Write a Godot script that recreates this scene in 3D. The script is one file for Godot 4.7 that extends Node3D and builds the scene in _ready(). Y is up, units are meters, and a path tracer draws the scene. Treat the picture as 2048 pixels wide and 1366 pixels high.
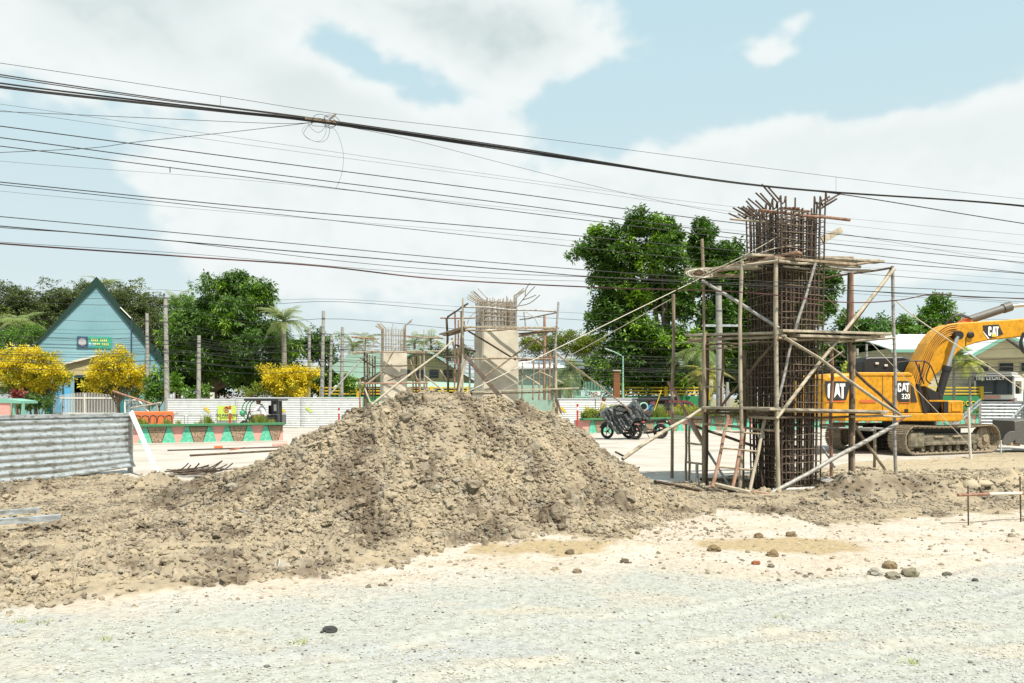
extends Node3D

# Pixel (of the 2048 x 1366 photograph) to world: lens F in pixels, eye height and horizon row.
const F := 1593.0
const EYE := 1.65
const HY := 796.0

var rng := RandomNumberGenerator.new()
var used := {}
var M := {}
var n_soft := FastNoiseLite.new()
var n_lump := FastNoiseLite.new()
var n_clod := FastNoiseLite.new()
var n_cell := FastNoiseLite.new()
var n_fine := FastNoiseLite.new()
var n_patch := FastNoiseLite.new()


class MB:
	var v := PackedVector3Array()
	var n := PackedVector3Array()
	var ix := PackedInt32Array()
	var c := PackedColorArray()
	var colored := false
	var col := Color.WHITE

	func vert(p: Vector3, nn: Vector3) -> int:
		v.append(p)
		n.append(nn)
		if colored:
			c.append(col)
		return v.size() - 1

	func face(i: int, j: int, k: int) -> void:
		var g := (v[k] - v[i]).cross(v[j] - v[i])
		if g.dot(n[i] + n[j] + n[k]) >= 0.0:
			ix.append_array([i, j, k])
		else:
			ix.append_array([i, k, j])

	func tri(a: Vector3, b: Vector3, d: Vector3, out := Vector3.ZERO) -> void:
		var g := (d - a).cross(b - a).normalized()
		if out != Vector3.ZERO and g.dot(out) < 0.0:
			g = -g
		face(vert(a, g), vert(b, g), vert(d, g))

	func quad(a: Vector3, b: Vector3, d: Vector3, e: Vector3, out := Vector3.ZERO) -> void:
		var g := (d - a).cross(b - a)
		if g.length() < 1e-12:
			g = (e - a).cross(d - a)
		g = g.normalized()
		if out != Vector3.ZERO and g.dot(out) < 0.0:
			g = -g
		var i := vert(a, g)
		var j := vert(b, g)
		var k := vert(d, g)
		var l := vert(e, g)
		face(i, j, k)
		face(i, k, l)

	# box with chamfered edges, centred on xf
	func box(size: Vector3, xf: Transform3D, bev := 0.0) -> void:
		var h := size * 0.5
		var b := minf(bev, minf(h.x, minf(h.y, h.z)) * 0.9)
		for ax in 3:
			var u := (ax + 1) % 3
			var w := (ax + 2) % 3
			for s: float in [-1.0, 1.0]:
				var p: Array[Vector3] = []
				for q: Array in [[-1, -1], [1, -1], [1, 1], [-1, 1]]:
					var t := Vector3.ZERO
					t[ax] = s * h[ax]
					t[u] = q[0] * (h[u] - b)
					t[w] = q[1] * (h[w] - b)
					p.append(xf * t)
				var o := Vector3.ZERO
				o[ax] = s
				quad(p[0], p[1], p[2], p[3], xf.basis * o)
		if b <= 0.0:
			return
		for ax in 3:
			var u := (ax + 1) % 3
			var w := (ax + 2) % 3
			for su: float in [-1.0, 1.0]:
				for sw: float in [-1.0, 1.0]:
					var p: Array[Vector3] = []
					for q: Array in [[-1, 0], [1, 0], [1, 1], [-1, 1]]:
						var t := Vector3.ZERO
						t[ax] = q[0] * (h[ax] - b)
						t[u] = su * (h[u] - (b if q[1] == 1 else 0.0))
						t[w] = sw * (h[w] - (0.0 if q[1] == 1 else b))
						p.append(xf * t)
					var o := Vector3.ZERO
					o[u] = su
					o[w] = sw
					quad(p[0], p[1], p[2], p[3], xf.basis * o)
		for sx: float in [-1.0, 1.0]:
			for sy: float in [-1.0, 1.0]:
				for sz: float in [-1.0, 1.0]:
					var s := Vector3(sx, sy, sz)
					tri(xf * (s * (h - Vector3(0, b, b))), xf * (s * (h - Vector3(b, 0, b))), xf * (s * (h - Vector3(b, b, 0))), xf.basis * s)

	func slab(a: Vector3, b: Vector3, bev := 0.0) -> void:
		box((b - a).abs(), Transform3D(Basis(), (a + b) * 0.5), bev)

	# bar of rectangular section from a to b, wide along the horizontal
	func bar(a: Vector3, b: Vector3, wide: float, thick: float, bev := 0.0, up := Vector3.UP) -> void:
		var z := (b - a).normalized()
		var x := up.cross(z)
		if x.length() < 0.05:
			x = Vector3.RIGHT.cross(z)
		x = x.normalized()
		box(Vector3(wide, thick, a.distance_to(b)), Transform3D(Basis(x, z.cross(x), z), (a + b) * 0.5), bev)

	func tube(a: Vector3, b: Vector3, r0: float, r1: float, sides := 7, caps := true) -> void:
		path(PackedVector3Array([a, b]), PackedFloat32Array([r0, r1]), sides, caps)

	func path(p: PackedVector3Array, r: PackedFloat32Array, sides := 6, caps := true) -> void:
		var m := p.size()
		var base := v.size()
		var x := Vector3.ZERO
		for i in m:
			var t := (p[mini(i + 1, m - 1)] - p[maxi(i - 1, 0)]).normalized()
			if i == 0:
				x = (Vector3.UP if absf(t.y) < 0.9 else Vector3.RIGHT).cross(t).normalized()
			else:
				x = (x - t * x.dot(t)).normalized()
			var y := t.cross(x)
			var rr := r[mini(i, r.size() - 1)]
			for k in sides:
				var a := TAU * k / sides
				var o := x * cos(a) + y * sin(a)
				vert(p[i] + o * rr, o)
		for i in m - 1:
			for k in sides:
				var a := base + i * sides + k
				var b := base + i * sides + (k + 1) % sides
				face(a, b, b + sides)
				face(a, b + sides, a + sides)
		if caps:
			for e: int in [0, m - 1]:
				var o := (p[e] - p[1 if e == 0 else m - 2]).normalized()
				var s := v.size()
				for k in sides:
					vert(v[base + e * sides + k], o)
				for k in range(1, sides - 1):
					face(s, s + k, s + k + 1)

	# polygon in the xy plane of xf, from z0 to z1
	func prism(poly: PackedVector2Array, z0: float, z1: float, xf := Transform3D()) -> void:
		var tris := Geometry2D.triangulate_polygon(poly)
		var area := 0.0
		for i in poly.size():
			area += poly[i].cross(poly[(i + 1) % poly.size()])
		for e: Array in [[z0, -1.0], [z1, 1.0]]:
			var o: Vector3 = xf.basis * Vector3(0, 0, e[1] * signf(z1 - z0))
			o = o.normalized()
			for i in range(0, tris.size(), 3):
				var q: Array[int] = []
				for k in 3:
					var s := poly[tris[i + k]]
					q.append(vert(xf * Vector3(s.x, s.y, e[0]), o))
				face(q[0], q[1], q[2])
		for i in poly.size():
			var a := poly[i]
			var b := poly[(i + 1) % poly.size()]
			var t := (b - a).normalized() * signf(area)
			quad(xf * Vector3(a.x, a.y, z0), xf * Vector3(b.x, b.y, z0), xf * Vector3(b.x, b.y, z1), xf * Vector3(a.x, a.y, z1), xf.basis * Vector3(t.y, -t.x, 0))

	# profile of (radius, height) turned about the y axis of xf
	func lathe(prof: PackedVector2Array, xf: Transform3D, sides := 14) -> void:
		for i in prof.size() - 1:
			var a := prof[i]
			var b := prof[i + 1]
			var t := (b - a).normalized()
			var nn := Vector2(t.y, -t.x)
			var base := v.size()
			for k in sides:
				var an := TAU * k / sides
				var dir := Vector3(cos(an), 0, sin(an))
				var no := (xf.basis * (dir * nn.x + Vector3.UP * nn.y)).normalized()
				vert(xf * (dir * a.x + Vector3.UP * a.y), no)
				vert(xf * (dir * b.x + Vector3.UP * b.y), no)
			for k in sides:
				var p := base + 2 * k
				var q := base + 2 * ((k + 1) % sides)
				if a.x > 1e-5:
					face(p, q, q + 1)
				if b.x > 1e-5:
					face(p, q + 1, p + 1)

	func torus(xf: Transform3D, R: float, r: float, n1 := 20, n2 := 8, squash := 1.0) -> void:
		var base := v.size()
		for i in n1:
			var a := TAU * i / n1
			for k in n2:
				var b := TAU * k / n2
				var o := Vector3(cos(a) * cos(b), sin(a) * cos(b), sin(b))
				vert(xf * (Vector3(cos(a), sin(a), 0) * R + o * Vector3(r, r, r * squash)), (xf.basis * o).normalized())
		for i in n1:
			for k in n2:
				var p := base + i * n2 + k
				var q := base + i * n2 + (k + 1) % n2
				var s := base + ((i + 1) % n1) * n2 + k
				var t := base + ((i + 1) % n1) * n2 + (k + 1) % n2
				face(p, q, t)
				face(p, t, s)

	func ball(xf: Transform3D, rings := 6, sides := 9) -> void:
		var base := v.size()
		for i in rings + 1:
			var a := PI * i / rings
			for k in sides:
				var b := TAU * k / sides
				var o := Vector3(sin(a) * cos(b), cos(a), sin(a) * sin(b))
				vert(xf * o, (xf.basis.inverse().transposed() * o).normalized())
		for i in rings:
			for k in sides:
				var p := base + i * sides + k
				var q := base + i * sides + (k + 1) % sides
				if i > 0:
					face(p, q, q + sides)
				if i < rings - 1:
					face(p, q + sides, p + sides)

	func mesh() -> ArrayMesh:
		var a := []
		a.resize(Mesh.ARRAY_MAX)
		a[Mesh.ARRAY_VERTEX] = v
		a[Mesh.ARRAY_NORMAL] = n
		if colored:
			a[Mesh.ARRAY_COLOR] = c
		a[Mesh.ARRAY_INDEX] = ix
		var m := ArrayMesh.new()
		m.add_surface_from_arrays(Mesh.PRIMITIVE_TRIANGLES, a)
		return m


func pt(px: float, py: float, d: float) -> Vector3:
	return Vector3((px - 1024.0) / F * d, EYE - (py - HY) / F * d, -d)


func gx(px: float, d: float) -> float:
	return (px - 1024.0) / F * d


func gp(px: float, py: float) -> Vector3:
	var d := F * EYE / (py - HY)
	return Vector3(gx(px, d), 0, -d)


func at(p: Vector3, yaw := 0.0, s := Vector3.ONE) -> Transform3D:
	return Transform3D(Basis(Vector3.UP, yaw).scaled_local(s), p)


func numbered(called: String) -> String:
	used[called] = used.get(called, -1) + 1
	return called if used[called] == 0 else "%s_%03d" % [called, used[called]]


func tag(o: Node, label: String, category: String, group := "") -> void:
	o.set_meta("label", label)
	o.set_meta("category", category)
	if group:
		o.set_meta("group", group)


func thing(called: String, label: String, category: String, where := Vector3.ZERO, yaw := 0.0, group := "") -> Node3D:
	var o := Node3D.new()
	o.name = numbered(called)
	o.position = where
	o.rotation.y = yaw
	tag(o, label, category, group)
	add_child(o)
	return o


func part(parent: Node, called: String, shape: Variant, m: Material, xf := Transform3D()) -> MeshInstance3D:
	var o := MeshInstance3D.new()
	o.name = called
	o.mesh = shape.mesh() if shape is MB else shape
	o.material_override = m
	o.transform = xf
	parent.add_child(o, true)
	return o


func solo(called: String, shape: Variant, m: Material, label: String, category: String, group := "", xf := Transform3D()) -> MeshInstance3D:
	var o := MeshInstance3D.new()
	o.name = numbered(called)
	o.mesh = shape.mesh() if shape is MB else shape
	o.material_override = m
	o.transform = xf
	tag(o, label, category, group)
	add_child(o)
	return o


func structure(called: String, shape: Variant, m: Material, xf := Transform3D()) -> MeshInstance3D:
	var o := MeshInstance3D.new()
	o.name = numbered(called)
	o.mesh = shape.mesh() if shape is MB else shape
	o.material_override = m
	o.transform = xf
	o.set_meta("kind", "structure")
	add_child(o)
	return o


func many(parent: Node, called: String, mesh: Mesh, m: Material, xfs: Array[Transform3D], cols: PackedColorArray) -> MultiMeshInstance3D:
	var mm := MultiMesh.new()
	mm.transform_format = MultiMesh.TRANSFORM_3D
	mm.use_colors = true
	mm.mesh = mesh
	mm.instance_count = xfs.size()
	for i in xfs.size():
		mm.set_instance_transform(i, xfs[i])
		mm.set_instance_color(i, cols[i])
	var o := MultiMeshInstance3D.new()
	o.name = called if parent != self else numbered(called)
	o.multimesh = mm
	o.material_override = m
	o.set_meta("kind", "stuff")
	parent.add_child(o, true)
	return o


func lin(r: float, g: float, b: float) -> Color:
	return Color(r, g, b).linear_to_srgb()


func mat(called: String, c: Color, rough := 0.8, metal := 0.0) -> StandardMaterial3D:
	var m := StandardMaterial3D.new()
	m.resource_name = called
	m.albedo_color = c.linear_to_srgb()
	m.roughness = rough
	m.metallic = metal
	M[called] = m
	return m


func noise_tex(freq: float, stops: Array, seed_value := 1, size := 256, octaves := 4, kind := FastNoiseLite.TYPE_SIMPLEX_SMOOTH) -> NoiseTexture2D:
	var n := FastNoiseLite.new()
	n.seed = seed_value
	n.noise_type = kind
	n.frequency = freq
	n.fractal_octaves = octaves
	n.cellular_return_type = FastNoiseLite.RETURN_DISTANCE
	var t := NoiseTexture2D.new()
	t.width = size
	t.height = size
	t.seamless = true
	t.noise = n
	if stops:
		var g := Gradient.new()
		var o := PackedFloat32Array()
		var cs := PackedColorArray()
		for s: Array in stops:
			o.append(s[0])
			cs.append(s[1].linear_to_srgb())
		g.offsets = o
		g.colors = cs
		t.color_ramp = g
	return t


# a material of patchy colour: stops of linear colours, metres a tile of the texture covers
func patchy(called: String, stops: Array, tile: float, rough := 0.8, metal := 0.0, freq := 0.02, bump := 0.0, seed_value := 1, stretch := Vector3.ONE) -> StandardMaterial3D:
	var m := mat(called, Color.WHITE, rough, metal)
	m.albedo_texture = noise_tex(freq, stops, seed_value)
	m.uv1_triplanar = true
	m.uv1_world_triplanar = true
	m.uv1_scale = Vector3.ONE / tile * stretch
	if bump > 0.0:
		m.heightmap_enabled = true
		m.heightmap_texture = noise_tex(freq * 2.0, [], seed_value + 5)
		m.heightmap_scale = bump
	return m


func grime(a: Color, amount: float) -> Array:
	return [[0.0, a * (1.0 - amount)], [0.35, a * (1.0 - amount * 0.3)], [0.6, a], [1.0, a * (1.0 + amount * 0.35)]]


func text(words: String, high: float, deep := 0.01, bold := true) -> TextMesh:
	var t := TextMesh.new()
	var f := SystemFont.new()
	f.font_names = PackedStringArray(["Droid Sans"])
	f.font_weight = 700 if bold else 400
	t.font = f
	t.text = words
	t.font_size = 64
	t.pixel_size = high / 46.0
	t.depth = deep
	return t


func curve(knots: Array, steps := 6) -> PackedVector3Array:
	var out := PackedVector3Array()
	var m := knots.size()
	for i in m - 1:
		var a: Vector3 = knots[maxi(i - 1, 0)]
		var b: Vector3 = knots[i]
		var c: Vector3 = knots[i + 1]
		var e: Vector3 = knots[mini(i + 2, m - 1)]
		for k in steps:
			out.append(b.cubic_interpolate(c, a, e, float(k) / steps))
	out.append(knots[m - 1])
	return out


func _ready() -> void:
	rng.seed = 7
	camera_and_light()
	print("t sky ", Time.get_ticks_msec())
	materials()
	noises()
	ground()
	print("t ground ", Time.get_ticks_msec())
	planters()
	buildings()
	hoardings()
	trees()
	print("t trees ", Time.get_ticks_msec())
	street_poles()
	columns()
	excavator()
	vehicles()
	print("t vehicles ", Time.get_ticks_msec())
	people()
	debris()
	wires()
	stones()
	print("t end ", Time.get_ticks_msec())


func camera_and_light() -> void:
	var cam := Camera3D.new()
	cam.name = "camera"
	cam.projection = Camera3D.PROJECTION_FRUSTUM
	cam.near = 0.05
	cam.far = 3000.0
	cam.size = 1366.0 / F * cam.near
	cam.frustum_offset = Vector2(0, (HY - 683.0) / F * cam.near)
	cam.position = Vector3(0, EYE, 0)
	cam.current = true
	add_child(cam)

	var env := Environment.new()
	env.background_mode = Environment.BG_SKY
	env.tonemap_mode = Environment.TONE_MAPPER_LINEAR
	env.tonemap_exposure = 1.5
	env.sdfgi_enabled = true
	env.ssao_enabled = true
	env.ssil_enabled = true
	var sm := PanoramaSkyMaterial.new()
	sm.panorama = ImageTexture.create_from_image(sky_image())
	var sky := Sky.new()
	sky.sky_material = sm
	env.sky = sky
	var we := WorldEnvironment.new()
	we.name = "environment"
	we.environment = env
	add_child(we)

	var sun := DirectionalLight3D.new()
	sun.name = "sun"
	sun.light_energy = 1.6
	sun.light_color = Color(1.0, 0.962, 0.905)
	sun.light_angular_distance = 0.5
	sun.shadow_enabled = true
	var towards := Vector3(0.30, 0.86, 0.40).normalized()
	sun.look_at_from_position(towards * 50.0, Vector3.ZERO, Vector3.BACK)
	add_child(sun)


# blue air and clouds over the whole dome; cloud banks given as photo pixels, turned to directions
func sky_image() -> Image:
	var w := 2048
	var h := 1024
	var warp := FastNoiseLite.new()
	warp.seed = 3
	warp.frequency = 1.6
	warp.fractal_octaves = 5
	var puff := FastNoiseLite.new()
	puff.seed = 11
	puff.frequency = 3.0
	puff.fractal_octaves = 6
	puff.fractal_gain = 0.55
	# px, py, half width, half height, weight
	var banks := [
		[300, 20, 640, 210, 0.9], [820, 20, 230, 120, 0.35], [1060, 90, 260, 150, 0.8], [620, 210, 190, 110, 0.75], [820, 270, 240, 90, 0.65],
		[480, 420, 260, 120, 0.8], [700, 480, 330, 130, 0.6], [1000, 480, 420, 160, 0.7], [1300, 400, 300, 120, 0.7], [1700, 340, 420, 150, 0.95],
		[2000, 270, 330, 130, 0.8], [1515, 98, 105, 46, 0.95], [1590, 40, 70, 34, 0.4], [1385, 110, 60, 50, 0.25], [1480, 420, 380, 120, 0.6], [1900, 470, 500, 90, 0.5],
		[660, 80, 130, 60, -0.6], [740, 135, 120, 55, -0.5], [830, 185, 150, 50, -0.55], [120, 460, 170, 180, -0.32], [60, 300, 160, 60, -0.15], [1250, 220, 260, 90, -0.6], [1750, 110, 420, 130, -0.7],
	]
	var b2 := PackedFloat32Array()
	for b: Array in banks:
		var az := atan((b[0] - 1024.0) / F)
		var el := atan((HY - b[1]) / F * cos(az))
		b2.append_array([az, el, b[2] / F * cos(az), b[3] / F * cos(el), b[4]])
	var data := PackedFloat32Array()
	data.resize(w * h * 4)
	data.fill(1.0)
	var nb := banks.size()
	for y in h:
		var el := PI * (0.5 - (y + 0.5) / h)
		if el < -0.02:
			for x in w:
				var o := (y * w + x) * 4
				data[o] = 0.30
				data[o + 1] = 0.29
				data[o + 2] = 0.26
			continue
		var ce := cos(el)
		var se := sin(el)
		var hz := pow(1.0 - clampf(se, 0.0, 1.0), 2.4)
		for x in w:
			var ang := wrapf(TAU * (x + 0.5) / w, -PI, PI)   # 0 looks along -z, as the camera does
			var dir := Vector3(sin(ang) * ce, se * 1.6, -cos(ang) * ce)
			var f := 0.22 * warp.get_noise_3dv(dir) + 0.22
			var front := clampf(1.6 - absf(ang) * 1.4, 0.0, 1.0)
			if front > 0.0 and el < 0.75:
				var wu := ang + 0.05 * warp.get_noise_3dv(dir * 2.3)
				var wv := el + 0.03 * warp.get_noise_3dv(dir * 2.3 + Vector3(5, 0, 0))
				var s := -0.02
				for i in nb:
					var dx := (wu - b2[i * 5]) / b2[i * 5 + 2]
					var dy := (wv - b2[i * 5 + 1]) / b2[i * 5 + 3]
					var q := dx * dx + dy * dy
					if q < 2.2:
						s += b2[i * 5 + 4] * exp(-1.6 * q)
				f = lerpf(f, s, front)
			var billow := 0.28 - absf(puff.get_noise_3dv(dir * 2.6 + Vector3(3, 1, 0)))
			var curl := 0.25 - absf(puff.get_noise_3dv(dir * 7.0 + Vector3(1, 4, 2)))
			f += 0.30 * puff.get_noise_3dv(dir * 1.3) + 0.34 * billow + 0.16 * curl
			var cover := smoothstep(0.13, 0.42, f)
			var thick := smoothstep(0.55, 1.15, f)
			var grey := clampf(0.5 + 0.9 * warp.get_noise_3dv(dir * 0.9 + Vector3(0, 7, 3)), 0.0, 1.0)
			var air := Color(0.46, 0.71, 0.82).lerp(Color(0.80, 0.875, 0.875), hz)
			var cloud := Color(0.905, 0.955, 0.945).lerp(Color(0.56, 0.67, 0.66), thick * clampf(0.35 + grey, 0.0, 1.0) * smoothstep(0.22, 0.46, el))
			cloud = cloud.lerp(Color(0.74, 0.815, 0.81), clampf(0.45 - 1.6 * (billow + 0.5 * curl), 0.0, 0.8) * 0.38)
			var c := air.lerp(cloud, cover * 0.95)
			var o := (y * w + x) * 4
			data[o] = c.r / 1.5
			data[o + 1] = c.g / 1.5
			data[o + 2] = c.b / 1.5
	return Image.create_from_data(w, h, false, Image.FORMAT_RGBAF, data.to_byte_array())


func materials() -> void:
	# weathered scaffold timber, several tones
	patchy("timber", [[0.0, Color(0.10, 0.075, 0.05)], [0.4, Color(0.22, 0.17, 0.115)], [0.7, Color(0.34, 0.28, 0.20)], [1.0, Color(0.45, 0.39, 0.30)]], 0.8, 0.85, 0.0, 0.02, 0.4, 3, Vector3(1, 0.25, 1))
	patchy("timber_red", [[0.0, Color(0.12, 0.055, 0.035)], [0.5, Color(0.27, 0.15, 0.10)], [1.0, Color(0.40, 0.29, 0.22)]], 0.7, 0.85, 0.0, 0.02, 0.4, 4, Vector3(1, 0.25, 1))
	patchy("timber_dark", [[0.0, Color(0.035, 0.024, 0.015)], [0.5, Color(0.09, 0.062, 0.04)], [1.0, Color(0.2, 0.15, 0.10)]], 0.7, 0.85, 0.0, 0.02, 0.4, 5, Vector3(1, 0.25, 1))
	patchy("timber_pale", [[0.0, Color(0.15, 0.125, 0.09)], [0.45, Color(0.33, 0.29, 0.215)], [1.0, Color(0.50, 0.455, 0.365)]], 0.9, 0.85, 0.0, 0.02, 0.4, 6, Vector3(1, 0.25, 1))
	patchy("pipe", [[0.0, Color(0.14, 0.12, 0.10)], [0.45, Color(0.32, 0.31, 0.29)], [1.0, Color(0.46, 0.46, 0.44)]], 0.6, 0.55, 0.3, 0.02, 0.0, 8)
	patchy("rebar", [[0.0, Color(0.028, 0.02, 0.015)], [0.5, Color(0.08, 0.056, 0.04)], [1.0, Color(0.19, 0.14, 0.105)]], 0.5, 0.8, 0.2, 0.03, 0.0, 9)
	patchy("hoop", [[0.0, Color(0.05, 0.037, 0.027)], [0.5, Color(0.15, 0.112, 0.078)], [1.0, Color(0.36, 0.30, 0.23)]], 0.4, 0.8, 0.2, 0.03, 0.0, 10)
	patchy("rebar_pale", [[0.0, Color(0.16, 0.13, 0.10)], [0.5, Color(0.32, 0.28, 0.22)], [1.0, Color(0.46, 0.42, 0.35)]], 0.4, 0.85, 0.1, 0.03, 0.0, 12)
	patchy("concrete", [[0.0, Color(0.29, 0.265, 0.215)], [0.4, Color(0.45, 0.415, 0.335)], [0.7, Color(0.52, 0.485, 0.40)], [1.0, Color(0.60, 0.565, 0.475)]], 3.0, 0.9, 0.0, 0.012, 0.5, 13)
	patchy("road_concrete", [[0.0, Color(0.29, 0.265, 0.225)], [0.35, Color(0.36, 0.335, 0.295)], [0.7, Color(0.41, 0.385, 0.345)], [1.0, Color(0.46, 0.435, 0.395)]], 9.0, 0.92, 0.0, 0.02, 0.0, 14)
	patchy("asphalt", grime(Color(0.20, 0.19, 0.17), 0.3), 6.0, 0.9, 0.0, 0.02, 0.0, 15)
	patchy("pole_concrete", grime(Color(0.30, 0.295, 0.27), 0.35), 1.6, 0.9, 0.0, 0.02, 0.0, 16)
	var z := patchy("galvanised", [[0.0, Color(0.36, 0.40, 0.42)], [0.5, Color(0.46, 0.51, 0.54)], [1.0, Color(0.55, 0.60, 0.63)]], 0.6, 0.36, 0.45, 0.03, 0.0, 17)
	z.detail_enabled = true
	z.detail_blend_mode = BaseMaterial3D.BLEND_MODE_MUL
	z.detail_uv_layer = BaseMaterial3D.DETAIL_UV_2
	z.uv2_triplanar = true
	z.uv2_world_triplanar = true
	z.uv2_scale = Vector3(0.45, 0.9, 0.45)
	z.detail_albedo = noise_tex(0.02, [[0.0, Color(0.22, 0.19, 0.14)], [0.3, Color(0.5, 0.46, 0.38)], [0.43, Color(1, 1, 1)], [1.0, Color(1, 1, 1)]], 71, 512, 5)
	patchy("white_sheet", [[0.0, Color(0.43, 0.45, 0.44)], [0.4, Color(0.53, 0.555, 0.56)], [1.0, Color(0.60, 0.625, 0.63)]], 2.2, 0.5, 0.1, 0.02, 0.0, 18)
	patchy("yellow_paint", grime(Color(0.60, 0.285, 0.018), 0.3), 1.4, 0.45, 0.0, 0.02, 0.0, 20)
	patchy("yellow_boom", grime(Color(0.62, 0.30, 0.02), 0.25), 1.6, 0.42, 0.0, 0.02, 0.0, 21)
	for dusty: StandardMaterial3D in [M.yellow_paint, M.yellow_boom]:
		dusty.metallic_specular = 0.35
		dusty.detail_enabled = true
		dusty.detail_blend_mode = BaseMaterial3D.BLEND_MODE_MUL
		dusty.detail_uv_layer = BaseMaterial3D.DETAIL_UV_2
		dusty.uv2_triplanar = true
		dusty.uv2_world_triplanar = true
		dusty.uv2_scale = Vector3(0.7, 0.45, 0.7)
		dusty.detail_albedo = noise_tex(0.025, [[0.0, Color(0.70, 0.71, 0.9)], [0.3, Color(0.86, 0.87, 1.0)], [0.48, Color(1, 1, 1)], [1.0, Color(1, 1, 1)]], 91, 512, 6)
	mat("black_paint", Color(0.014, 0.014, 0.015), 0.5)
	mat("black_gloss", Color(0.012, 0.013, 0.014), 0.18)
	mat("rubber", Color(0.018, 0.018, 0.017), 0.75)
	mat("hose", Color(0.02, 0.018, 0.016), 0.55)
	mat("orange_hose", Color(0.48, 0.24, 0.03), 0.5)
	mat("chrome", Color(0.55, 0.55, 0.55), 0.25, 0.9)
	mat("decal_black", Color(0.022, 0.022, 0.022), 0.6)
	mat("decal_white", Color(0.8, 0.8, 0.78), 0.6)
	mat("decal_yellow", Color(0.75, 0.52, 0.05), 0.6)
	mat("decal_red", Color(0.60, 0.12, 0.03), 0.6)
	patchy("track", [[0.0, Color(0.10, 0.08, 0.055)], [0.45, Color(0.26, 0.215, 0.15)], [1.0, Color(0.40, 0.35, 0.26)]], 0.7, 0.9, 0.0, 0.03, 0.6, 23)
	patchy("track_frame", [[0.0, Color(0.05, 0.045, 0.035)], [0.45, Color(0.13, 0.115, 0.08)], [1.0, Color(0.30, 0.265, 0.19)]], 1.1, 0.9, 0.0, 0.02, 0.3, 24)
	patchy("bucket_steel", grime(Color(0.13, 0.125, 0.115), 0.4), 0.6, 0.6, 0.3, 0.03, 0.0, 25)
	patchy("teal_wall", [[0.0, Color(0.14, 0.275, 0.315)], [0.5, Color(0.165, 0.31, 0.36)], [1.0, Color(0.19, 0.335, 0.385)]], 6.0, 0.9, 0.0, 0.01, 0.0, 26)
	mat("teal_trim", Color(0.03, 0.20, 0.22), 0.8)
	mat("dark_green", Color(0.008, 0.035, 0.026), 0.95)
	patchy("cream_wall", grime(Color(0.52, 0.47, 0.31), 0.12), 5.0, 0.9, 0.0, 0.02, 0.0, 27)
	patchy("tan_wall", grime(Color(0.40, 0.34, 0.19), 0.15), 4.0, 0.9, 0.0, 0.02, 0.0, 28)
	patchy("inner_wall", grime(Color(0.22, 0.20, 0.17), 0.2), 3.0, 0.9, 0.0, 0.02, 0.0, 44)
	mat("window_glass", Color(0.02, 0.03, 0.035), 0.08)
	patchy("green_roof", grime(Color(0.30, 0.44, 0.37), 0.15), 3.0, 0.6, 0.0, 0.02, 0.0, 29)
	mat("green_trim", Color(0.16, 0.36, 0.28), 0.7)
	patchy("white_roof", grime(Color(0.62, 0.66, 0.68), 0.07), 4.0, 0.5, 0.0, 0.02, 0.0, 30)
	mat("white_paint", Color(0.66, 0.66, 0.63), 0.6)
	mat("off_white", Color(0.55, 0.53, 0.46), 0.7)
	mat("yellow_rail", Color(0.55, 0.40, 0.02), 0.6)
	mat("green_wall", Color(0.02, 0.20, 0.07), 0.8)
	mat("mint_bar", Color(0.30, 0.55, 0.44), 0.6)
	mat("brown_pillar", Color(0.20, 0.085, 0.03), 0.8)
	patchy("pink_paint", grime(Color(0.60, 0.30, 0.26), 0.14), 1.1, 0.9, 0.0, 0.03, 0.0, 32)
	patchy("green_paint", [[0.0, Color(0.05, 0.30, 0.20)], [0.5, Color(0.09, 0.42, 0.28)], [1.0, Color(0.30, 0.55, 0.44)]], 0.9, 0.85, 0.0, 0.03, 0.0, 33)
	patchy("green_coping", grime(Color(0.045, 0.17, 0.075), 0.35), 0.8, 0.8, 0.0, 0.03, 0.0, 34)
	patchy("cladding", [[0.0, Color(0.16, 0.105, 0.07)], [0.5, Color(0.38, 0.28, 0.19)], [1.0, Color(0.54, 0.43, 0.31)]], 0.5, 0.9, 0.0, 0.05, 0.0, 35)
	mat("mortar", Color(0.10, 0.075, 0.05), 0.95)
	mat("orange_block", Color(0.56, 0.145, 0.045), 0.85)
	mat("red_paint", Color(0.42, 0.04, 0.03), 0.6)
	mat("car_red", Color(0.17, 0.035, 0.04), 0.3)
	mat("car_dark", Color(0.02, 0.022, 0.025), 0.3)
	mat("green_body", Color(0.04, 0.26, 0.13), 0.5)
	mat("sign_lime", Color(0.42, 0.55, 0.09), 0.7)
	mat("sign_dark", Color(0.05, 0.03, 0.02), 0.8)
	mat("sign_navy", Color(0.03, 0.05, 0.13), 0.7)
	mat("sign_blue", Color(0.08, 0.35, 0.60), 0.7)
	mat("sign_green", Color(0.03, 0.30, 0.20), 0.7)
	mat("sign_letter", Color(0.55, 0.58, 0.18), 0.7)
	mat("sign_grey", Color(0.34, 0.34, 0.36), 0.7)
	var cab := mat("cable", Color(0.016, 0.016, 0.017), 0.6)
	cab.roughness = 0.6
	mat("cable_grey", Color(0.11, 0.11, 0.11), 0.6)
	mat("cable_brown", Color(0.09, 0.03, 0.03), 0.6)
	mat("rope", Color(0.52, 0.49, 0.40), 0.9)
	mat("tarp", Color(0.055, 0.061, 0.063), 0.4)
	mat("sack", Color(0.36, 0.31, 0.22), 0.9)
	mat("pvc_white", Color(0.70, 0.71, 0.71), 0.45)
	mat("skin", Color(0.22, 0.11, 0.065), 0.6)
	mat("brick", Color(0.42, 0.13, 0.06), 0.9)
	patchy("bark", grime(Color(0.13, 0.10, 0.07), 0.4), 0.8, 0.95, 0.0, 0.03, 0.8, 37)
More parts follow.
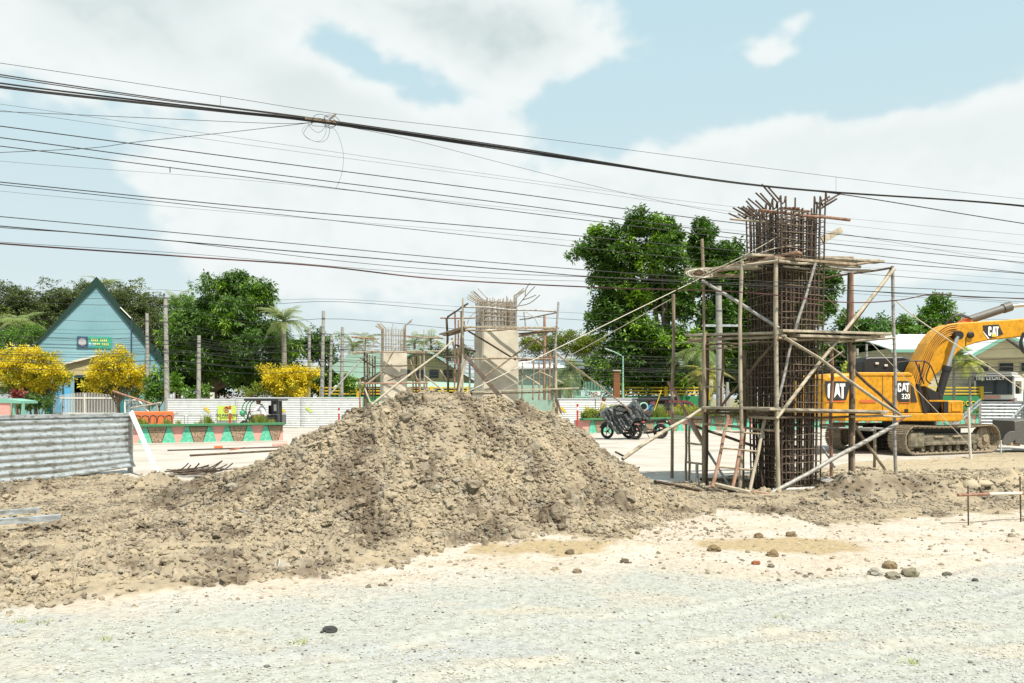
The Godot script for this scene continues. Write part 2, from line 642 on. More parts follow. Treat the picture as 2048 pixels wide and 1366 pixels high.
	patchy("palm_bark", grime(Color(0.27, 0.245, 0.20), 0.35), 0.5, 0.95, 0.0, 0.03, 0.5, 38)
	# leaves, tinted copy by copy
	for q: Array in [["leaf", Color(0.45, 0.55, 0.2)], ["leaf_yellow", Color(0.5, 0.45, 0.1)]]:
		var m := mat(q[0], Color.WHITE, 0.5)
		m.vertex_color_use_as_albedo = true
		m.backlight_enabled = true
		m.backlight = Color(q[1]).linear_to_srgb()
	var st := mat("stone", Color.WHITE, 0.9)
	st.vertex_color_use_as_albedo = true
	var vc := mat("tinted", Color.WHITE, 0.75)
	vc.vertex_color_use_as_albedo = true
	# earth: colour by vertex, broken up by two layers of grain
	var e := mat("earth", Color.WHITE, 0.96)
	e.vertex_color_use_as_albedo = true
	e.albedo_texture = noise_tex(0.03, [[0.0, Color(0.62, 0.60, 0.56)], [0.3, Color(0.86, 0.85, 0.83)], [0.6, Color(1, 1, 1)], [1.0, Color(1.0, 1.0, 1.0)]], 41, 512, 5)
	e.uv1_triplanar = true
	e.uv1_world_triplanar = true
	e.uv1_scale = Vector3.ONE / 1.7
	e.detail_enabled = true
	e.detail_blend_mode = BaseMaterial3D.BLEND_MODE_MUL
	e.detail_albedo = noise_tex(0.09, [[0.0, Color(0.58, 0.56, 0.53)], [0.28, Color(0.86, 0.85, 0.83)], [0.5, Color(1, 1, 1)], [1.0, Color(1, 1, 1)]], 42, 512, 4)
	e.detail_uv_layer = BaseMaterial3D.DETAIL_UV_2
	e.uv2_triplanar = true
	e.uv2_world_triplanar = true
	e.uv2_scale = Vector3.ONE / 0.43
	e.heightmap_enabled = true
	e.heightmap_texture = noise_tex(0.06, [], 43, 512, 5)
	e.heightmap_scale = 1.0


var edge_soil: PackedVector2Array
var edge_gravel: PackedVector2Array
var edge_back: PackedVector2Array
var heaps := PackedFloat32Array()
var crest: PackedVector2Array


func noises() -> void:
	n_soft.seed = 21
	n_soft.frequency = 0.55
	n_soft.fractal_octaves = 3
	n_lump.seed = 22
	n_lump.frequency = 2.1
	n_lump.fractal_octaves = 4
	n_lump.fractal_gain = 0.6
	n_clod.seed = 23
	n_clod.noise_type = FastNoiseLite.TYPE_CELLULAR
	n_clod.cellular_return_type = FastNoiseLite.RETURN_DISTANCE2_SUB
	n_clod.frequency = 1.0
	n_clod.fractal_type = FastNoiseLite.FRACTAL_NONE
	n_clod.domain_warp_enabled = true
	n_clod.domain_warp_amplitude = 0.5
	n_clod.domain_warp_frequency = 0.7
	n_cell = n_clod.duplicate()
	n_cell.cellular_return_type = FastNoiseLite.RETURN_CELL_VALUE
	n_fine.seed = 24
	n_fine.frequency = 14.0
	n_fine.fractal_octaves = 3
	n_patch.seed = 25
	n_patch.frequency = 0.9
	n_patch.fractal_octaves = 3


func line_of(pixels: Array) -> PackedVector2Array:
	var out := PackedVector2Array()
	for p: Array in pixels:
		var g := gp(p[0], p[1])
		out.append(Vector2(g.x, -g.z))
	return out


func along(l: PackedVector2Array, x: float) -> float:
	var m := l.size()
	if x <= l[0].x:
		return l[0].y
	for i in range(1, m):
		if x < l[i].x:
			var a := l[i - 1]
			var b := l[i]
			return lerpf(a.y, b.y, (x - a.x) / maxf(b.x - a.x, 1e-4))
	return l[m - 1].y


func lumps(x: float, d: float) -> float:
	# three sizes of clods: each cell of the noise is a clod of its own height with crevices round it
	var k := clampf(0.55 + 1.7 * n_lump.get_noise_2d(x * 0.8 + 9.0, d * 0.8), 0.0, 1.2)
	var big := smoothstep(0.0, 0.45, n_clod.get_noise_2d(x * 4.6, d * 4.6) + 1.0) * maxf(0.0, n_cell.get_noise_2d(x * 4.6, d * 4.6) + 0.15) * k
	var small := smoothstep(0.0, 0.45, n_clod.get_noise_2d(x * 10.5 + 40.0, d * 10.5) + 1.0) * maxf(0.0, n_cell.get_noise_2d(x * 10.5 + 40.0, d * 10.5) + 0.5)
	var tiny := maxf(0.0, n_cell.get_noise_2d(x * 23.0, d * 23.0 + 70.0) + 0.4)
	return 0.065 * big + 0.044 * small + 0.020 * tiny + 0.05 * n_lump.get_noise_2d(x, d) + 0.012 * n_fine.get_noise_2d(x, d) - 0.02


# how far the loose soil reaches: x rough 0..1
func roughness_at(x: float, d: float) -> float:
	var w := 0.34 * n_soft.get_noise_2d(x * 2.2, d * 2.2) + 0.12 * n_lump.get_noise_2d(x * 2.0, d * 2.0)
	return smoothstep(-0.05, 0.4, d - along(edge_soil, x) + w) * (1.0 - smoothstep(-0.5, 0.15, d - along(edge_back, x) + w * 1.6))


# trodden patches where the clods are crushed to dust, 0..1
func flat_at(x: float, d: float) -> float:
	var heap := 0.0
	for i in range(0, heaps.size(), 5):
		var q := pow((x - heaps[i]) / heaps[i + 2], 2) + pow((d - heaps[i + 1]) / heaps[i + 3], 2)
		if q < 4.0:
			heap += heaps[i + 4] * exp(-q * 1.5)
	var f := smoothstep(0.14 if x < 2.0 else 0.0, 0.34, n_patch.get_noise_2d(x * 0.75, d * 1.0) + 0.10 * n_lump.get_noise_2d(x * 2.0, d * 2.0))
	return f * (1.0 - smoothstep(0.04, 0.14, heap))


func ground_h(x: float, d: float) -> float:
	var r := roughness_at(x, d)
	var h := 0.012 + 0.004 * n_fine.get_noise_2d(x, d) + 0.012 * n_soft.get_noise_2d(x * 1.3, d * 1.3)
	# wheel ruts pressed into the gravel
	if d < 9.0:
		for k in 4:
			var q := d - (3.1 + 0.85 * k + 0.46 * x + 0.25 * n_soft.get_noise_2d(x * 0.8, k * 9.0))
			if absf(q) < 0.3:
				h -= (0.010 + 0.004 * k) * exp(-q * q / 0.006) - 0.006 * exp(-pow(absf(q) - 0.14, 2) / 0.003)
	if r > 0.001:
		var flat := flat_at(x, d)
		h += r * ((0.05 if x < 2.2 and (x > -5.0 or d < 11.0) else -0.02) + 0.045 * n_soft.get_noise_2d(x, d) + (lumps(x, d) - 0.02) * (1.0 - 0.85 * flat))
	for i in range(0, heaps.size(), 5):
		var dx := (x - heaps[i]) / heaps[i + 2]
		var dd := (d - heaps[i + 1]) / heaps[i + 3]
		var q := dx * dx + dd * dd
		if q < 4.0:
			var g := heaps[i + 4] * exp(-q * 1.5)
			h += g
			if g > 0.0:
				h += smoothstep(0.02, 0.12, g) * (1.0 - r) * lumps(x, d)
	h -= 0.13 * smoothstep(-0.1, 0.3, d - along(edge_back, x) + 0.5 * n_soft.get_noise_2d(x * 2.2, d * 2.2)) * (1.0 - smoothstep(0.02, 0.1, h - 0.05))
	if r > 0.3:
		h = maxf(h, 0.012 + 0.02 * absf(n_lump.get_noise_2d(x * 2.0, d * 2.0)))
	# the dug-out round the foot of the rebar cage
	var px := (x - 5.15) / 1.45
	var pd := (d - 15.0) / 0.95
	h -= 0.75 * (1.0 - smoothstep(0.55, 1.05, px * px + pd * pd + 0.25 * n_soft.get_noise_2d(x * 3.0, d * 3.0)))
	return h


func mound_h(x: float, d: float) -> float:
	var top := along(crest, x)
	if top <= 0.0:
		return -1.0
	var dc := 12.0 + 0.25 * n_soft.get_noise_2d(x * 0.8, 4.0)
	var half := 2.75 * pow(top / 1.72, 0.8)
	var t := absf(d - dc) / half
	var s := 1.0 - t
	if t < 0.22:
		s = 1.0 - 0.11 - t * t / 0.44
	else:
		s = 1.0 - 0.005 - t
		if t > 0.85:
			s = maxf(s, (1.25 - t) * 0.16 * 1.6 - 0.02)
	var k := smoothstep(-0.05, 0.2, s * top)
	var broad := 0.13 * n_lump.get_noise_2d(x * 0.45, d * 0.45)
	return s * top * 1.11 + k * broad - 0.02


# loose crust of the heap, pushed out square to its slope
func mound_crust(x: float, d: float) -> float:
	return 1.2 * lumps(x, d + 30.0) * (1.0 - 0.75 * smoothstep(0.12, 0.38, n_patch.get_noise_2d(x * 1.0 + 9.0, d * 1.0)))


func soil_color(x: float, d: float) -> Color:
	var a := n_patch.get_noise_2d(x * 1.1 + 50.0, d * 1.1)
	var b := n_lump.get_noise_2d(x * 1.7 + 20.0, d * 1.7)
	var c := Color(0.278, 0.235, 0.166)
	c = c.lerp(Color(0.325, 0.272, 0.188), smoothstep(0.05, 0.5, a))
	c = c.lerp(Color(0.15, 0.12, 0.082), smoothstep(0.08, 0.36, -a + 0.4 * b))
	c = c.lerp(Color(0.30, 0.285, 0.235), smoothstep(0.1, 0.5, b) * 0.5)
	return c


func ground_color(x: float, d: float) -> Color:
	var w := 0.5 * n_soft.get_noise_2d(x * 1.7 + 7.0, d * 1.7) + 0.2 * n_lump.get_noise_2d(x * 1.3, d * 1.3 + 5.0)
	var gravel := Color(0.336, 0.350, 0.325).lerp(Color(0.375, 0.36, 0.305), smoothstep(0.1, 0.6, n_patch.get_noise_2d(x * 0.6, d * 1.2)))
	gravel = gravel.lerp(Color(0.315, 0.335, 0.328), smoothstep(0.15, 0.55, n_patch.get_noise_2d(x * 0.5 + 31.0, d * 1.5)))
	var pale := Color(0.42, 0.37, 0.305).lerp(Color(0.455, 0.42, 0.365), smoothstep(-0.2, 0.4, n_patch.get_noise_2d(x + 3.0, d * 1.4)))
	var c := gravel.lerp(pale, smoothstep(-0.75, 0.55, d - along(edge_gravel, x) + w))
	# fine dust lying in shallow hollows before the mound
	for q: Array in [[0.45, 8.75, 1.15, 0.55], [3.05, 8.9, 0.95, 0.5], [6.6, 12.6, 2.2, 0.5]]:
		var k := 1.0 - smoothstep(0.5, 1.1, pow((x - q[0]) / q[2], 2) + pow((d - q[1]) / q[3], 2) + w * 1.7)
		c = c.lerp(Color(0.335, 0.265, 0.155), k)
	var r := roughness_at(x, d)
	var soil := soil_color(x, d).lerp(Color(0.345, 0.285, 0.19), 0.6 * flat_at(x, d))
	if x > 4.0:
		# a spill of paler sand lies round the digger
		soil = soil.lerp(Color(0.36, 0.305, 0.21), 1.0 - smoothstep(0.6, 1.1, pow((x - 11.0) / 7.0, 2) + pow((d - 18.5) / 4.8, 2) + w))
	return c.lerp(soil, smoothstep(0.05, 0.75, r + w * 0.5 * r))


func patch(x0: float, x1: float, d0: float, d1: float, sx: float, sd: float, grow: bool, hf: Callable, cf: Callable, crusted := false) -> ArrayMesh:
	var nx := int((x1 - x0) / sx) + 1
	var ds := PackedFloat32Array()
	var d := d0
	while d < d1:
		ds.append(d)
		d += sd * d if grow else sd
	ds.append(d1)
	var nd := ds.size()
	var v := PackedVector3Array()
	var n := PackedVector3Array()
	var c := PackedColorArray()
	var ix := PackedInt32Array()
	v.resize(nx * nd)
	n.resize(nx * nd)
	c.resize(nx * nd)
	for j in nd:
		for i in nx:
			var x := x0 + (x1 - x0) * i / (nx - 1)
			v[j * nx + i] = Vector3(x, hf.call(x, ds[j]), -ds[j])
			c[j * nx + i] = cf.call(x, ds[j])
	var rounds := 2 if crusted else 1
	for pass_no in rounds:
		var moved := v.duplicate()
		for j in nd:
			var ja := maxi(j - 1, 0) * nx
			var jb := mini(j + 1, nd - 1) * nx
			for i in nx:
				var du := v[j * nx + mini(i + 1, nx - 1)] - v[j * nx + maxi(i - 1, 0)]
				var dv := v[jb + i] - v[ja + i]
				var nn := du.cross(dv).normalized()
				n[j * nx + i] = nn
				if pass_no == 0 and rounds == 2:
					var p := v[j * nx + i]
					moved[j * nx + i] = p + nn * mound_crust(p.x, -p.z)
		v = moved
	ix.resize((nx - 1) * (nd - 1) * 6)
	var o := 0
	for j in nd - 1:
		for i in nx - 1:
			var a := j * nx + i
			ix[o] = a
			ix[o + 1] = a + nx
			ix[o + 2] = a + 1
			ix[o + 3] = a + 1
			ix[o + 4] = a + nx
			ix[o + 5] = a + nx + 1
			o += 6
	var arr := []
	arr.resize(Mesh.ARRAY_MAX)
	arr[Mesh.ARRAY_VERTEX] = v
	arr[Mesh.ARRAY_NORMAL] = n
	arr[Mesh.ARRAY_COLOR] = c
	arr[Mesh.ARRAY_INDEX] = ix
	var m := ArrayMesh.new()
	m.add_surface_from_arrays(Mesh.PRIMITIVE_TRIANGLES, arr)
	return m


func ground() -> void:
	edge_soil = line_of([[-300, 1245], [0, 1225], [200, 1215], [400, 1190], [600, 1165], [800, 1138], [870, 1118], [900, 1082], [1050, 1076], [1180, 1082], [1250, 1090], [1330, 1052], [1450, 1025], [1560, 1032], [1650, 1056], [1800, 1046], [2048, 1028], [2300, 1020]])
	edge_gravel = line_of([[-300, 1262], [0, 1238], [350, 1206], [700, 1180], [880, 1160], [1300, 1136], [1500, 1160], [1700, 1158], [2048, 1120], [2300, 1110]])
	edge_back = line_of([[-300, 948], [60, 948], [250, 950], [330, 966], [430, 958], [520, 935], [620, 915], [900, 910], [1150, 920], [1240, 940], [1330, 968], [1400, 962], [1480, 950], [1640, 936], [1700, 925], [1760, 921], [1900, 916], [2048, 898], [2300, 892]])
	for q: Array in [[1735, 990, 1.0, 0.55, 0.36], [1640, 1010, 0.8, 0.4, 0.08], [1900, 990, 1.3, 0.7, 0.24], [2040, 975, 1.0, 0.7, 0.26], [1480, 1045, 0.8, 0.4, 0.06], [310, 972, 0.55, 0.4, 0.30], [50, 990, 0.75, 0.45, 0.25], [430, 1000, 1.4, 0.9, 0.22], [560, 1060, 1.6, 0.8, 0.12], [250, 1120, 2.0, 0.9, 0.05], [1290, 1000, 0.7, 0.8, 0.15], [1250, 1100, 0.5, 0.3, 0.08], [700, 1120, 0.7, 0.25, 0.07], [215, 962, 0.4, 0.25, 0.12]]:
		var g := gp(q[0], q[1])
		heaps.append_array([g.x, -g.z, q[2], q[3], q[4]])
	# crest of the mound, photo pixels read at its middle distance of 12 m
	for q: Array in [[230, 1001], [330, 982], [430, 958], [520, 925], [560, 905], [620, 872], [680, 838], [720, 817], [760, 802], [800, 792], [850, 785], [900, 784], [960, 792], [1010, 802], [1050, 803], [1090, 820], [1120, 840], [1165, 868], [1200, 893], [1230, 915], [1260, 938], [1300, 965], [1335, 985], [1400, 1012]]:
		crest.append(Vector2(gx(q[0], 12.0), EYE - (q[1] - HY) / F * 12.0))

	structure("ground", patch(-8.6, 8.6, 3.2, 12.3, 0.027, 0.0042, true, ground_h, ground_color), M.earth)
	structure("ground", patch(-18.0, 19.0, 12.28, 25.5, 0.065, 0.0062, true, ground_h, ground_color), M.earth)
	# the terrain beyond and beside, down to the horizon
	var far := MB.new()
	far.quad(Vector3(-900, -0.16, 60), Vector3(900, -0.16, 60), Vector3(900, -0.16, -1500), Vector3(-900, -0.16, -1500), Vector3.UP)
	patchy("far_ground", [[0.0, Color(0.10, 0.11, 0.05)], [0.5, Color(0.19, 0.18, 0.10)], [1.0, Color(0.27, 0.24, 0.15)]], 22.0, 0.95, 0.0, 0.02, 0.0, 45)
	structure("terrain", far, M.far_ground)
	var near := MB.new()
	near.quad(Vector3(-40, -0.06, 30), Vector3(40, -0.06, 30), Vector3(40, -0.06, -13), Vector3(-40, -0.06, -13), Vector3.UP)
	patchy("gravel_lot", grime(Color(0.34, 0.335, 0.29), 0.2), 4.0, 0.95, 0.0, 0.03, 0.0, 46)
	structure("gravel_lot", near, M.gravel_lot)
	var road := MB.new()
	# the slab's near edge lies under the rim of the soil
	var rim := PackedVector2Array([Vector2(-70, edge_back[0].y - 0.3)])
	for p in edge_back:
		rim.append(Vector2(p.x, p.y - 0.25))
	rim.append_array([Vector2(70, edge_back[edge_back.size() - 1].y - 0.3), Vector2(70, 48.5), Vector2(-70, 48.5)])
	road.prism(rim, -0.14, 0.0, Transform3D(Basis(Vector3.RIGHT, Vector3.FORWARD, Vector3.UP), Vector3.ZERO))
	structure("road", road, M.road_concrete)

	var mound := thing("soil_mound", "large heap of loose brown clods piled before the columns", "soil heap")
	part(mound, "heap", patch(-5.6, 2.9, 8.7, 15.8, 0.021, 0.022, false, mound_h, soil_color, true), M.earth)
	# loose clods, on the heap and on the trampled soil
	var shapes: Array[ArrayMesh] = []
	for k in 5:
		shapes.append(clod_mesh(k, 0.38))
	var lots: Array = []
	var tints: Array = []
	var lots2: Array = []
	var tints2: Array = []
	for k in 5:
		lots.append([] as Array[Transform3D])
		tints.append(PackedColorArray())
		lots2.append([] as Array[Transform3D])
		tints2.append(PackedColorArray())
	var r := RandomNumberGenerator.new()
	r.seed = 5
	for i in 140000:
		var d := 5.6 + 12.5 * pow(r.randf(), 1.2)
		var x := r.randf_range(-0.66, 0.66) * d
		if i % 2 == 0:
			x = r.randf_range(-5.0, 2.8)
			d = r.randf_range(9.0, 13.2)
		var gh := ground_h(x, d)
		var mh := mound_h(x, d) if x > -5.6 and x < 2.9 and d > 8.7 and d < 15.8 else -1.0
		var on := mh > gh
		var rough := 1.0 if on else roughness_at(x, d)
		var size := 0.008 + 0.028 * pow(r.randf(), 2.0) + (0.045 * pow(r.randf(), 2.0) if r.randf() < 0.04 else 0.0)
		if not on:
			if rough < 0.05:
				if d < along(edge_gravel, x) - 0.1 or d > along(edge_back, x) or r.randf() > 0.08:
					continue
				size *= 0.7
			elif r.randf() > rough:
				continue
		if not on and r.randf() < 0.85 * flat_at(x, d):
			continue
		if on and r.randf() < 0.8 * smoothstep(0.12, 0.38, n_patch.get_noise_2d(x + 9.0, d)):
			continue
		var k := r.randi() % 5
		if r.randf() > 0.25 + 1.5 * maxf(0.0, 0.45 + n_lump.get_noise_2d(x * 0.9, d * 0.9)):
			continue
		var b := Basis.from_euler(Vector3(r.randf() * TAU, r.randf() * TAU, r.randf() * TAU)).scaled(Vector3(size, size * r.randf_range(0.6, 0.9), size))
		var t := Transform3D(b, Vector3(x, (mh + mound_crust(x, d) * 0.85 if on else gh) + size * 0.15, -d))
		var c := soil_color(x, d) * r.randf_range(0.8, 1.15) * 0.95
		c.a = 1.0
		if on:
			lots[k].append(t)
			tints[k].append(c)
		else:
			lots2[k].append(t)
			tints2[k].append(c)
	var loose := Node3D.new()
	loose.name = numbered("loose_clods")
	loose.set_meta("kind", "stuff")
	loose.set_meta("label", "loose brown clods strewn over the trampled soil")
	loose.set_meta("category", "clods")
	add_child(loose)
	for k in 5:
		many(mound, "clods", shapes[k], M.stone, lots[k], tints[k])
		many(loose, "clods", shapes[k], M.stone, lots2[k], tints2[k])


func clod_mesh(seed_value: int, rough: float, flat := 1.0) -> ArrayMesh:
	var n := FastNoiseLite.new()
	n.seed = 100 + seed_value
	n.frequency = 0.9
	n.fractal_octaves = 2
	# octahedron split twice
	var tris: Array = []
	var o := [Vector3.RIGHT, Vector3.UP, Vector3.BACK, Vector3.LEFT, Vector3.DOWN, Vector3.FORWARD]
	for q: Array in [[0, 1, 2], [2, 1, 3], [3, 1, 5], [5, 1, 0], [0, 4, 2], [2, 4, 3], [3, 4, 5], [5, 4, 0]]:
		tris.append([o[q[0]], o[q[1]], o[q[2]]])
	for k in 2:
		var more: Array = []
		for t: Array in tris:
			var a: Vector3 = ((t[0] + t[1]) * 0.5).normalized()
			var b: Vector3 = ((t[1] + t[2]) * 0.5).normalized()
			var c: Vector3 = ((t[2] + t[0]) * 0.5).normalized()
			more.append_array([[t[0], a, c], [a, t[1], b], [c, b, t[2]], [a, b, c]])
		tris = more
	var mb := MB.new()
	for t: Array in tris:
		var p: Array[Vector3] = []
		for q: Vector3 in t:
			var s := 1.0 + rough * 1.5 * n.get_noise_3dv(q * 1.3) + rough * 0.5 * n.get_noise_3dv(q * 3.7)
			p.append(q * s * Vector3(1, flat, 1))
		mb.tri(p[0], p[1], p[2], p[0] + p[1] + p[2])
	return mb.mesh()


# gravel of the near lot and the bigger stones that one can pick out
func stones() -> void:
	var r := RandomNumberGenerator.new()
	r.seed = 17
	var gravel := Node3D.new()
	gravel.name = numbered("gravel")
	gravel.set_meta("kind", "stuff")
	gravel.set_meta("label", "pale grey gravel covering the open lot")
	gravel.set_meta("category", "gravel")
	add_child(gravel)
	for k in 4:
		var xfs: Array[Transform3D] = []
		var cols := PackedColorArray()
		var mesh := clod_mesh(20 + k, 0.3, 0.7)
		for i in 13000:
			var d := 3.6 + 6.4 * pow(r.randf(), 1.35)
			var x := r.randf_range(-0.66, 0.66) * d
			if roughness_at(x, d) > 0.2:
				continue
			var thin := smoothstep(-0.5, 0.6, d - along(edge_gravel, x))
			if r.randf() < thin * 0.8 or r.randf() > 0.35 + 1.2 * maxf(0.0, 0.5 + n_patch.get_noise_2d(x * 1.3, d * 1.3)):
				continue
			var s := 0.003 + 0.006 * pow(r.randf(), 2.2) + (0.012 * pow(r.randf(), 2.0) if r.randf() < 0.03 else 0.0)
			var b := Basis.from_euler(Vector3(r.randf() * 0.5, r.randf() * TAU, r.randf() * 0.5)).scaled(Vector3(s * 1.2, s * 0.8, s))
			xfs.append(Transform3D(b, Vector3(x, ground_h(x, d) + s * 0.3, -d)))
			var g := r.randf_range(0.27, 0.44)
			if r.randf() < 0.055:
				g = r.randf_range(0.06, 0.16)
			cols.append(Color(g, g * r.randf_range(0.96, 1.04), g * r.randf_range(0.82, 0.98)))
		many(gravel, "pebbles", mesh, M.stone, xfs, cols)
	# px, py, radius, tone, label
	for q: Array in [
		[660, 1266, 0.040, Color(0.07, 0.075, 0.07), "dark grey lone stone on the pale gravel"],
		[645, 1268, 0.014, Color(0.09, 0.09, 0.085), "pebble touching the dark lone stone"],
		[1778, 1138, 0.055, Color(0.30, 0.22, 0.12), "ochre broken stone on top of the small stone cluster"],
		[1784, 1154, 0.052, Color(0.31, 0.28, 0.21), "grey block stone in front of the ochre broken stone"],
		[1750, 1152, 0.055, Color(0.44, 0.42, 0.35), "whitish flat stone beside the ochre broken stone"],
		[1821, 1150, 0.060, Color(0.27, 0.245, 0.17), "olive grey lumpy stone a step from the stone cluster"],
		[1894, 1152, 0.034, Color(0.20, 0.19, 0.15), "small grey stone with a twig beside it"],
		[1950, 1165, 0.024, Color(0.11, 0.11, 0.10), "small dark stone at the edge of the gravel"],
		[1427, 1104, 0.055, Color(0.26, 0.19, 0.10), "brown clod lying alone on the pale dust"],
		[1545, 1114, 0.050, Color(0.27, 0.20, 0.11), "brown twin clod on the pale dust"],
		[1517, 1078, 0.045, Color(0.22, 0.16, 0.09), "dark brown clod at the rim of the dust hollow"],
		[1583, 1074, 0.050, Color(0.25, 0.19, 0.11), "flat brown clod in the dust hollow"],
		[1512, 1131, 0.034, Color(0.40, 0.14, 0.07), "broken piece of red brick on pale dust"],
		[1542, 1136, 0.030, Color(0.24, 0.21, 0.15), "grey brown pebble near the red brick piece"],
		[430, 1042, 0.085, Color(0.24, 0.19, 0.12), "rounded tan boulder on the trampled soil"],
		[462, 1030, 0.075, Color(0.36, 0.33, 0.26), "pale flat stone behind the rounded tan boulder"],
		[1140, 1110, 0.040, Color(0.20, 0.15, 0.09), "brown crumb of soil on the smooth dust"],
		[1250, 1128, 0.035, Color(0.16, 0.13, 0.09), "dark crumb of soil on the pale dust"],
		[1155, 1147, 0.035, Color(0.30, 0.24, 0.16), "tan crumb of soil near the gravel"],
		[915, 970, 0.055, Color(0.36, 0.32, 0.25), "pale block of dried mud stuck in the mound"],
		[946, 985, 0.09, Color(0.27, 0.23, 0.165), "big cracked lump of mud in the mound"],
		[812, 842, 0.085, Color(0.25, 0.21, 0.15), "round lump of earth high on the mound"],
	]:
		var g := gp(q[0], q[1])
		var x := g.x
		var d := -g.z
		if q[1] < 1000 and q[0] > 600:
			d = surface_d(q[0], q[1])
			x = gx(q[0], d)
		var h := maxf(ground_h(x, d), mound_h(x, d) + mound_crust(x, d) * 0.9 if x > -5.6 and x < 2.9 else -1.0)
		var b := Basis.from_euler(Vector3(r.randf() * 0.6, r.randf() * TAU, r.randf() * 0.6)).scaled(Vector3(1.25, 0.8, 1.0) * q[2])
		var m := mat("rock_%d" % int(q[0]), q[3], 0.95)
		m.heightmap_enabled = true
		m.heightmap_texture = M.earth.heightmap_texture
		m.heightmap_scale = 1.0
		m.uv1_triplanar = true
		m.uv1_scale = Vector3.ONE * 0.7
		solo("stone", clod_mesh(40 + int(q[0]) % 17, 0.3), m, q[4], "stone", "", Transform3D(b, Vector3(x, h + q[2] * 0.35, -d)))


# distance at which the ray through a pixel meets the mound
func surface_d(px: float, py: float) -> float:
	var d := 8.0
	while d < 17.0:
		var p := pt(px, py, d)
		var h := maxf(ground_h(p.x, d), mound_h(p.x, d) + mound_crust(p.x, d) * 0.9)
		if p.y <= h:
			return d
		d += 0.04
	return d


# painted street planter: pink wall, raised green triangles, stone-clad recesses, green coping, earth and grass
func planter(px0: float, py0: float, px1: float, label: String, first: float, grass_high: float, seed_value: int) -> void:
	# the street runs away to the right at this angle
	var yaw := 0.43
	var foot0 := gp(px0, py0)
	var k1 := (px1 - 1024.0) / F
	var x0 := 0.0
	var x1 := (-k1 * foot0.z - foot0.x) / (cos(yaw) - k1 * sin(yaw))
	var step := 1.37
	var o := thing("street_planter", label, "planter", foot0, yaw)
	var h := 0.63
	var wall := MB.new()
	wall.slab(Vector3(x0, -0.05, 0), Vector3(x1, h, -0.16))
	wall.slab(Vector3(x0, -0.05, -0.78), Vector3(x1, h, -0.62))
	wall.slab(Vector3(x0, -0.05, -0.16), Vector3(x0 + 0.14, h, -0.62))
	wall.slab(Vector3(x1 - 0.14, -0.05, -0.16), Vector3(x1, h, -0.62))
	part(o, "wall", wall, M.pink_paint)
	var cop := MB.new()
	cop.slab(Vector3(x0 - 0.05, h, 0.17), Vector3(x1 + 0.05, h + 0.09, -0.20), 0.012)
	part(o, "coping", cop, M.green_coping)
	var bed := MB.new()
	bed.slab(Vector3(x0 + 0.1, 0.3, -0.16), Vector3(x1 - 0.1, h + 0.03, -0.62))
	part(o, "bed", bed, M.mortar)
	var foot := MB.new()
	foot.slab(Vector3(x0 - 0.1, -0.05, 0.28), Vector3(x1 + 0.1, 0.05, 0.0), 0.01)
	part(o, "plinth", foot, M.road_concrete)
	var r := RandomNumberGenerator.new()
	r.seed = seed_value
	var x := first
	while x < x1 + step:
		# two green triangles lean on each side of a stone-clad recess
		for s: float in [-1.0, 1.0]:
			var cx := x + s * step * 0.285
			if cx - 0.24 < x0 or cx + 0.24 > x1:
				continue
			var t := MB.new()
			t.prism(PackedVector2Array([Vector2(cx - 0.23, 0.05), Vector2(cx + 0.23, 0.05), Vector2(cx + 0.06, h - 0.02), Vector2(cx - 0.06, h - 0.02)]), 0.0, 0.035)
			part(o, "triangle", t, M.green_paint)
		var a := x - step * 0.285 + 0.06
		var b := x + step * 0.285 - 0.06
		if b > x0 and a < x1:
			var back := MB.new()
			var ca := maxf(a, x0)
			var cb := minf(b, x1)
			back.prism(PackedVector2Array([Vector2(ca + 0.17, 0.05), Vector2(cb - 0.17, 0.05), Vector2(cb, h - 0.01), Vector2(ca, h - 0.01)]), 0.0, 0.008)
			part(o, "recess", back, M.mortar)
			# thin split stones laid in courses
			var st := MB.new()
			var y := 0.06
			while y < h - 0.05:
				var th := r.randf_range(0.03, 0.055)
				var k := (y - 0.05) / (h - 0.06)
				var xa := lerpf(ca + 0.18, ca + 0.01, k)
				var xb := lerpf(cb - 0.18, cb - 0.01, k)
				while xa < xb - 0.03:
					var w := minf(r.randf_range(0.08, 0.26), xb - xa)
					st.box(Vector3(w - 0.012, th - 0.012, r.randf_range(0.02, 0.06)), Transform3D(Basis(Vector3.BACK, r.randf_range(-0.05, 0.05)), Vector3(xa + w / 2, y + th / 2, 0.018)), 0.004)
					xa += w
				y += th
			part(o, "stone_cladding", st, M.cladding).set_meta("kind", "stuff")
		x += step
	# low loops of bent bar along the bed
	var loops := MB.new()
	x = x0 + 0.3
	while x < x1 - 0.5:
		loops.path(curve([Vector3(x, h, -0.3), Vector3(x, h + 0.34, -0.3), Vector3(x + 0.04, h + 0.38, -0.3), Vector3(x + 0.4, h + 0.38, -0.3), Vector3(x + 0.44, h + 0.34, -0.3), Vector3(x + 0.44, h, -0.3)], 2), PackedFloat32Array([0.008]), 4)
		x += 0.56
	part(o, "bar_loops", loops, M.cable_grey).set_meta("kind", "stuff")
	var xfs: Array[Transform3D] = []
	var cols := PackedColorArray()
	for i in int((x1 - x0) * 42.0):
		var gxx := r.randf_range(x0 + 0.15, x1 - 0.15)
		var s := grass_high * r.randf_range(0.4, 1.0) * clampf(0.5 + 1.6 * n_patch.get_noise_2d(gxx, 3.0), 0.12, 1.4)
		xfs.append(at(Vector3(gxx, h + 0.02, r.randf_range(-0.6, -0.1)), r.randf() * TAU, Vector3(s, s, s)))
		cols.append(Color(0.16, 0.24, 0.03).lerp(Color(0.34, 0.33, 0.08), r.randf()))
	many(o, "grass", grass_tuft(), M.leaf, xfs, cols)


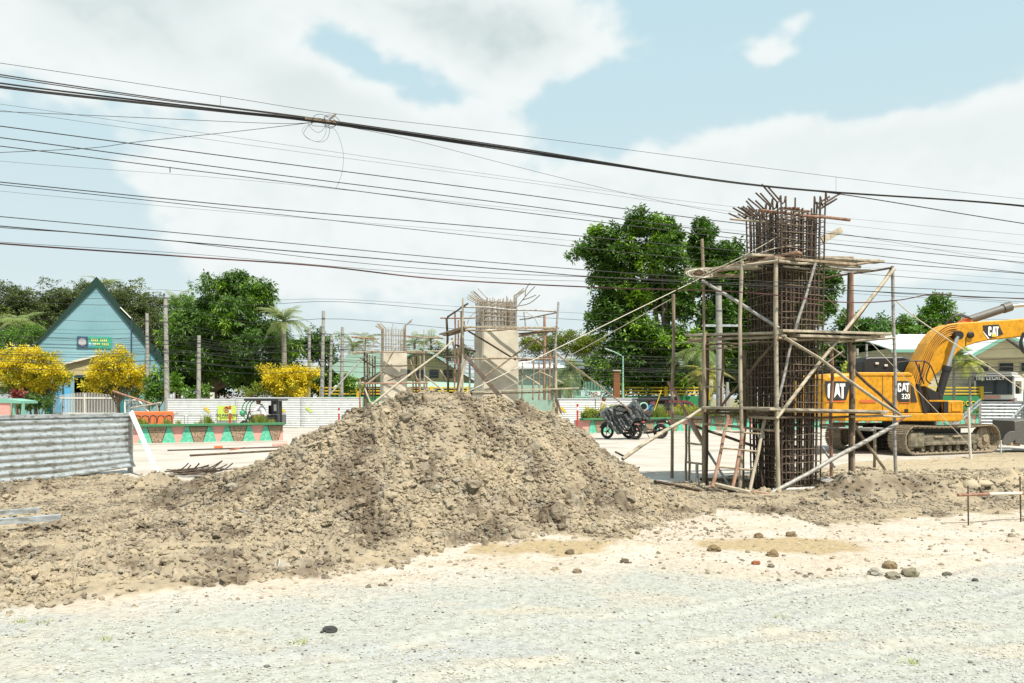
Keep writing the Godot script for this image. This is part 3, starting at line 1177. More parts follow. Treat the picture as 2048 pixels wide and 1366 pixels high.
func grass_tuft() -> ArrayMesh:
	var mb := MB.new()
	var r := RandomNumberGenerator.new()
	r.seed = 4
	for i in 12:
		var a := r.randf() * TAU
		var lean := r.randf_range(0.1, 0.7)
		var dir := Vector3(cos(a), 0, sin(a))
		var side := Vector3(-sin(a), 0, cos(a)) * 0.025
		var base := dir * r.randf() * 0.15
		var mid := base + Vector3(0, 0.6, 0) + dir * lean * 0.3
		var tip := base + Vector3(0, r.randf_range(0.8, 1.0), 0) + dir * lean
		mb.quad(base - side, base + side, mid + side * 0.8, mid - side * 0.8)
		mb.tri(mid - side * 0.8, mid + side * 0.8, tip)
	return mb.mesh()


func planters() -> void:
	planter(255, 890, 566, "pink street planter with green triangles ending beside the soil mound", 0.95, 0.42, 3)
	planter(1165, 868.5, 1700, "pink and green street planter behind the parked motorcycles", 0.9, 0.7, 9)
	planter(1712, 855.5, 2120, "pink and green street planter behind the yellow digger", 0.9, 0.45, 13)
	# orange blocks standing on the bed of the left planter
	var b := thing("orange_barrier", "orange painted low block wall with scrawled marks standing on the planter", "barrier", Vector3(gx(304, 29.1), 0.66, -29.1), 0.43)
	var mb := MB.new()
	mb.slab(Vector3(-0.72, 0, -0.1), Vector3(0.72, 0.5, 0.1), 0.03)
	part(b, "block", mb, M.orange_block)
	var scr := MB.new()
	for i in 5:
		var x := -0.6 + 0.26 * i
		scr.path(curve([Vector3(x, 0.1, 0.11), Vector3(x + 0.02, 0.3, 0.11), Vector3(x + 0.12, 0.36, 0.11), Vector3(x + 0.22, 0.3, 0.11), Vector3(x + 0.23, 0.08, 0.11)], 4), PackedFloat32Array([0.012]), 4)
	part(b, "scrawl", scr, M.sign_dark).set_meta("kind", "stuff")


# panel of corrugated sheet: ribs run along its length
func corrugated(w: float, h: float, rib: float, deep: float, sag := 0.0, curl := 0.0) -> MB:
	var mb := MB.new()
	var rows := int(h / rib * 6.0)
	var cols := 16 if curl > 0.0 or sag > 0.0 else 1
	for j in rows + 1:
		var y := h * j / rows
		var ph := TAU * y / rib
		var z := deep * clampf(sin(ph) * 1.5, -1.0, 1.0)
		var slope := deep * TAU / rib * cos(ph)
		for i in cols + 1:
			var u := float(i) / cols
			var zz := z + sag * sin(u * PI * 1.4) * sin(y / h * PI)
			var yy := y
			if curl > 0.0:
				var k := maxf(0.0, u - 0.55) / 0.45 * maxf(0.0, 0.4 - y / h) / 0.4
				zz += curl * k
				yy += curl * 0.55 * k
			mb.vert(Vector3((u - 0.5) * w, yy, zz), Vector3(0, -slope, 1).normalized())
	for j in rows:
		for i in cols:
			var a := j * (cols + 1) + i
			mb.face(a, a + 1, a + cols + 2)
			mb.face(a, a + cols + 2, a + cols + 1)
	return mb


func hoarding(px0: float, px1: float, py: float, d: float, label: String, bottom := 0.02) -> Node3D:
	var x0 := gx(px0, d)
	var x1 := gx(px1, d)
	var top := EYE - (py - HY) / F * d
	var o := thing("street_hoarding", label, "hoarding", Vector3((x0 + x1) / 2, bottom, -d))
	part(o, "sheet", corrugated(x1 - x0 - 0.03, top - bottom, 0.10, 0.012), M.white_sheet)
	for s: float in [-1.0, 1.0]:
		var p := MB.new()
		p.slab(Vector3(s * (x1 - x0) / 2 - 0.025, -0.1, -0.03), Vector3(s * (x1 - x0) / 2 + 0.025, top - bottom + 0.03, -0.09))
		part(o, "post", p, M.galvanised)
	var rail := MB.new()
	rail.slab(Vector3(-(x1 - x0) / 2, top - bottom - 0.04, 0.012), Vector3((x1 - x0) / 2, top - bottom + 0.01, 0.03))
	part(o, "rail", rail, M.white_sheet)
	return o


func hoardings() -> void:
	var a := hoarding(335, 470, 798, 44.0, "white corrugated hoarding panel carrying the lime no parking sign")
	var b := hoarding(471, 601, 795, 44.3, "white corrugated hoarding panel behind the dark tricycle")
	var c := hoarding(602, 725, 795, 44.6, "white corrugated hoarding panel ending at the green fence by the mound")
	var e := hoarding(1108, 1190, 797, 44.6, "white corrugated hoarding panel behind the walking person's back")
	var f := hoarding(1191, 1275, 796, 44.6, "white corrugated hoarding panel in front of the walking person")
	# slanted yellow strips stuck on the sheets
	for q: Array in [[a, 0.4], [b, 0.55], [c, -0.1], [c, 0.78], [e, 0.1], [f, 0.62], [e, 0.55]]:
		var m := MB.new()
		var w := 3.2
		m.box(Vector3(0.40, 0.13, 0.006), Transform3D(Basis(Vector3.BACK, -0.75), Vector3((q[1] - 0.3) * w, 0.98, 0.03)))
		part(q[0], "strip", m, M.sign_lime if q[0] == c else M.yellow_rail)
	# sign
	var s := thing("no_parking_sign", "lime green sign reading no parking, hung on white hoarding", "sign", Vector3(gx(453.5, 43.9), pt(0, 826, 43.9).y, -43.9))
	var w := gx(472, 43.9) - gx(435, 43.9)
	var mb := MB.new()
	mb.box(Vector3(w, 0.80, 0.02), Transform3D(), 0.004)
	part(s, "board", mb, M.sign_lime)
	mb = MB.new()
	mb.torus(Transform3D(Basis(), Vector3(0, 0.2, 0.016)), 0.145, 0.026, 24, 6)
	mb.box(Vector3(0.29, 0.04, 0.02), Transform3D(Basis(Vector3.BACK, -0.7), Vector3(0, 0.2, 0.016)))
	part(s, "ring", mb, M.brick)
	part(s, "letter", text("P", 0.22), M.sign_dark, Transform3D(Basis(), Vector3(0, 0.2, 0.018)))
	part(s, "lettering", text("NO PARKING", 0.145), M.sign_dark, Transform3D(Basis().scaled(Vector3(0.98, 1, 1)), Vector3(0, -0.13, 0.018)))
	mb = MB.new()
	mb.box(Vector3(0.75, 0.035, 0.012), Transform3D(Basis(), Vector3(0, -0.27, 0.014)))
	part(s, "underline", mb, M.sign_dark)

	# the near galvanised sheet with its post and brace
	var p0 := Vector3(gx(-60, 14.6), -0.05, -14.6)
	var p1 := Vector3(gx(258, 17.6), 0.10, -17.6)
	var along_v := p1 - p0
	var o := thing("galvanised_hoarding", "muddy galvanised corrugated hoarding panel propped by a white brace", "hoarding", (p0 + p1) / 2, atan2(-along_v.z, along_v.x))
	part(o, "sheet", corrugated(along_v.length(), 1.27, 0.14, 0.012, 0.04, 0.22), M.galvanised)
	mb = MB.new()
	mb.slab(Vector3(-along_v.length() / 2, 1.22, -0.02), Vector3(along_v.length() / 2, 1.30, 0.03), 0.004)
	part(o, "top_rail", mb, M.galvanised)
	mb = MB.new()
	mb.slab(Vector3(-along_v.length() / 2, 0.46, -0.05), Vector3(along_v.length() / 2, 0.52, -0.02), 0.004)
	part(o, "middle_rail", mb, M.galvanised)
	mb = MB.new()
	mb.slab(Vector3(along_v.length() / 2, -0.2, -0.06), Vector3(along_v.length() / 2 + 0.07, 1.31, 0.05), 0.006)
	part(o, "post", mb, M.pipe)
	var br := MB.new()
	br.bar(pt(262, 824, 17.55), pt(322, 962, 15.6), 0.10, 0.035, 0.006, Vector3.BACK)
	solo("hoarding_brace", br, M.pvc_white, "white steel brace propping the post of the muddy galvanised hoarding", "brace")
	# the far right sheet with its two braces, beyond the digger
	o = thing("galvanised_hoarding", "clean galvanised panel with slanting braces beyond the digger's track", "hoarding", Vector3(gx(2005, 28.6), 0, -28.6), -0.35)
	part(o, "sheet", corrugated(1.4, 1.42, 0.115, 0.016), M.galvanised, Transform3D(Basis(), Vector3(0, 0.1, 0)))
	for s2: float in [-0.72, 0.72]:
		mb = MB.new()
		mb.slab(Vector3(s2 - 0.04, -0.1, 0.02), Vector3(s2 + 0.04, 1.62, 0.09), 0.006)
		part(o, "post", mb, M.pipe)
	for q: Array in [[Vector3(0.72, 1.5, 0.1), Vector3(-0.6, 0.1, 0.9)], [Vector3(1.25, 1.5, 0.15), Vector3(0.1, 0.0, 1.1)], [Vector3(-0.72, 1.6, 0.1), Vector3(-1.7, 0.6, 0.3)], [Vector3(-0.72, 1.45, 0.1), Vector3(-2.3, 0.0, 0.7)]]:
		mb = MB.new()
		mb.bar(q[0], q[1], 0.06, 0.05, 0.005)
		part(o, "brace", mb, M.galvanised)
	o = thing("galvanised_hoarding", "galvanised panel edge-on behind the digger's bucket", "hoarding", Vector3(gx(2062, 29.2), 0, -29.2), 0.1)
	part(o, "sheet", corrugated(1.3, 1.5, 0.115, 0.016), M.galvanised, Transform3D(Basis(), Vector3(0, 0.05, 0)))
	mb = MB.new()
	mb.slab(Vector3(-0.72, -0.1, 0.02), Vector3(-0.62, 1.66, 0.1), 0.006)
	part(o, "post", mb, M.pipe)


func rect(parent: Node, called: String, a: Vector3, b: Vector3, m: Material, bev := 0.0) -> MeshInstance3D:
	var mb := MB.new()
	mb.slab(a, b, bev)
	return part(parent, called, mb, m)


func buildings() -> void:
	# teal gabled hall
	var d := 55.0
	var s := d / F
	var cx := gx(193, d)
	var o := thing("gabled_hall", "teal gabled hall with a steep dark green roof and a banner", "building", Vector3(cx, 0, -d), 0.47)
	o.scale.x = 0.89
	var hh := EYE + 236.0 * s
	var run := 131.0 * s
	var eave := EYE + 84.0 * s
	var foot := run + 14.0 * s
	var mb := MB.new()
	var dh := EYE + 40.0 * s
	var dx := 46.0 * s
	# gable wall in three pieces round a real doorway
	mb.prism(PackedVector2Array([Vector2(-foot, dh), Vector2(foot, dh), Vector2(foot, eave - 0.6), Vector2(0, hh), Vector2(-foot, eave - 0.6)]), -0.25, 0.0)
	mb.slab(Vector3(-foot, -0.1, -0.25), Vector3(-dx, dh, 0.0))
	mb.slab(Vector3(dx, -0.1, -0.25), Vector3(foot, dh, 0.0))
	part(o, "gable_wall", mb, M.teal_wall)
	mb = MB.new()
	mb.slab(Vector3(-foot, -0.1, -12.0), Vector3(-foot + 0.25, eave - 0.6, -0.25))
	mb.slab(Vector3(foot - 0.25, -0.1, -12.0), Vector3(foot, eave - 0.6, -0.25))
	mb.prism(PackedVector2Array([Vector2(-foot, -0.1), Vector2(foot, -0.1), Vector2(foot, eave - 0.6), Vector2(0, hh), Vector2(-foot, eave - 0.6)]), -12.25, -12.0)
	part(o, "side_wall", mb, M.teal_wall)
	for k: float in [-1.0, 1.0]:
		mb = MB.new()
		var a := Vector3(0, hh + 0.22, 0)
		var b := Vector3(k * (foot + 0.5), eave - 0.9, 0)
		var dir := (b - a).normalized()
		var up := Vector3(-dir.y, dir.x, 0) * k
		mb.prism(PackedVector2Array([Vector2(a.x, a.y), Vector2(b.x, b.y), Vector2(b.x - up.x * 0.42, b.y - up.y * 0.42 * k), Vector2(a.x, a.y - 0.62)]), -12.5, 0.14)
		part(o, "roof", mb, M.dark_green)
	# banner with emblem, two bands and lettering too small to read
	var by := EYE + 111.0 * s
	mb = MB.new()
	var bx := -4.0 * s
	mb.box(Vector3(70 * s, 23 * s, 0.05), Transform3D(Basis(), Vector3(bx, by, 0.05)))
	var ban := part(o, "banner", mb, M.sign_green)
	rect(ban, "emblem_field", Vector3(bx - 34 * s, by - 11 * s, 0.08), Vector3(bx - 13 * s, by + 11 * s, 0.10), M.sign_navy)
	mb = MB.new()
	mb.lathe(PackedVector2Array([Vector2(0.27, 0), Vector2(0.27, 0.02), Vector2(0, 0.02)]), Transform3D(Basis(Vector3.RIGHT, PI / 2), Vector3(bx - 24 * s, by, 0.10)), 20)
	part(ban, "emblem", mb, M.sign_grey)
	rect(ban, "band", Vector3(bx - 12.5 * s, by - 8 * s, 0.08), Vector3(bx + 2 * s, by - 1 * s, 0.10), M.sign_blue)
	for row in 2:
		mb = MB.new()
		for i in 11:
			if (i * 7 + row * 3) % 5 == 0:
				continue
			var lx := bx + (-10.0 + 3.6 * i) * s
			mb.slab(Vector3(lx, by + (1.5 - 7.5 * row) * s, 0.10), Vector3(lx + 2.3 * s, by + (8.0 - 9.0 * row) * s, 0.115))
		part(ban, "lettering", mb, M.sign_letter).set_meta("kind", "stuff")
	mb = MB.new()
	mb.tube(Vector3(71 * s, 0.5, 0.1), Vector3(71 * s, EYE + 155 * s, 0.1), 0.05, 0.05, 6)
	part(o, "drain_pipe", mb, M.sign_navy)
	mb = MB.new()
	mb.bar(Vector3(48 * s, EYE + 183 * s, 0.2), Vector3(70 * s, EYE + 162 * s, 0.2), 0.06, 0.07)
	part(o, "light_tube", mb, M.white_paint)
	for k in 2:
		mb = MB.new()
		var ax := (100.0 + 22.0 * k) * s
		mb.path(curve([Vector3(ax, EYE + 70 * s, 0.02), Vector3(ax, EYE + 92 * s, 0.02), Vector3(ax + 5 * s, EYE + 99 * s, 0.02), Vector3(ax + 10 * s, EYE + 92 * s, 0.02), Vector3(ax + 10 * s, EYE + 70 * s, 0.02)], 3), PackedFloat32Array([0.04]), 5)
		part(o, "arch_trim", mb, M.teal_trim)
	# porch
	mb = MB.new()
	mb.prism(PackedVector2Array([Vector2(-62 * s, EYE + 66 * s), Vector2(0, EYE + 83 * s), Vector2(60 * s, EYE + 66 * s), Vector2(60 * s, EYE + 62 * s), Vector2(0, EYE + 79 * s), Vector2(-62 * s, EYE + 62 * s)]), 0.0, 2.6)
	part(o, "porch_roof", mb, M.off_white)
	mb = MB.new()
	mb.prism(PackedVector2Array([Vector2(-58 * s, EYE + 44 * s), Vector2(58 * s, EYE + 44 * s), Vector2(58 * s, EYE + 63 * s), Vector2(0, EYE + 78 * s), Vector2(-58 * s, EYE + 63 * s)]), 2.2, 2.35)
	part(o, "porch_gable", mb, M.tan_wall)
	for k: float in [-57.0, -45.0, 56.0]:
		rect(o, "porch_post", Vector3(k * s - 0.12, -0.1, 2.0), Vector3(k * s + 0.12, EYE + 44 * s, 2.3), M.teal_trim if k > 0 else M.teal_wall)
	for k: float in [-54.0, -70.0]:
		rect(o, "blue_pilaster", Vector3(k * s - 0.2, -0.1, 2.36), Vector3(k * s + 0.2, EYE + 20 * s, 2.5), M.sign_blue)

	# white picket gate
	d = 50.0
	s = d / F
	o = thing("picket_gate", "white steel picket gate with an arched top before the teal hall", "gate", Vector3(gx(172, d), 0, -d))
	var gw := 66.0 * s
	for i in 44:
		var x := -gw + 2 * gw * i / 43.0
		var top := EYE + 4.0 * s + 7.0 * s * sin(PI * i / 43.0)
		mb = MB.new()
		mb.tube(Vector3(x, 0.1, 0), Vector3(x, top, 0), 0.022, 0.018, 5)
		part(o, "picket", mb, M.white_paint)
	for y: float in [EYE - 0.1 * s, EYE - 31 * s]:
		rect(o, "rail", Vector3(-gw, y - 0.05, -0.03), Vector3(gw, y + 0.05, 0.03), M.white_paint)
	rect(o, "middle_post", Vector3(-4 * s, 0, -0.05), Vector3(-1 * s, EYE + 9 * s, 0.05), M.white_paint)
	for k: float in [-1.0, 1.0]:
		rect(o, "gate_post", Vector3(k * (gw + 0.3) - 0.16, -0.1, -0.2), Vector3(k * (gw + 0.3) + 0.16, EYE + 0.25, 0.1), M.teal_trim)
	# rusty fence under the mango tree
	o = thing("rusty_fence", "rusty red picket fence in the shade of the mango tree", "fence", Vector3(0, 0, -50.5))
	for i in 46:
		var x := gx(345.0 + 5.6 * i, 50.5)
		mb = MB.new()
		mb.tube(Vector3(x, 0.1, 0), Vector3(x, 1.9 + 0.05 * sin(i * 2.3), 0), 0.02, 0.014, 5)
		part(o, "picket", mb, M.timber_red)
	rect(o, "rail", Vector3(gx(340, 50.5), 1.5, -0.03), Vector3(gx(604, 50.5), 1.56, 0.03), M.timber_red)
	rect(o, "white_post", Vector3(gx(421, 50.4), 0, 0), Vector3(gx(428, 50.4), 2.0, 0.2), M.white_paint)

	# low house with green roofs behind the far columns
	d = 56.0
	s = d / F
	o = thing("green_roof_house", "low house with pale green sheet roofs behind the concrete columns", "house", Vector3(gx(815, d), 0, -d))
	mb = MB.new()
	mb.prism(PackedVector2Array([Vector2(-130 * s, EYE + 42 * s), Vector2(-60 * s, EYE + 42 * s), Vector2(30 * s, EYE + 96 * s), Vector2(118 * s, EYE + 42 * s), Vector2(135 * s, EYE + 32 * s), Vector2(135 * s, EYE + 22 * s), Vector2(-130 * s, EYE + 22 * s)]), -9.0, 0.0)
	part(o, "upper_wall", mb, M.tan_wall)
	mb = MB.new()
	mb.slab(Vector3(-130 * s, -0.1, -9.0), Vector3(135 * s, EYE + 22 * s, -6.0))
	mb.slab(Vector3(-130 * s, -0.1, -6.0), Vector3(-122 * s, EYE + 22 * s, 0.0))
	mb.slab(Vector3(128 * s, -0.1, -6.0), Vector3(135 * s, EYE + 22 * s, 0.0))
	part(o, "back_wall", mb, M.inner_wall)
	mb = MB.new()
	mb.prism(PackedVector2Array([Vector2(-150 * s, EYE + 62 * s), Vector2(-104 * s, EYE + 92 * s), Vector2(20 * s, EYE + 92 * s), Vector2(-28 * s, EYE + 66 * s), Vector2(-95 * s, EYE + 38 * s), Vector2(-140 * s, EYE + 50 * s)]), -1.0, 0.6)
	part(o, "side_roof", mb, M.green_roof)
	for k: float in [-1.0, 1.0]:
		mb = MB.new()
		mb.bar(Vector3(30 * s, EYE + 100 * s, -4.2), Vector3(30 * s + k * 110 * s, EYE + 38 * s, -4.2), 10.5, 0.16)
		part(o, "main_roof", mb, M.green_roof)
	mb = MB.new()
	mb.bar(Vector3(0, EYE + 32 * s, 0.2), Vector3(0, EYE + 19 * s, 2.2), 270 * s, 0.1)
	part(o, "awning", mb, M.green_roof)
	for i in 6:
		rect(o, "porch_post", Vector3((-118 + 47 * i) * s, -0.1, -0.2), Vector3((-114 + 47 * i) * s, EYE + 22 * s, 0.0), M.tan_wall)
	for i in 5:
		rect(o, "window", Vector3((-40 + 28 * i) * s, EYE + 40 * s, 0.03), Vector3((-22 + 28 * i) * s, EYE + 56 * s, 0.08), M.window_glass)

	# yellow rails on a green parapet: two runs
	for q: Array in [[640, 940, 51.0, 822, "yellow railing on a green wall behind the two far columns"], [1243, 1420, 51.0, 796, "yellow railing on a green wall under the big tree"], [1850, 1965, 50.5, 797, "yellow railing on a green wall beside the parked truck"]]:
		d = q[2]
		s = d / F
		o = thing("railing_wall", q[4], "railing", Vector3(0, 0, -d))
		var x0 := gx(q[0], d)
		var x1 := gx(q[1], d)
		rect(o, "parapet", Vector3(x0, -0.1, -0.1), Vector3(x1, EYE + 4 * s, 0.1), M.green_wall)
		for k in 3:
			rect(o, "rail", Vector3(x0, EYE + (7 + 6.2 * k) * s, -0.04), Vector3(x1, EYE + (9.6 + 6.2 * k) * s, 0.04), M.yellow_rail)
		var n := int((x1 - x0) / 2.4)
		for i in n + 1:
			var x := lerpf(x0 + 0.1, x1 - 0.1, float(i) / n)
			rect(o, "post", Vector3(x - 0.1, EYE - 4 * s, -0.09), Vector3(x + 0.1, EYE + 23 * s, 0.13), M.yellow_rail)
		if q[0] == 1850:
			for i in 8:
				mb = MB.new()
				var x := lerpf(x0 + 0.9, x1 - 0.3, i / 7.0)
				mb.torus(Transform3D(Basis(), Vector3(x, 1.3, 0.12)), 0.13, 0.035, 12, 5)
				part(o, "painted_ring", mb, M.yellow_rail)
	# brown gate pillar and mint steel gate with its sign
	o = thing("gate_pillar", "brown square gate pillar with a flat cap beside the mint gate", "pillar", Vector3(gx(1233, 49.5), 0, -49.5))
	s = 49.5 / F
	rect(o, "shaft", Vector3(-6.5 * s, -0.1, -0.2), Vector3(6.5 * s, EYE + 53 * s, 0.2), M.brown_pillar, 0.02)
	rect(o, "cap", Vector3(-7.6 * s, EYE + 53 * s, -0.25), Vector3(7.6 * s, EYE + 55.5 * s, 0.25), M.off_white)
	o = thing("steel_gate", "mint green barred steel gate left of the brown pillar", "gate", Vector3(0, 0, -50.0))
	s = 50.0 / F
	for i in 26:
		var px := 1150.0 + 2.95 * i
		var top := EYE + (33.0 - 13.0 * smoothstep(0.45, 1.0, i / 25.0)) * s if px > 1167 else EYE + 14.0 * s
		mb = MB.new()
		mb.tube(Vector3(gx(px, 50.0), 0.2, 0), Vector3(gx(px, 50.0), top, 0), 0.018, 0.018, 5)
		part(o, "bar", mb, M.mint_bar)
	for y: float in [14.0, 3.0, -20.0]:
		rect(o, "rail", Vector3(gx(1148, 50), EYE + (y - 1) * s, -0.02), Vector3(gx(1226, 50), EYE + (y + 0.8) * s, 0.03), M.mint_bar)
	rect(o, "kick_plate", Vector3(gx(1148, 50), 0.2, -0.02), Vector3(gx(1226, 50), EYE + 2 * s, 0.01), M.mint_bar)
	o = thing("no_vaping_sign", "white sign with black NO lettering hung on the mint gate", "sign", Vector3(gx(1191, 49.8), EYE + 7.0 * s, -49.8))
	rect(o, "board", Vector3(-10 * s, -6 * s, 0), Vector3(10 * s, 6 * s, 0.03), M.white_paint)
	part(o, "lettering", text("NO", 0.19), M.sign_dark, Transform3D(Basis().scaled(Vector3(1.1, 1, 1)), Vector3(-0.09, 0.065, 0.035)))
	part(o, "lettering", text("VAPING", 0.12), M.sign_dark, Transform3D(Basis(), Vector3(0.02, -0.105, 0.035)))
	# mint shed behind the gate
	o = thing("mint_shed", "pale green shed wall behind the scaffolded middle column", "shed", Vector3(gx(1105, 53.0), 0, -53.0))
	rect(o, "wall", Vector3(-2.6, -0.1, -3), Vector3(1.9, 3.6, 0), M.green_roof)
	mb = MB.new()
	mb.bar(Vector3(-0.4, 4.3, -2.5), Vector3(-0.4, 3.6, 0.5), 5.0, 0.08)
	part(o, "roof", mb, M.white_roof)

	# cream school building with white roofs and green fascia, right
	d = 52.0
	s = d / F
	o = thing("cream_building", "cream building with white sheet roofs and green fascia behind the digger", "building", Vector3(gx(1920, d), 0, -d))
	rect(o, "wall", Vector3(-145 * s, -0.1, -10), Vector3(260 * s, EYE + 98 * s, 0), M.cream_wall)
	mb = MB.new()
	mb.prism(PackedVector2Array([Vector2(12 * s, EYE + 80 * s), Vector2(120 * s, EYE + 80 * s), Vector2(66 * s, EYE + 119 * s)]), 0.0, 1.0)
	part(o, "gable", mb, M.cream_wall)
	mb = MB.new()
	mb.prism(PackedVector2Array([Vector2(-0.6, EYE + 95 * s), Vector2(-0.6, EYE + 97 * s), Vector2(6.0, EYE + 142 * s), Vector2(6.0, EYE + 138 * s)]), -148 * s, 300 * s, Transform3D(Basis(Vector3.UP, PI / 2), Vector3(0, 0, 0)))
	part(o, "main_roof", mb, M.white_roof)
	rect(o, "fascia", Vector3(-148 * s, EYE + 90 * s, 0.62), Vector3(15 * s, EYE + 96 * s, 0.72), M.green_trim)
	for k: float in [-1.0, 1.0]:
		mb = MB.new()
		mb.bar(Vector3(66 * s, EYE + 124 * s, -1.6), Vector3(66 * s + k * 72 * s, EYE + 84 * s, -1.6), 6.4, 0.1)
		part(o, "gable_roof", mb, M.white_roof)
		mb = MB.new()
		mb.bar(Vector3(66 * s, EYE + 121 * s, 1.66), Vector3(66 * s + k * 72 * s, EYE + 81 * s, 1.66), 0.1, 0.2)
		part(o, "bargeboard", mb, M.green_trim)
	for q: Array in [[28, 56], [76, 106], [120, 150]]:
		var f := rect(o, "window", Vector3(q[0] * s, EYE + 52 * s, 0.02), Vector3(q[1] * s, EYE + 72 * s, 0.06), M.off_white)
		var n := 7
		for i in n:
			mb = MB.new()
			var y := EYE + (54.0 + 16.5 * i / n) * s
			mb.box(Vector3((q[1] - q[0] - 2) * s, 2.2 * s, 0.02), Transform3D(Basis(Vector3.RIGHT, 0.5), Vector3((q[0] + q[1]) / 2.0 * s, y + 0.03, 0.09)))
			part(f, "louvre", mb, M.window_glass)
	for i in 6:
		rect(o, "siding", Vector3(-20 * s, EYE + (6.0 + 7.5 * i) * s, 0.0), Vector3(60 * s, EYE + (12.2 + 7.5 * i) * s, 0.04), M.off_white)
	# small building behind, seen over the wall at far left
	o = thing("street_kiosk", "small stall with a green curved roof and a pink flowered panel", "stall", Vector3(gx(8, 34.0), 0, -34.0))
	s = 34.0 / F
	mb = MB.new()
	mb.prism(PackedVector2Array([Vector2(-60 * s, EYE - 2 * s), Vector2(-60 * s, EYE - 7 * s), Vector2(34 * s, EYE - 11 * s), Vector2(34 * s, EYE - 6 * s), Vector2(0, EYE - 1 * s)]), -1.2, 0.0)
	part(o, "roof", mb, M.green_trim)
	rect(o, "panel", Vector3(-60 * s, 0.3, -0.1), Vector3(10 * s, EYE - 10 * s, -0.05), M.pink_paint)
	for k: float in [14.0, 32.0]:
		rect(o, "post", Vector3(k * s, -0.1, -0.2), Vector3((k + 4) * s, EYE - 8 * s, -0.1), M.green_trim)
	rect(o, "wheel_guard", Vector3(-60 * s, -0.02, -1.0), Vector3(36 * s, 0.32, -0.1), M.green_wall)


# a spray of leaves: leaf length, width, how many, spread, droop
func spray(count: int, long: float, wide: float, spread: float, droop: float, seed_value: int, fold := 0.25) -> ArrayMesh:
	var mb := MB.new()
	var r := RandomNumberGenerator.new()
	r.seed = seed_value
	for i in count:
		var a := r.randf() * TAU
		var el := r.randf_range(-0.5, 1.0)
		var dir := Vector3(cos(a) * cos(el), sin(el), sin(a) * cos(el))
		var base := dir * spread * r.randf_range(0.05, 0.8)
		var l := long * r.randf_range(0.7, 1.15)
		var out := (dir + Vector3(r.randf() - 0.5, r.randf() - 0.5, r.randf() - 0.5) * 0.8).normalized()
		var side := out.cross(Vector3.UP)
		if side.length() < 0.1:
			side = Vector3.RIGHT
		side = side.normalized().rotated(out, r.randf_range(-0.9, 0.9))
		var nn := side.cross(out)
		var mid := base + out * l * 0.5 - nn * fold * wide
		var tip := base + out * l - Vector3.UP * droop * l
		var w := side * wide * 0.5
		mb.tri(base, mid + w + nn * fold * wide, mid)
		mb.tri(base, mid, mid - w + nn * fold * wide)
		mb.tri(mid + w + nn * fold * wide, tip, mid)
		mb.tri(mid, tip, mid - w + nn * fold * wide)
	return mb.mesh()


# lobes: [centre, radii]; each lobe is filled with puffs, each puff with sprays
func crown(parent: Node, lobes: Array, per_area: float, mesh: ArrayMesh, m: Material, tones: Array, size: float, puff: float, seed_value: int, young := 0.12) -> void:
	var r := RandomNumberGenerator.new()
	r.seed = seed_value
	var xfs: Array[Transform3D] = []
	var cols := PackedColorArray()
	for l: Array in lobes:
		var c: Vector3 = l[0]
		var rad: Vector3 = l[1]
		var area := rad.x * rad.y * PI
		var puffs := maxi(4, int(area / (puff * puff) * 1.5))
		var each := maxi(4, int(per_area * 2.4 * area / puffs))
		for p in puffs:
			var dir := Vector3(r.randfn(), r.randfn() + 0.25, r.randfn()).normalized()
			var pc := c + dir * rad * pow(r.randf(), 0.4) * 0.92
			var pr := puff * r.randf_range(0.6, 1.25)
			var bright := r.randf()
			var fresh := r.randf() < young
			for k in each:
				var q := Vector3(r.randfn(), r.randfn() * 0.8 + 0.2, r.randfn())
				q = q.normalized() * pow(r.randf(), 0.45)
				var s := size * r.randf_range(0.7, 1.25)
				var b := Basis.from_euler(Vector3(r.randf_range(-0.5, 0.5), r.randf() * TAU, r.randf_range(-0.5, 0.5))).scaled(Vector3.ONE * s)
				xfs.append(Transform3D(b, pc + q * pr))
				var t := clampf(bright * 0.6 + r.randf() * 0.5, 0.0, 1.0)
				var col: Color = (tones[0] as Color).lerp(tones[1], t)
				if fresh and r.randf() < 0.7:
					col = col.lerp(tones[2], r.randf_range(0.5, 1.0))
				cols.append(col)
	many(parent, "crown", mesh, m, xfs, cols)


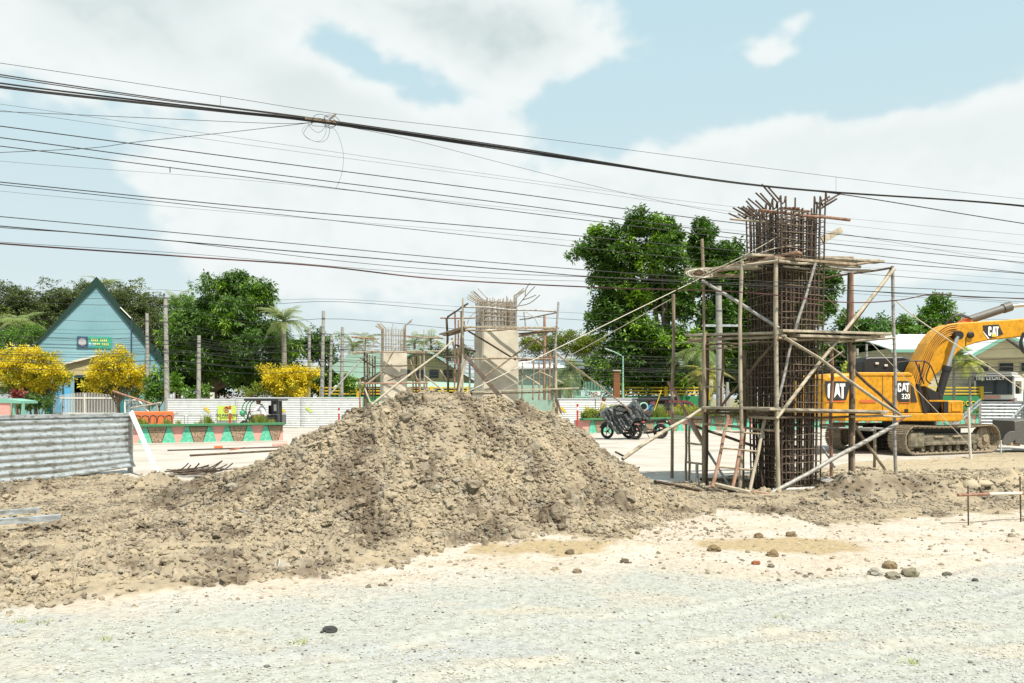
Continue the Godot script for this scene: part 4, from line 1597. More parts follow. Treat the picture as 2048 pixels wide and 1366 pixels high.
func tree(label: String, called: String, d: float, foot: float, lobes_px: Array, mesh: ArrayMesh, tones: Array, per_area: float, size: float, puff: float, trunk_r: float, seed_value: int, young := 0.12, m: Material = null, category := "tree", group := "") -> void:
	var base := Vector3(gx(foot, d), -0.1, -d)
	var o := thing(called, label, category, base, 0.0, group)
	var s := d / F
	var lobes: Array = []
	var low := 100.0
	var r := RandomNumberGenerator.new()
	r.seed = seed_value * 3
	for l: Array in lobes_px:
		var c := pt(l[0], l[1], d) - base
		var deep := minf(l[2], l[3] * 1.6) * s * 0.85
		c.z += (l[4] if l.size() > 4 else r.randf_range(-0.4, 0.4)) * deep
		lobes.append([c, Vector3(l[2] * s, l[3] * s, deep)])
		low = minf(low, c.y)
	var fork := Vector3(0, maxf(low * 0.55, 0.6), 0)
	var trunk := MB.new()
	trunk.path(curve([Vector3(0, 0, 0), fork * 0.5 + Vector3(0.06, 0, 0), fork], 4), PackedFloat32Array([trunk_r * 1.25, trunk_r, trunk_r, trunk_r, trunk_r * 0.95, trunk_r * 0.9, trunk_r * 0.85, trunk_r * 0.8, trunk_r * 0.75]), 9)
	part(o, "trunk", trunk, M.bark)
	for l: Array in lobes:
		var c: Vector3 = l[0]
		var limb := MB.new()
		var mid := fork.lerp(c, 0.5) + Vector3(r.randf_range(-0.2, 0.2), 0.25, 0)
		limb.path(curve([fork, mid, c + Vector3(0, l[1].y * 0.35, 0)], 4), PackedFloat32Array([trunk_r * 0.6, trunk_r * 0.5, trunk_r * 0.45, trunk_r * 0.4, trunk_r * 0.34, trunk_r * 0.28, trunk_r * 0.2, trunk_r * 0.12, trunk_r * 0.06]), 6)
		part(o, "limb", limb, M.bark)
	crown(o, lobes, per_area, mesh, m if m else M.leaf, tones, size, puff, seed_value, young)


func frond_mesh(long: float, droop: float, leaflet: float, wide: float, pairs: int, seed_value: int, arch := 0.35) -> ArrayMesh:
	var mb := MB.new()
	var r := RandomNumberGenerator.new()
	r.seed = seed_value
	var pts := PackedVector3Array()
	for i in 13:
		var t := i / 12.0
		pts.append(Vector3(long * (t - 0.18 * droop * t * t), long * (arch * t - droop * t * t), 0))
	mb.path(pts, PackedFloat32Array([0.03, 0.028, 0.026, 0.024, 0.022, 0.02, 0.018, 0.016, 0.014, 0.012, 0.01, 0.008, 0.005]), 5)
	for i in pairs:
		var t := 0.10 + 0.9 * i / pairs
		var k := t * 12.0
		var j := mini(int(k), 11)
		var p := pts[j].lerp(pts[j + 1], k - j)
		var f := (pts[j + 1] - pts[j]).normalized()
		var l := leaflet * sin(PI * clampf(0.12 + t * 0.84, 0.0, 1.0)) * r.randf_range(0.8, 1.1)
		for s: float in [-1.0, 1.0]:
			var dir := (f * 0.55 + Vector3(0, r.randf_range(-0.25, 0.15), s)).normalized()
			var tip := p + dir * l - Vector3(0, l * r.randf_range(0.25, 0.6), 0)
			var mid := p + dir * l * 0.5
			var w := f * wide * 0.5
			mb.quad(p - w * 0.5, p + w * 0.5, mid + w, mid - w)
			mb.tri(mid - w, mid + w, tip)
	return mb.mesh()


func palm(label: String, px: float, py: float, d: float, long: float, count: int, tone: Color, droop: float, trunk_r: float, seed_value: int, leaflet := 0.42, group := "") -> void:
	var top := pt(px, py, d)
	var r := RandomNumberGenerator.new()
	r.seed = seed_value
	var o := thing("palm_tree", label, "palm", Vector3(top.x, -0.1, -d), 0.0, group)
	var h := top.y + 0.1
	var trunk := MB.new()
	var pts := PackedVector3Array()
	var rr := PackedFloat32Array()
	for i in 9:
		var t := i / 8.0
		pts.append(Vector3(0.15 * sin(t * 2.0) * (1.0 - t), h * t, 0))
		rr.append(trunk_r * (1.2 - 0.5 * t))
	trunk.path(pts, rr, 9)
	part(o, "trunk", trunk, M.palm_bark)
	var meshes := [frond_mesh(long, droop, leaflet, 0.05, 30, 1), frond_mesh(long * 0.9, droop * 1.5, leaflet, 0.05, 28, 2, 0.5)]
	for k in 3:
		var m := mat("frond_%d_%d" % [seed_value, k], tone.lerp(Color(0.26, 0.27, 0.05), 0.16 * k), 0.45)
		m.backlight_enabled = true
		m.backlight = Color(0.42, 0.48, 0.2).linear_to_srgb()
	for i in count:
		var up := r.randf_range(-0.25, 1.15)
		var b := Basis(Vector3.UP, TAU * i / count + r.randf_range(-0.25, 0.25)) * Basis(Vector3.BACK, up)
		part(o, "frond", meshes[i % 2], M["frond_%d_%d" % [seed_value, r.randi() % 3]], Transform3D(b.scaled(Vector3.ONE * r.randf_range(0.8, 1.05)), Vector3(0, h - 0.05, 0)))


func trees() -> void:
	var mango := spray(20, 0.26, 0.075, 0.22, 0.35, 1)
	var broad := spray(16, 0.22, 0.105, 0.18, 0.2, 2)
	var small := spray(30, 0.15, 0.06, 0.30, 0.1, 3)
	var gold := spray(26, 0.15, 0.065, 0.26, 0.1, 5)
	var deep := [Color(0.062, 0.138, 0.016), Color(0.075, 0.160, 0.018), Color(0.22, 0.38, 0.025)]
	var mid := [Color(0.072, 0.145, 0.025), Color(0.085, 0.165, 0.03), Color(0.15, 0.26, 0.03)]
	var olive := [Color(0.105, 0.14, 0.05), Color(0.125, 0.16, 0.058), Color(0.20, 0.24, 0.05)]
	var fresh := [Color(0.11, 0.225, 0.027), Color(0.13, 0.26, 0.03), Color(0.22, 0.36, 0.04)]
	# woods behind the hall, each tree by itself
	var g := "trees beyond the teal hall"
	tree("dense olive tree left of the hall's gable, beyond the yellow shrub", "backdrop_tree", 74.0, 30, [[20, 615, 55, 42], [50, 655, 70, 50], [-30, 640, 50, 60]], small, olive, 9.0, 1.5, 1.1, 0.3, 11, 0.1, null, "tree", g)
	tree("rounded olive tree touching the left slope of the hall's roof", "backdrop_tree", 76.0, 120, [[110, 605, 55, 36], [80, 650, 60, 45], [140, 640, 55, 50]], small, olive, 9.0, 1.5, 1.1, 0.3, 12, 0.14, null, "tree", g)
	tree("thin tree top showing over the ridge of the teal hall", "backdrop_tree", 82.0, 165, [[160, 580, 34, 24], [205, 592, 30, 26], [150, 610, 30, 25]], small, olive, 6.0, 1.4, 1.0, 0.25, 13, 0.05, null, "tree", g)
	tree("olive tree right of the hall's ridge, behind the utility poles", "backdrop_tree", 78.0, 270, [[265, 598, 42, 36], [245, 630, 45, 40], [300, 640, 55, 50], [330, 690, 60, 60]], small, olive, 9.0, 1.5, 1.1, 0.3, 14, 0.12, null, "tree", g)
	tree("low bright green tree under the hall's left eave", "backdrop_tree", 64.0, 50, [[40, 675, 50, 22], [80, 672, 25, 14], [10, 690, 40, 30]], small, fresh, 10.0, 1.2, 0.8, 0.2, 15, 0.2, null, "tree", g)
	# mango tree
	tree("large rounded dark green mango tree right of the teal hall", "mango_tree", 58.0, 425, [[455, 590, 66, 42], [405, 628, 55, 44], [505, 615, 40, 46], [450, 655, 95, 55], [520, 690, 75, 55], [395, 690, 62, 55], [460, 730, 90, 45], [565, 720, 45, 50], [350, 720, 30, 55]], mango, deep, 15.0, 1.25, 0.95, 0.42, 21, 0.30)
	tree("light green feathery tree between the hall and the mango tree", "feathery_tree", 61.0, 355, [[362, 640, 26, 34], [352, 680, 30, 40], [378, 612, 14, 16]], small, fresh, 14.0, 1.1, 0.8, 0.2, 22, 0.25)
	palm("fan shaped palm with drooping silvery fronds beside the mango tree", 567, 645, 54.0, 2.3, 20, Color(0.085, 0.13, 0.05), 0.75, 0.2, 31, 0.55)
	tree("green tree behind the bare concrete poles", "roadside_tree", 60.0, 660, [[650, 705, 28, 35], [690, 740, 30, 35], [625, 700, 22, 40], [660, 765, 45, 30]], broad, mid, 13.0, 1.2, 0.8, 0.2, 23, 0.15)
	# far coconut palms
	for q: Array in [[705, 690, "pale coconut palm left of the far column's rebar"], [729, 682, "dark coconut palm touching the far column's rebar"], [829, 688, "small coconut palm right of the far column"], [862, 683, "coconut palm between the two concrete columns"], [352, 608, "spiky palm top peeking beside the tall utility pole"], [205, 572, "spiky palm top right of the hall's ridge"]]:
		palm(q[2], q[0], q[1], 84.0, 2.6, 13, Color(0.085, 0.125, 0.05), 0.8, 0.16, int(q[0]), 0.6, "far coconut palms")
	palm("broad palm showing its fronds left of the hall's roof", 40, 648, 66.0, 2.6, 14, Color(0.10, 0.17, 0.05), 0.7, 0.2, 33, 0.6)
	# golden shrubs
	var yellow := [Color(0.60, 0.50, 0.015), Color(0.72, 0.60, 0.018), Color(0.30, 0.34, 0.03)]
	var lime := [Color(0.13, 0.20, 0.02), Color(0.26, 0.31, 0.03), Color(0.4, 0.4, 0.04)]
	var gs := "golden leaved shrubs along the street"
	tree("golden leaved shrub beside the pink flowered stall", "golden_shrub", 48.0, 70, [[60, 722, 58, 24], [20, 745, 40, 30], [105, 745, 38, 28], [70, 752, 60, 26], [128, 760, 20, 14], [20, 718, 26, 14], [85, 775, 45, 14]], gold, yellow, 20.0, 1.0, 0.55, 0.12, 41, 0.3, M.leaf_yellow, "shrub", gs)
	tree("golden leaved shrub over the picket gate, before a utility pole", "golden_shrub", 47.5, 235, [[232, 728, 44, 22], [205, 750, 40, 24], [265, 750, 34, 24], [235, 765, 60, 18], [243, 708, 8, 9], [180, 772, 16, 8], [290, 758, 18, 10]], gold, yellow, 20.0, 1.0, 0.5, 0.12, 42, 0.3, M.leaf_yellow, "shrub", gs)
	tree("golden leaved shrub beyond the hoarding with the tricycle", "golden_shrub", 48.5, 590, [[560, 752, 34, 20], [600, 758, 36, 20], [540, 775, 30, 18], [580, 780, 55, 18], [622, 748, 14, 8], [532, 742, 12, 8]], gold, yellow, 20.0, 1.0, 0.5, 0.1, 43, 0.25, M.leaf_yellow, "shrub", gs)
	tree("lime green undergrowth beneath the golden shrub by the stall", "undergrowth_shrub", 48.6, 60, [[40, 785, 50, 18], [95, 785, 35, 20], [10, 775, 30, 22]], gold, lime, 16.0, 0.9, 0.4, 0.06, 44, 0.1, null, "shrub", gs)
	tree("lime green undergrowth beneath the golden shrub by the gate", "undergrowth_shrub", 48.2, 250, [[250, 780, 45, 14], [275, 790, 25, 18]], gold, lime, 16.0, 0.9, 0.4, 0.06, 45, 0.1, null, "shrub", gs)
	tree("lime green undergrowth under the golden shrub by the hoarding", "undergrowth_shrub", 49.0, 545, [[520, 785, 40, 14], [570, 790, 40, 12]], gold, lime, 16.0, 0.9, 0.4, 0.06, 46, 0.1, null, "shrub", gs)
	tree("leafy green plant at the foot of the tall utility pole", "leafy_plant", 47.0, 318, [[312, 762, 18, 18], [318, 785, 26, 22], [345, 775, 14, 22]], broad, fresh, 16.0, 1.1, 0.5, 0.05, 47, 0.3, null, "plant")
	tree("leafy green plant at the foot of the short utility pole", "leafy_plant", 48.0, 392, [[385, 792, 26, 14], [405, 780, 14, 12]], broad, fresh, 16.0, 1.0, 0.45, 0.05, 48, 0.3, null, "plant")
	tree("leafy green plant before the low green roofed house", "leafy_plant", 50.0, 690, [[690, 765, 22, 14], [700, 780, 26, 12]], broad, fresh, 16.0, 1.0, 0.45, 0.05, 49, 0.3, null, "plant")
	var reds := [Color(0.12, 0.02, 0.02), Color(0.30, 0.05, 0.05), Color(0.4, 0.1, 0.08)]
	tree("red leaved plant under the golden shrub by the stall", "red_plant", 46.5, 35, [[32, 785, 9, 10], [44, 800, 9, 9]], broad, reds, 18.0, 0.8, 0.3, 0.04, 50, 0.2, null, "plant")
	tree("low broad leaved shrub behind the muddy hoarding", "low_shrub", 46.8, 80, [[80, 805, 20, 14], [50, 815, 20, 10], [100, 812, 12, 12]], broad, mid, 15.0, 0.9, 0.4, 0.05, 51, 0.1, null, "plant")
	# the big tree and its neighbour behind the rebar cage
	tree("tall dark green tree with clustered leaves between the columns", "big_tree", 52.0, 1330, [[1290, 452, 42, 26], [1340, 470, 28, 30], [1215, 472, 24, 24], [1178, 512, 28, 18], [1245, 515, 55, 50], [1320, 520, 50, 48], [1215, 570, 40, 40], [1280, 595, 60, 50], [1345, 600, 50, 55], [1205, 640, 28, 36], [1260, 660, 55, 45], [1330, 680, 70, 45], [1240, 720, 55, 40], [1310, 745, 80, 35]], broad, deep, 21.0, 1.3, 0.85, 0.4, 61, 0.26)
	tree("tall dark tree behind the rebar cage and its scaffold", "big_tree", 54.0, 1500, [[1412, 468, 30, 24], [1400, 510, 36, 40], [1455, 510, 24, 24], [1420, 560, 50, 50], [1480, 570, 50, 50], [1540, 560, 45, 45], [1600, 560, 50, 45], [1655, 565, 30, 30], [1650, 605, 32, 22], [1440, 640, 70, 55], [1530, 630, 70, 50], [1610, 620, 40, 40], [1480, 710, 90, 45], [1580, 690, 60, 45], [1400, 720, 50, 40]], broad, deep, 21.0, 1.3, 0.85, 0.4, 62, 0.14)
	# lower trees
	var gl := "rounded trees in the distance"
	tree("yellowish rounded tree in the distance right of the middle column", "distant_tree", 80.0, 1110, [[1095, 695, 42, 26], [1060, 700, 30, 20], [1150, 690, 40, 26], [1185, 700, 40, 34]], small, [Color(0.16, 0.205, 0.018), Color(0.19, 0.24, 0.02), Color(0.28, 0.32, 0.03)], 10.0, 1.4, 0.9, 0.25, 63, 0.2, null, "tree", gl)
	tree("dim green tree in the distance between the two concrete columns", "distant_tree", 84.0, 905, [[890, 712, 40, 14], [930, 715, 40, 16], [840, 715, 40, 12]], small, olive, 9.0, 1.3, 0.9, 0.2, 64, 0.1, null, "tree", gl)
	tree("dark green broad tree behind the digger's cab", "roadside_tree", 58.0, 1725, [[1705, 652, 38, 32], [1745, 668, 42, 34], [1680, 690, 40, 36], [1775, 700, 42, 40], [1725, 705, 55, 40], [1700, 735, 50, 30], [1790, 730, 40, 30]], broad, [Color(0.075, 0.17, 0.027), Color(0.09, 0.20, 0.03), Color(0.16, 0.28, 0.03)], 14.0, 1.2, 0.75, 0.35, 65, 0.2)
	tree("bright green tree showing above the white roof", "roof_tree", 74.0, 1875, [[1870, 642, 34, 26], [1876, 612, 14, 18], [1892, 618, 10, 16], [1900, 650, 24, 22], [1855, 660, 30, 25]], broad, fresh, 14.0, 1.5, 0.75, 0.25, 66, 0.2)
	tree("small bright green tree above the white roof's left end", "roof_tree", 72.0, 1808, [[1803, 648, 17, 16], [1815, 662, 18, 16]], broad, fresh, 14.0, 1.4, 0.7, 0.2, 67, 0.2)
	# dense low growth closing the view under the crowns
	var gh := "undergrowth beneath the tall trees"
	tree("dense thicket under the mango tree behind the rusty fence", "thicket", 62.0, 470, [[400, 770, 70, 30], [480, 765, 70, 32], [560, 768, 70, 30], [620, 775, 40, 24]], broad, mid, 9.0, 1.6, 1.0, 0.1, 81, 0.05, null, "thicket", gh)
	tree("dense thicket behind the mint gate and the brown pillar", "thicket", 62.0, 1200, [[1120, 765, 60, 34], [1180, 755, 60, 40], [1250, 760, 60, 36]], broad, mid, 9.0, 1.6, 1.0, 0.1, 82, 0.05, null, "thicket", gh)
	tree("dense thicket behind the yellow railing under the big tree", "thicket", 62.0, 1380, [[1310, 765, 60, 34], [1380, 760, 60, 38], [1450, 755, 60, 42]], broad, mid, 9.0, 1.6, 1.0, 0.1, 83, 0.05, null, "thicket", gh)
	tree("dense thicket behind the rebar cage", "thicket", 62.0, 1580, [[1520, 755, 60, 42], [1590, 755, 60, 42], [1660, 755, 60, 40], [1720, 765, 50, 34]], broad, mid, 9.0, 1.6, 1.0, 0.1, 84, 0.05, null, "thicket", gh)
	tree("dim thicket closing the view left of the low green roofed house", "thicket", 66.0, 680, [[650, 770, 50, 30], [710, 760, 40, 20]], broad, mid, 9.0, 1.6, 1.0, 0.1, 85, 0.05, null, "thicket", gh)
	# ornamental palms
	palm("arching green palm between the big trees and the scaffold", 1400, 702, 46.0, 2.2, 20, Color(0.075, 0.14, 0.04), 0.95, 0.16, 71, 0.6)
	palm("yellowing palm with hanging fronds behind the ladder", 1410, 748, 45.0, 1.6, 18, Color(0.24, 0.21, 0.04), 1.15, 0.16, 72, 0.5)
	palm("drooping dark palm beside the mint gate", 1138, 742, 48.5, 1.7, 18, Color(0.05, 0.10, 0.05), 1.0, 0.14, 73, 0.5)
	palm("drooping palm beside the mint shed", 1118, 770, 47.5, 1.3, 14, Color(0.06, 0.11, 0.05), 1.0, 0.12, 74, 0.45)
	palm("bright foxtail palm left of the truck, the taller one", 1906, 712, 47.5, 1.4, 18, Color(0.15, 0.26, 0.04), 0.6, 0.085, 75, 0.42)
	palm("yellowish foxtail palm next to the truck's mirror", 1938, 726, 47.0, 1.15, 16, Color(0.28, 0.29, 0.05), 1.1, 0.075, 76, 0.4)
	# tuft of tall grass behind the digger
	tree("lime green bush between the scaffold and the digger's cab", "lime_bush", 33.0, 1712, [[1716, 735, 16, 14], [1698, 742, 14, 8]], gold, [Color(0.22, 0.30, 0.02), Color(0.38, 0.42, 0.03), Color(0.5, 0.5, 0.05)], 30.0, 0.8, 0.35, 0.05, 77, 0.3, null, "bush")
	# leggy weeds on the right planter
	for q: Array in [[1180, 828, 18, 10, 36.9], [1222, 822, 20, 7, 37.5], [1362, 822, 18, 12, 40.0], [1392, 824, 12, 10, 40.6]]:
		tree("yellow green weeds sprouting from the planter behind the motorcycles", "planter_weed", q[4], q[0], [[q[0], q[1], q[2], q[3]]], gold, [Color(0.20, 0.26, 0.03), Color(0.40, 0.42, 0.05), Color(0.5, 0.5, 0.08)], 60.0, 0.55, 0.2, 0.012, int(q[0]), 0.2, null, "weed", "weeds on the planter")


func street_poles() -> void:
	# px at foot, px at top, py at top, half width in pixels, distance, label
	for q: Array in [
		[296, 294, 627, 3.6, 47.0, "short concrete pole standing before the golden shrub"],
		[335, 331, 598, 4.4, 46.0, "tall concrete pole with a pin insulator and a knot of cables"],
		[397, 398, 671, 4.0, 47.5, "short concrete pole before the mango tree"],
		[617, 619, 655, 3.2, 52.0, "concrete pole behind the third golden shrub"],
		[643, 647, 622, 3.6, 46.5, "tallest of the concrete poles near the far column"],
		[658, 663, 668, 3.0, 50.0, "thin dark pole between two taller concrete poles"],
		[682, 685, 654, 3.4, 47.0, "concrete pole nearest the low green roofed house"],
		[1441, 1437, 572, 6.6, 43.0, "stout pale concrete pole behind the scaffold's ladder"],
		[1697, 1697, 690, 3.0, 50.0, "thin pale pole left of two others above the digger"],
		[1714, 1714, 697, 3.4, 49.0, "middle pale pole of three above the digger"],
		[1733, 1733, 688, 2.6, 51.0, "slim grey pole right of two others above the digger"],
	]:
		var d: float = q[4]
		var s := d / F
		var top := pt(q[1], q[2], d)
		var foot := Vector3(gx(q[0], d), -0.1, -d)
		var o := thing("utility_pole", q[5], "pole", foot)
		var mb := MB.new()
		mb.tube(Vector3.ZERO, top - foot, q[3] * s * 1.25, q[3] * s * 0.85, 10)
		part(o, "shaft", mb, M.pole_concrete)
		var cap := MB.new()
		var u := (top - foot).normalized()
		cap.tube(top - foot - u * 0.5, top - foot - u * 0.4, q[3] * s * 0.95, q[3] * s * 0.95, 10)
		cap.tube(top - foot - u * 1.4, top - foot - u * 1.3, q[3] * s, q[3] * s, 10)
		part(o, "steel_band", cap, M.cable_grey)
		if q[0] == 335:
			mb = MB.new()
			mb.tube(top - foot, top - foot + Vector3(-0.08, 0.2, 0), 0.02, 0.02, 6)
			mb.ball(Transform3D(Basis().scaled(Vector3(0.07, 0.09, 0.07)), top - foot + Vector3(-0.08, 0.27, 0)), 5, 8)
			part(o, "insulator", mb, M.cable_grey)
		if q[0] == 1441:
			mb = MB.new()
			mb.slab(Vector3(-1.0, 5.6, -0.05), Vector3(1.0, 5.72, 0.05))
			part(o, "cross_arm", mb, M.galvanised)
			mb = MB.new()
			mb.prism(PackedVector2Array([Vector2(0.25, 0.1), Vector2(0.5, 0.1), Vector2(0.42, 2.6), Vector2(0.3, 2.6)]), -0.1, 0.1)
			part(o, "guard", mb, M.pole_concrete)
	var o := thing("street_lamp", "slim mint street lamp with a long arm beside the brown pillar", "street lamp", Vector3(gx(1246, 48.0), -0.1, -48.0))
	var s := 48.0 / F
	var mb := MB.new()
	mb.tube(Vector3.ZERO, Vector3(0, EYE + 88 * s, 0), 0.055, 0.04, 8)
	part(o, "pole", mb, M.mint_bar)
	mb = MB.new()
	mb.path(curve([Vector3(0, EYE + 86 * s, 0), Vector3(-12 * s, EYE + 93 * s, 0), Vector3(-24 * s, EYE + 98 * s, 0)], 3), PackedFloat32Array([0.03]), 6)
	part(o, "arm", mb, M.mint_bar)
	mb = MB.new()
	mb.box(Vector3(0.45, 0.08, 0.16), Transform3D(Basis(Vector3.BACK, -0.35), Vector3(-29 * s, EYE + 99.5 * s, 0)), 0.02)
	part(o, "lamp_head", mb, M.galvanised)


func wire_d(px: float) -> float:
	return 11.2 / (1.0 - 0.3656 * (px - 1024.0) / F)


func cable(called: String, knots: Array, r: float, m: Material, label: String, group: String, off := 0.0) -> void:
	var p: Array = []
	for k: Array in knots:
		p.append(pt(k[0], k[1], wire_d(k[0]) + off))
	var mb := MB.new()
	mb.path(curve(p, 10), PackedFloat32Array([r * 1.25]), 5)
	solo(called, mb, m, label, "cable", group)


func wires() -> void:
	var gb := "overhead cable bundle"
	cable("messenger_wire", [[-350, 78], [0, 126], [440, 192], [668, 227], [1024, 269], [1672, 354], [2048, 398], [2400, 432]], 0.0026, M.cable, "thin top wire of the overhead lines, above the thick bundle", "", -0.03)
	for q: Array in [
		[[[-350, 92], [0, 149], [300, 194], [440, 212], [640, 238], [1024, 294], [1530, 371], [2020, 408], [2400, 452]], 0.0060],
		[[[-350, 108], [0, 166], [440, 219], [640, 241], [1024, 297], [1530, 372], [2020, 409], [2400, 456]], 0.0085],
		[[[-350, 118], [0, 175], [440, 223], [640, 245], [1024, 302], [1400, 356], [1560, 376], [1700, 391], [2048, 447], [2400, 498]], 0.0070],
		[[[-350, 112], [0, 172], [440, 221], [640, 244], [1024, 299], [1530, 373], [2020, 410], [2400, 458]], 0.0085],
		[[[-350, 96], [0, 153], [300, 197], [440, 214], [640, 240], [1024, 296], [1530, 372], [2020, 409], [2400, 455]], 0.0050],
	]:
		cable("overhead_cable", q[0], q[1], M.cable, "black cable running in the thick overhead bundle", gb, rng.randf_range(-0.02, 0.02))
	var gs := "single overhead cables"
	var one := "single black cable crossing the sky below the thick bundle"
	var nth := ["first", "second", "third", "fourth", "fifth", "sixth", "seventh", "eighth"]
	var count := 0
	var two := "hair thin wire crossing the sky below the thick bundle"
	for q: Array in [
		[[[-350, 205], [0, 252], [512, 320], [1024, 386], [1480, 447], [2048, 507], [2400, 540]], 0.0052, one],
		[[[-350, 232], [0, 275], [512, 344], [1024, 408], [1480, 468], [2048, 525], [2400, 558]], 0.0050, one],
		[[[-350, 250], [0, 292], [340, 335], [668, 376], [1024, 422], [1480, 478], [2048, 546], [2400, 580]], 0.0046, one],
		[[[-350, 330], [0, 364], [512, 415], [1024, 459], [1490, 503], [2048, 547], [2400, 572]], 0.0050, one],
		[[[-350, 335], [0, 369], [512, 424], [1024, 480], [1490, 528], [2048, 572], [2400, 598]], 0.0036, one],
		[[[-350, 402], [0, 433], [512, 480], [1024, 528], [1480, 560], [2048, 586], [2400, 602]], 0.0044, one],
		[[[-350, 422], [0, 452], [512, 496], [1024, 540], [1300, 560], [2048, 598], [2400, 615]], 0.0056, one],
		[[[-350, 424], [0, 455], [300, 477], [720, 526], [1024, 548], [1480, 566], [2048, 604], [2400, 622]], 0.0032, one],
		[[[-350, 456], [0, 484], [370, 507], [720, 537], [1024, 558], [1400, 570], [2048, 607], [2400, 625]], 0.0022, two],
		[[[-350, 160], [0, 208], [512, 281], [1024, 355], [1480, 415], [2048, 470], [2400, 505]], 0.0016, two],
		[[[-350, 172], [0, 220], [512, 292], [1024, 361], [1480, 425], [2048, 490], [2400, 528]], 0.0016, two],
		[[[-350, 280], [0, 322], [512, 362], [1024, 416], [1480, 462], [2048, 515], [2400, 550]], 0.0014, two],
		[[[640, 243], [820, 279], [1024, 331], [1250, 386], [1480, 432], [2048, 528], [2400, 580]], 0.0022, two],
		[[[-350, 340], [0, 382], [512, 428], [1024, 470], [1490, 515], [2048, 560], [2400, 586]], 0.0014, two],
	]:
		var said: String = q[2]
		if said == one:
			said = "%s single black cable counting down from the thick overhead bundle" % nth[count]
			count += 1
		cable("overhead_cable", q[0], q[1], M.cable, said, gs, rng.randf_range(-0.06, 0.06))
	cable("overhead_cable", [[-350, 458], [0, 487], [370, 513], [640, 532], [880, 558], [1200, 575], [1480, 584], [1680, 604], [1790, 601], [1870, 588], [1940, 594], [2048, 597], [2400, 610]], 0.0078, M.cable_brown, "lowest thick overhead cable, waving above the digger", "", 0.05)
	cable("service_wire", [[-350, 212], [0, 223], [300, 236], [560, 247], [640, 243]], 0.0028, M.cable, "thin wire leaving the tangle nearly level", "", 0.02)
	cable("service_wire", [[-350, 322], [0, 305], [180, 296], [280, 283], [480, 262], [640, 243]], 0.0030, M.cable, "thin wire rising to the tangle of coiled wire", "", 0.04)
	# tangle of coiled wire on the bundle
	var o := thing("wire_tangle", "tangle of coiled spare wire tied on the thick cable bundle", "wire coil")
	for q: Array in [[634, 262, 24, 0.0024, 0], [630, 262, 21, 0.0016, 1], [636, 248, 16, 0.0022, 2], [664, 243, 14, 0.0034, 3], [660, 246, 12, 0.003, 4], [640, 243, 20, 0.003, 5]]:
		var d: float = wire_d(q[0]) - 0.05 - 0.02 * q[4]
		var ring := MB.new()
		var c := pt(q[0], q[1], d)
		var rad: float = q[2] / F * d
		var p := PackedVector3Array()
		for i in 25:
			var a := TAU * i / 24.0
			p.append(c + Vector3(cos(a) * rad * (1.05 + 0.1 * sin(a * 2 + q[4])), sin(a) * rad * (0.9 if q[4] != 5 else 0.6), 0.05 * sin(a * 2.0 + q[4])))
		ring.path(p, PackedFloat32Array([q[3]]), 5)
		part(o, "coil", ring, M.cable)
	var tail := MB.new()
	var tp: Array = []
	for k: Array in [[655, 250], [672, 262], [683, 290], [687, 315], [684, 345], [677, 366], [672, 376]]:
		tp.append(pt(k[0], k[1], wire_d(k[0]) - 0.06))
	tail.path(curve(tp, 5), PackedFloat32Array([0.002]), 5)
	part(o, "hanging_end", tail, M.cable)
	var clip := MB.new()
	clip.bar(pt(660, 238, wire_d(660) - 0.05), pt(672, 228, wire_d(672) - 0.05), 0.02, 0.02)
	clip.bar(pt(610, 236, wire_d(610) - 0.05), pt(672, 244, wire_d(672) - 0.05), 0.022, 0.03)
	part(o, "tie", clip, M.hoop)
	for q: Array in [[340, 334, 345, "small clamp hanging from a single overhead cable"], [1672, 353, 388, "short drop wire between the top wire and the bundle"], [441, 192, 216, "short drop tie between the top wire and the bundle, left of the tangle"]]:
		var d := wire_d(q[0]) - 0.02
		var mb := MB.new()
		mb.tube(pt(q[0], q[1], d), pt(q[0], q[2], d), 0.008 if q[0] == 340 else 0.0025, 0.006 if q[0] == 340 else 0.0025, 5)
		solo("cable_clamp", mb, M.cable_grey, q[3], "clamp")
	# lines along the far side of the street
	var rr := RandomNumberGenerator.new()
	rr.seed = 12
	var gf := "far street cables"
	for q: Array in [
		[577, 598, 640], [590, 606, 648], [595, 640, 690], [628, 668, 700], [650, 676, 716], [660, 684, 722], [666, 690, 720], [670, 693, 727], [674, 700, 731], [680, 697, 736], [684, 703, 740], [690, 699, 734], [695, 712, 741], [700, 716, 746], [704, 722, 752], [715, 728, 748], [720, 733, 757], [736, 742, 762], [711, 706, 738], [687, 718, 744],
	]:
		var d := 45.5 + rr.randf_range(-0.25, 0.25)
		var p: Array = []
		for k: Array in [[-120, q[0] - 3], [160, (q[0] * 2 + q[1]) / 3.0 + rr.randf_range(-1, 5)], [333, (q[0] + q[1]) / 2.0 - 4 + rr.randf_range(-4, 4)], [500, q[1] + rr.randf_range(0, 6)], [686, q[1] + rr.randf_range(-5, 3)], [1024, (q[1] + q[2]) / 2.0 + rr.randf_range(0, 6)], [1437, q[2] + rr.randf_range(-4, 4)], [1800, q[2] + rr.randf_range(-4, 8)], [2200, q[2] - rr.randf_range(0, 14)]]:
			p.append(pt(k[0], k[1], d))
		var mb := MB.new()
		mb.path(curve(p, 5), PackedFloat32Array([rr.randf_range(0.007, 0.014)]), 5)
		solo("street_cable", mb, M.cable, "thin cable strung along the far side of the street", "cable", gf)


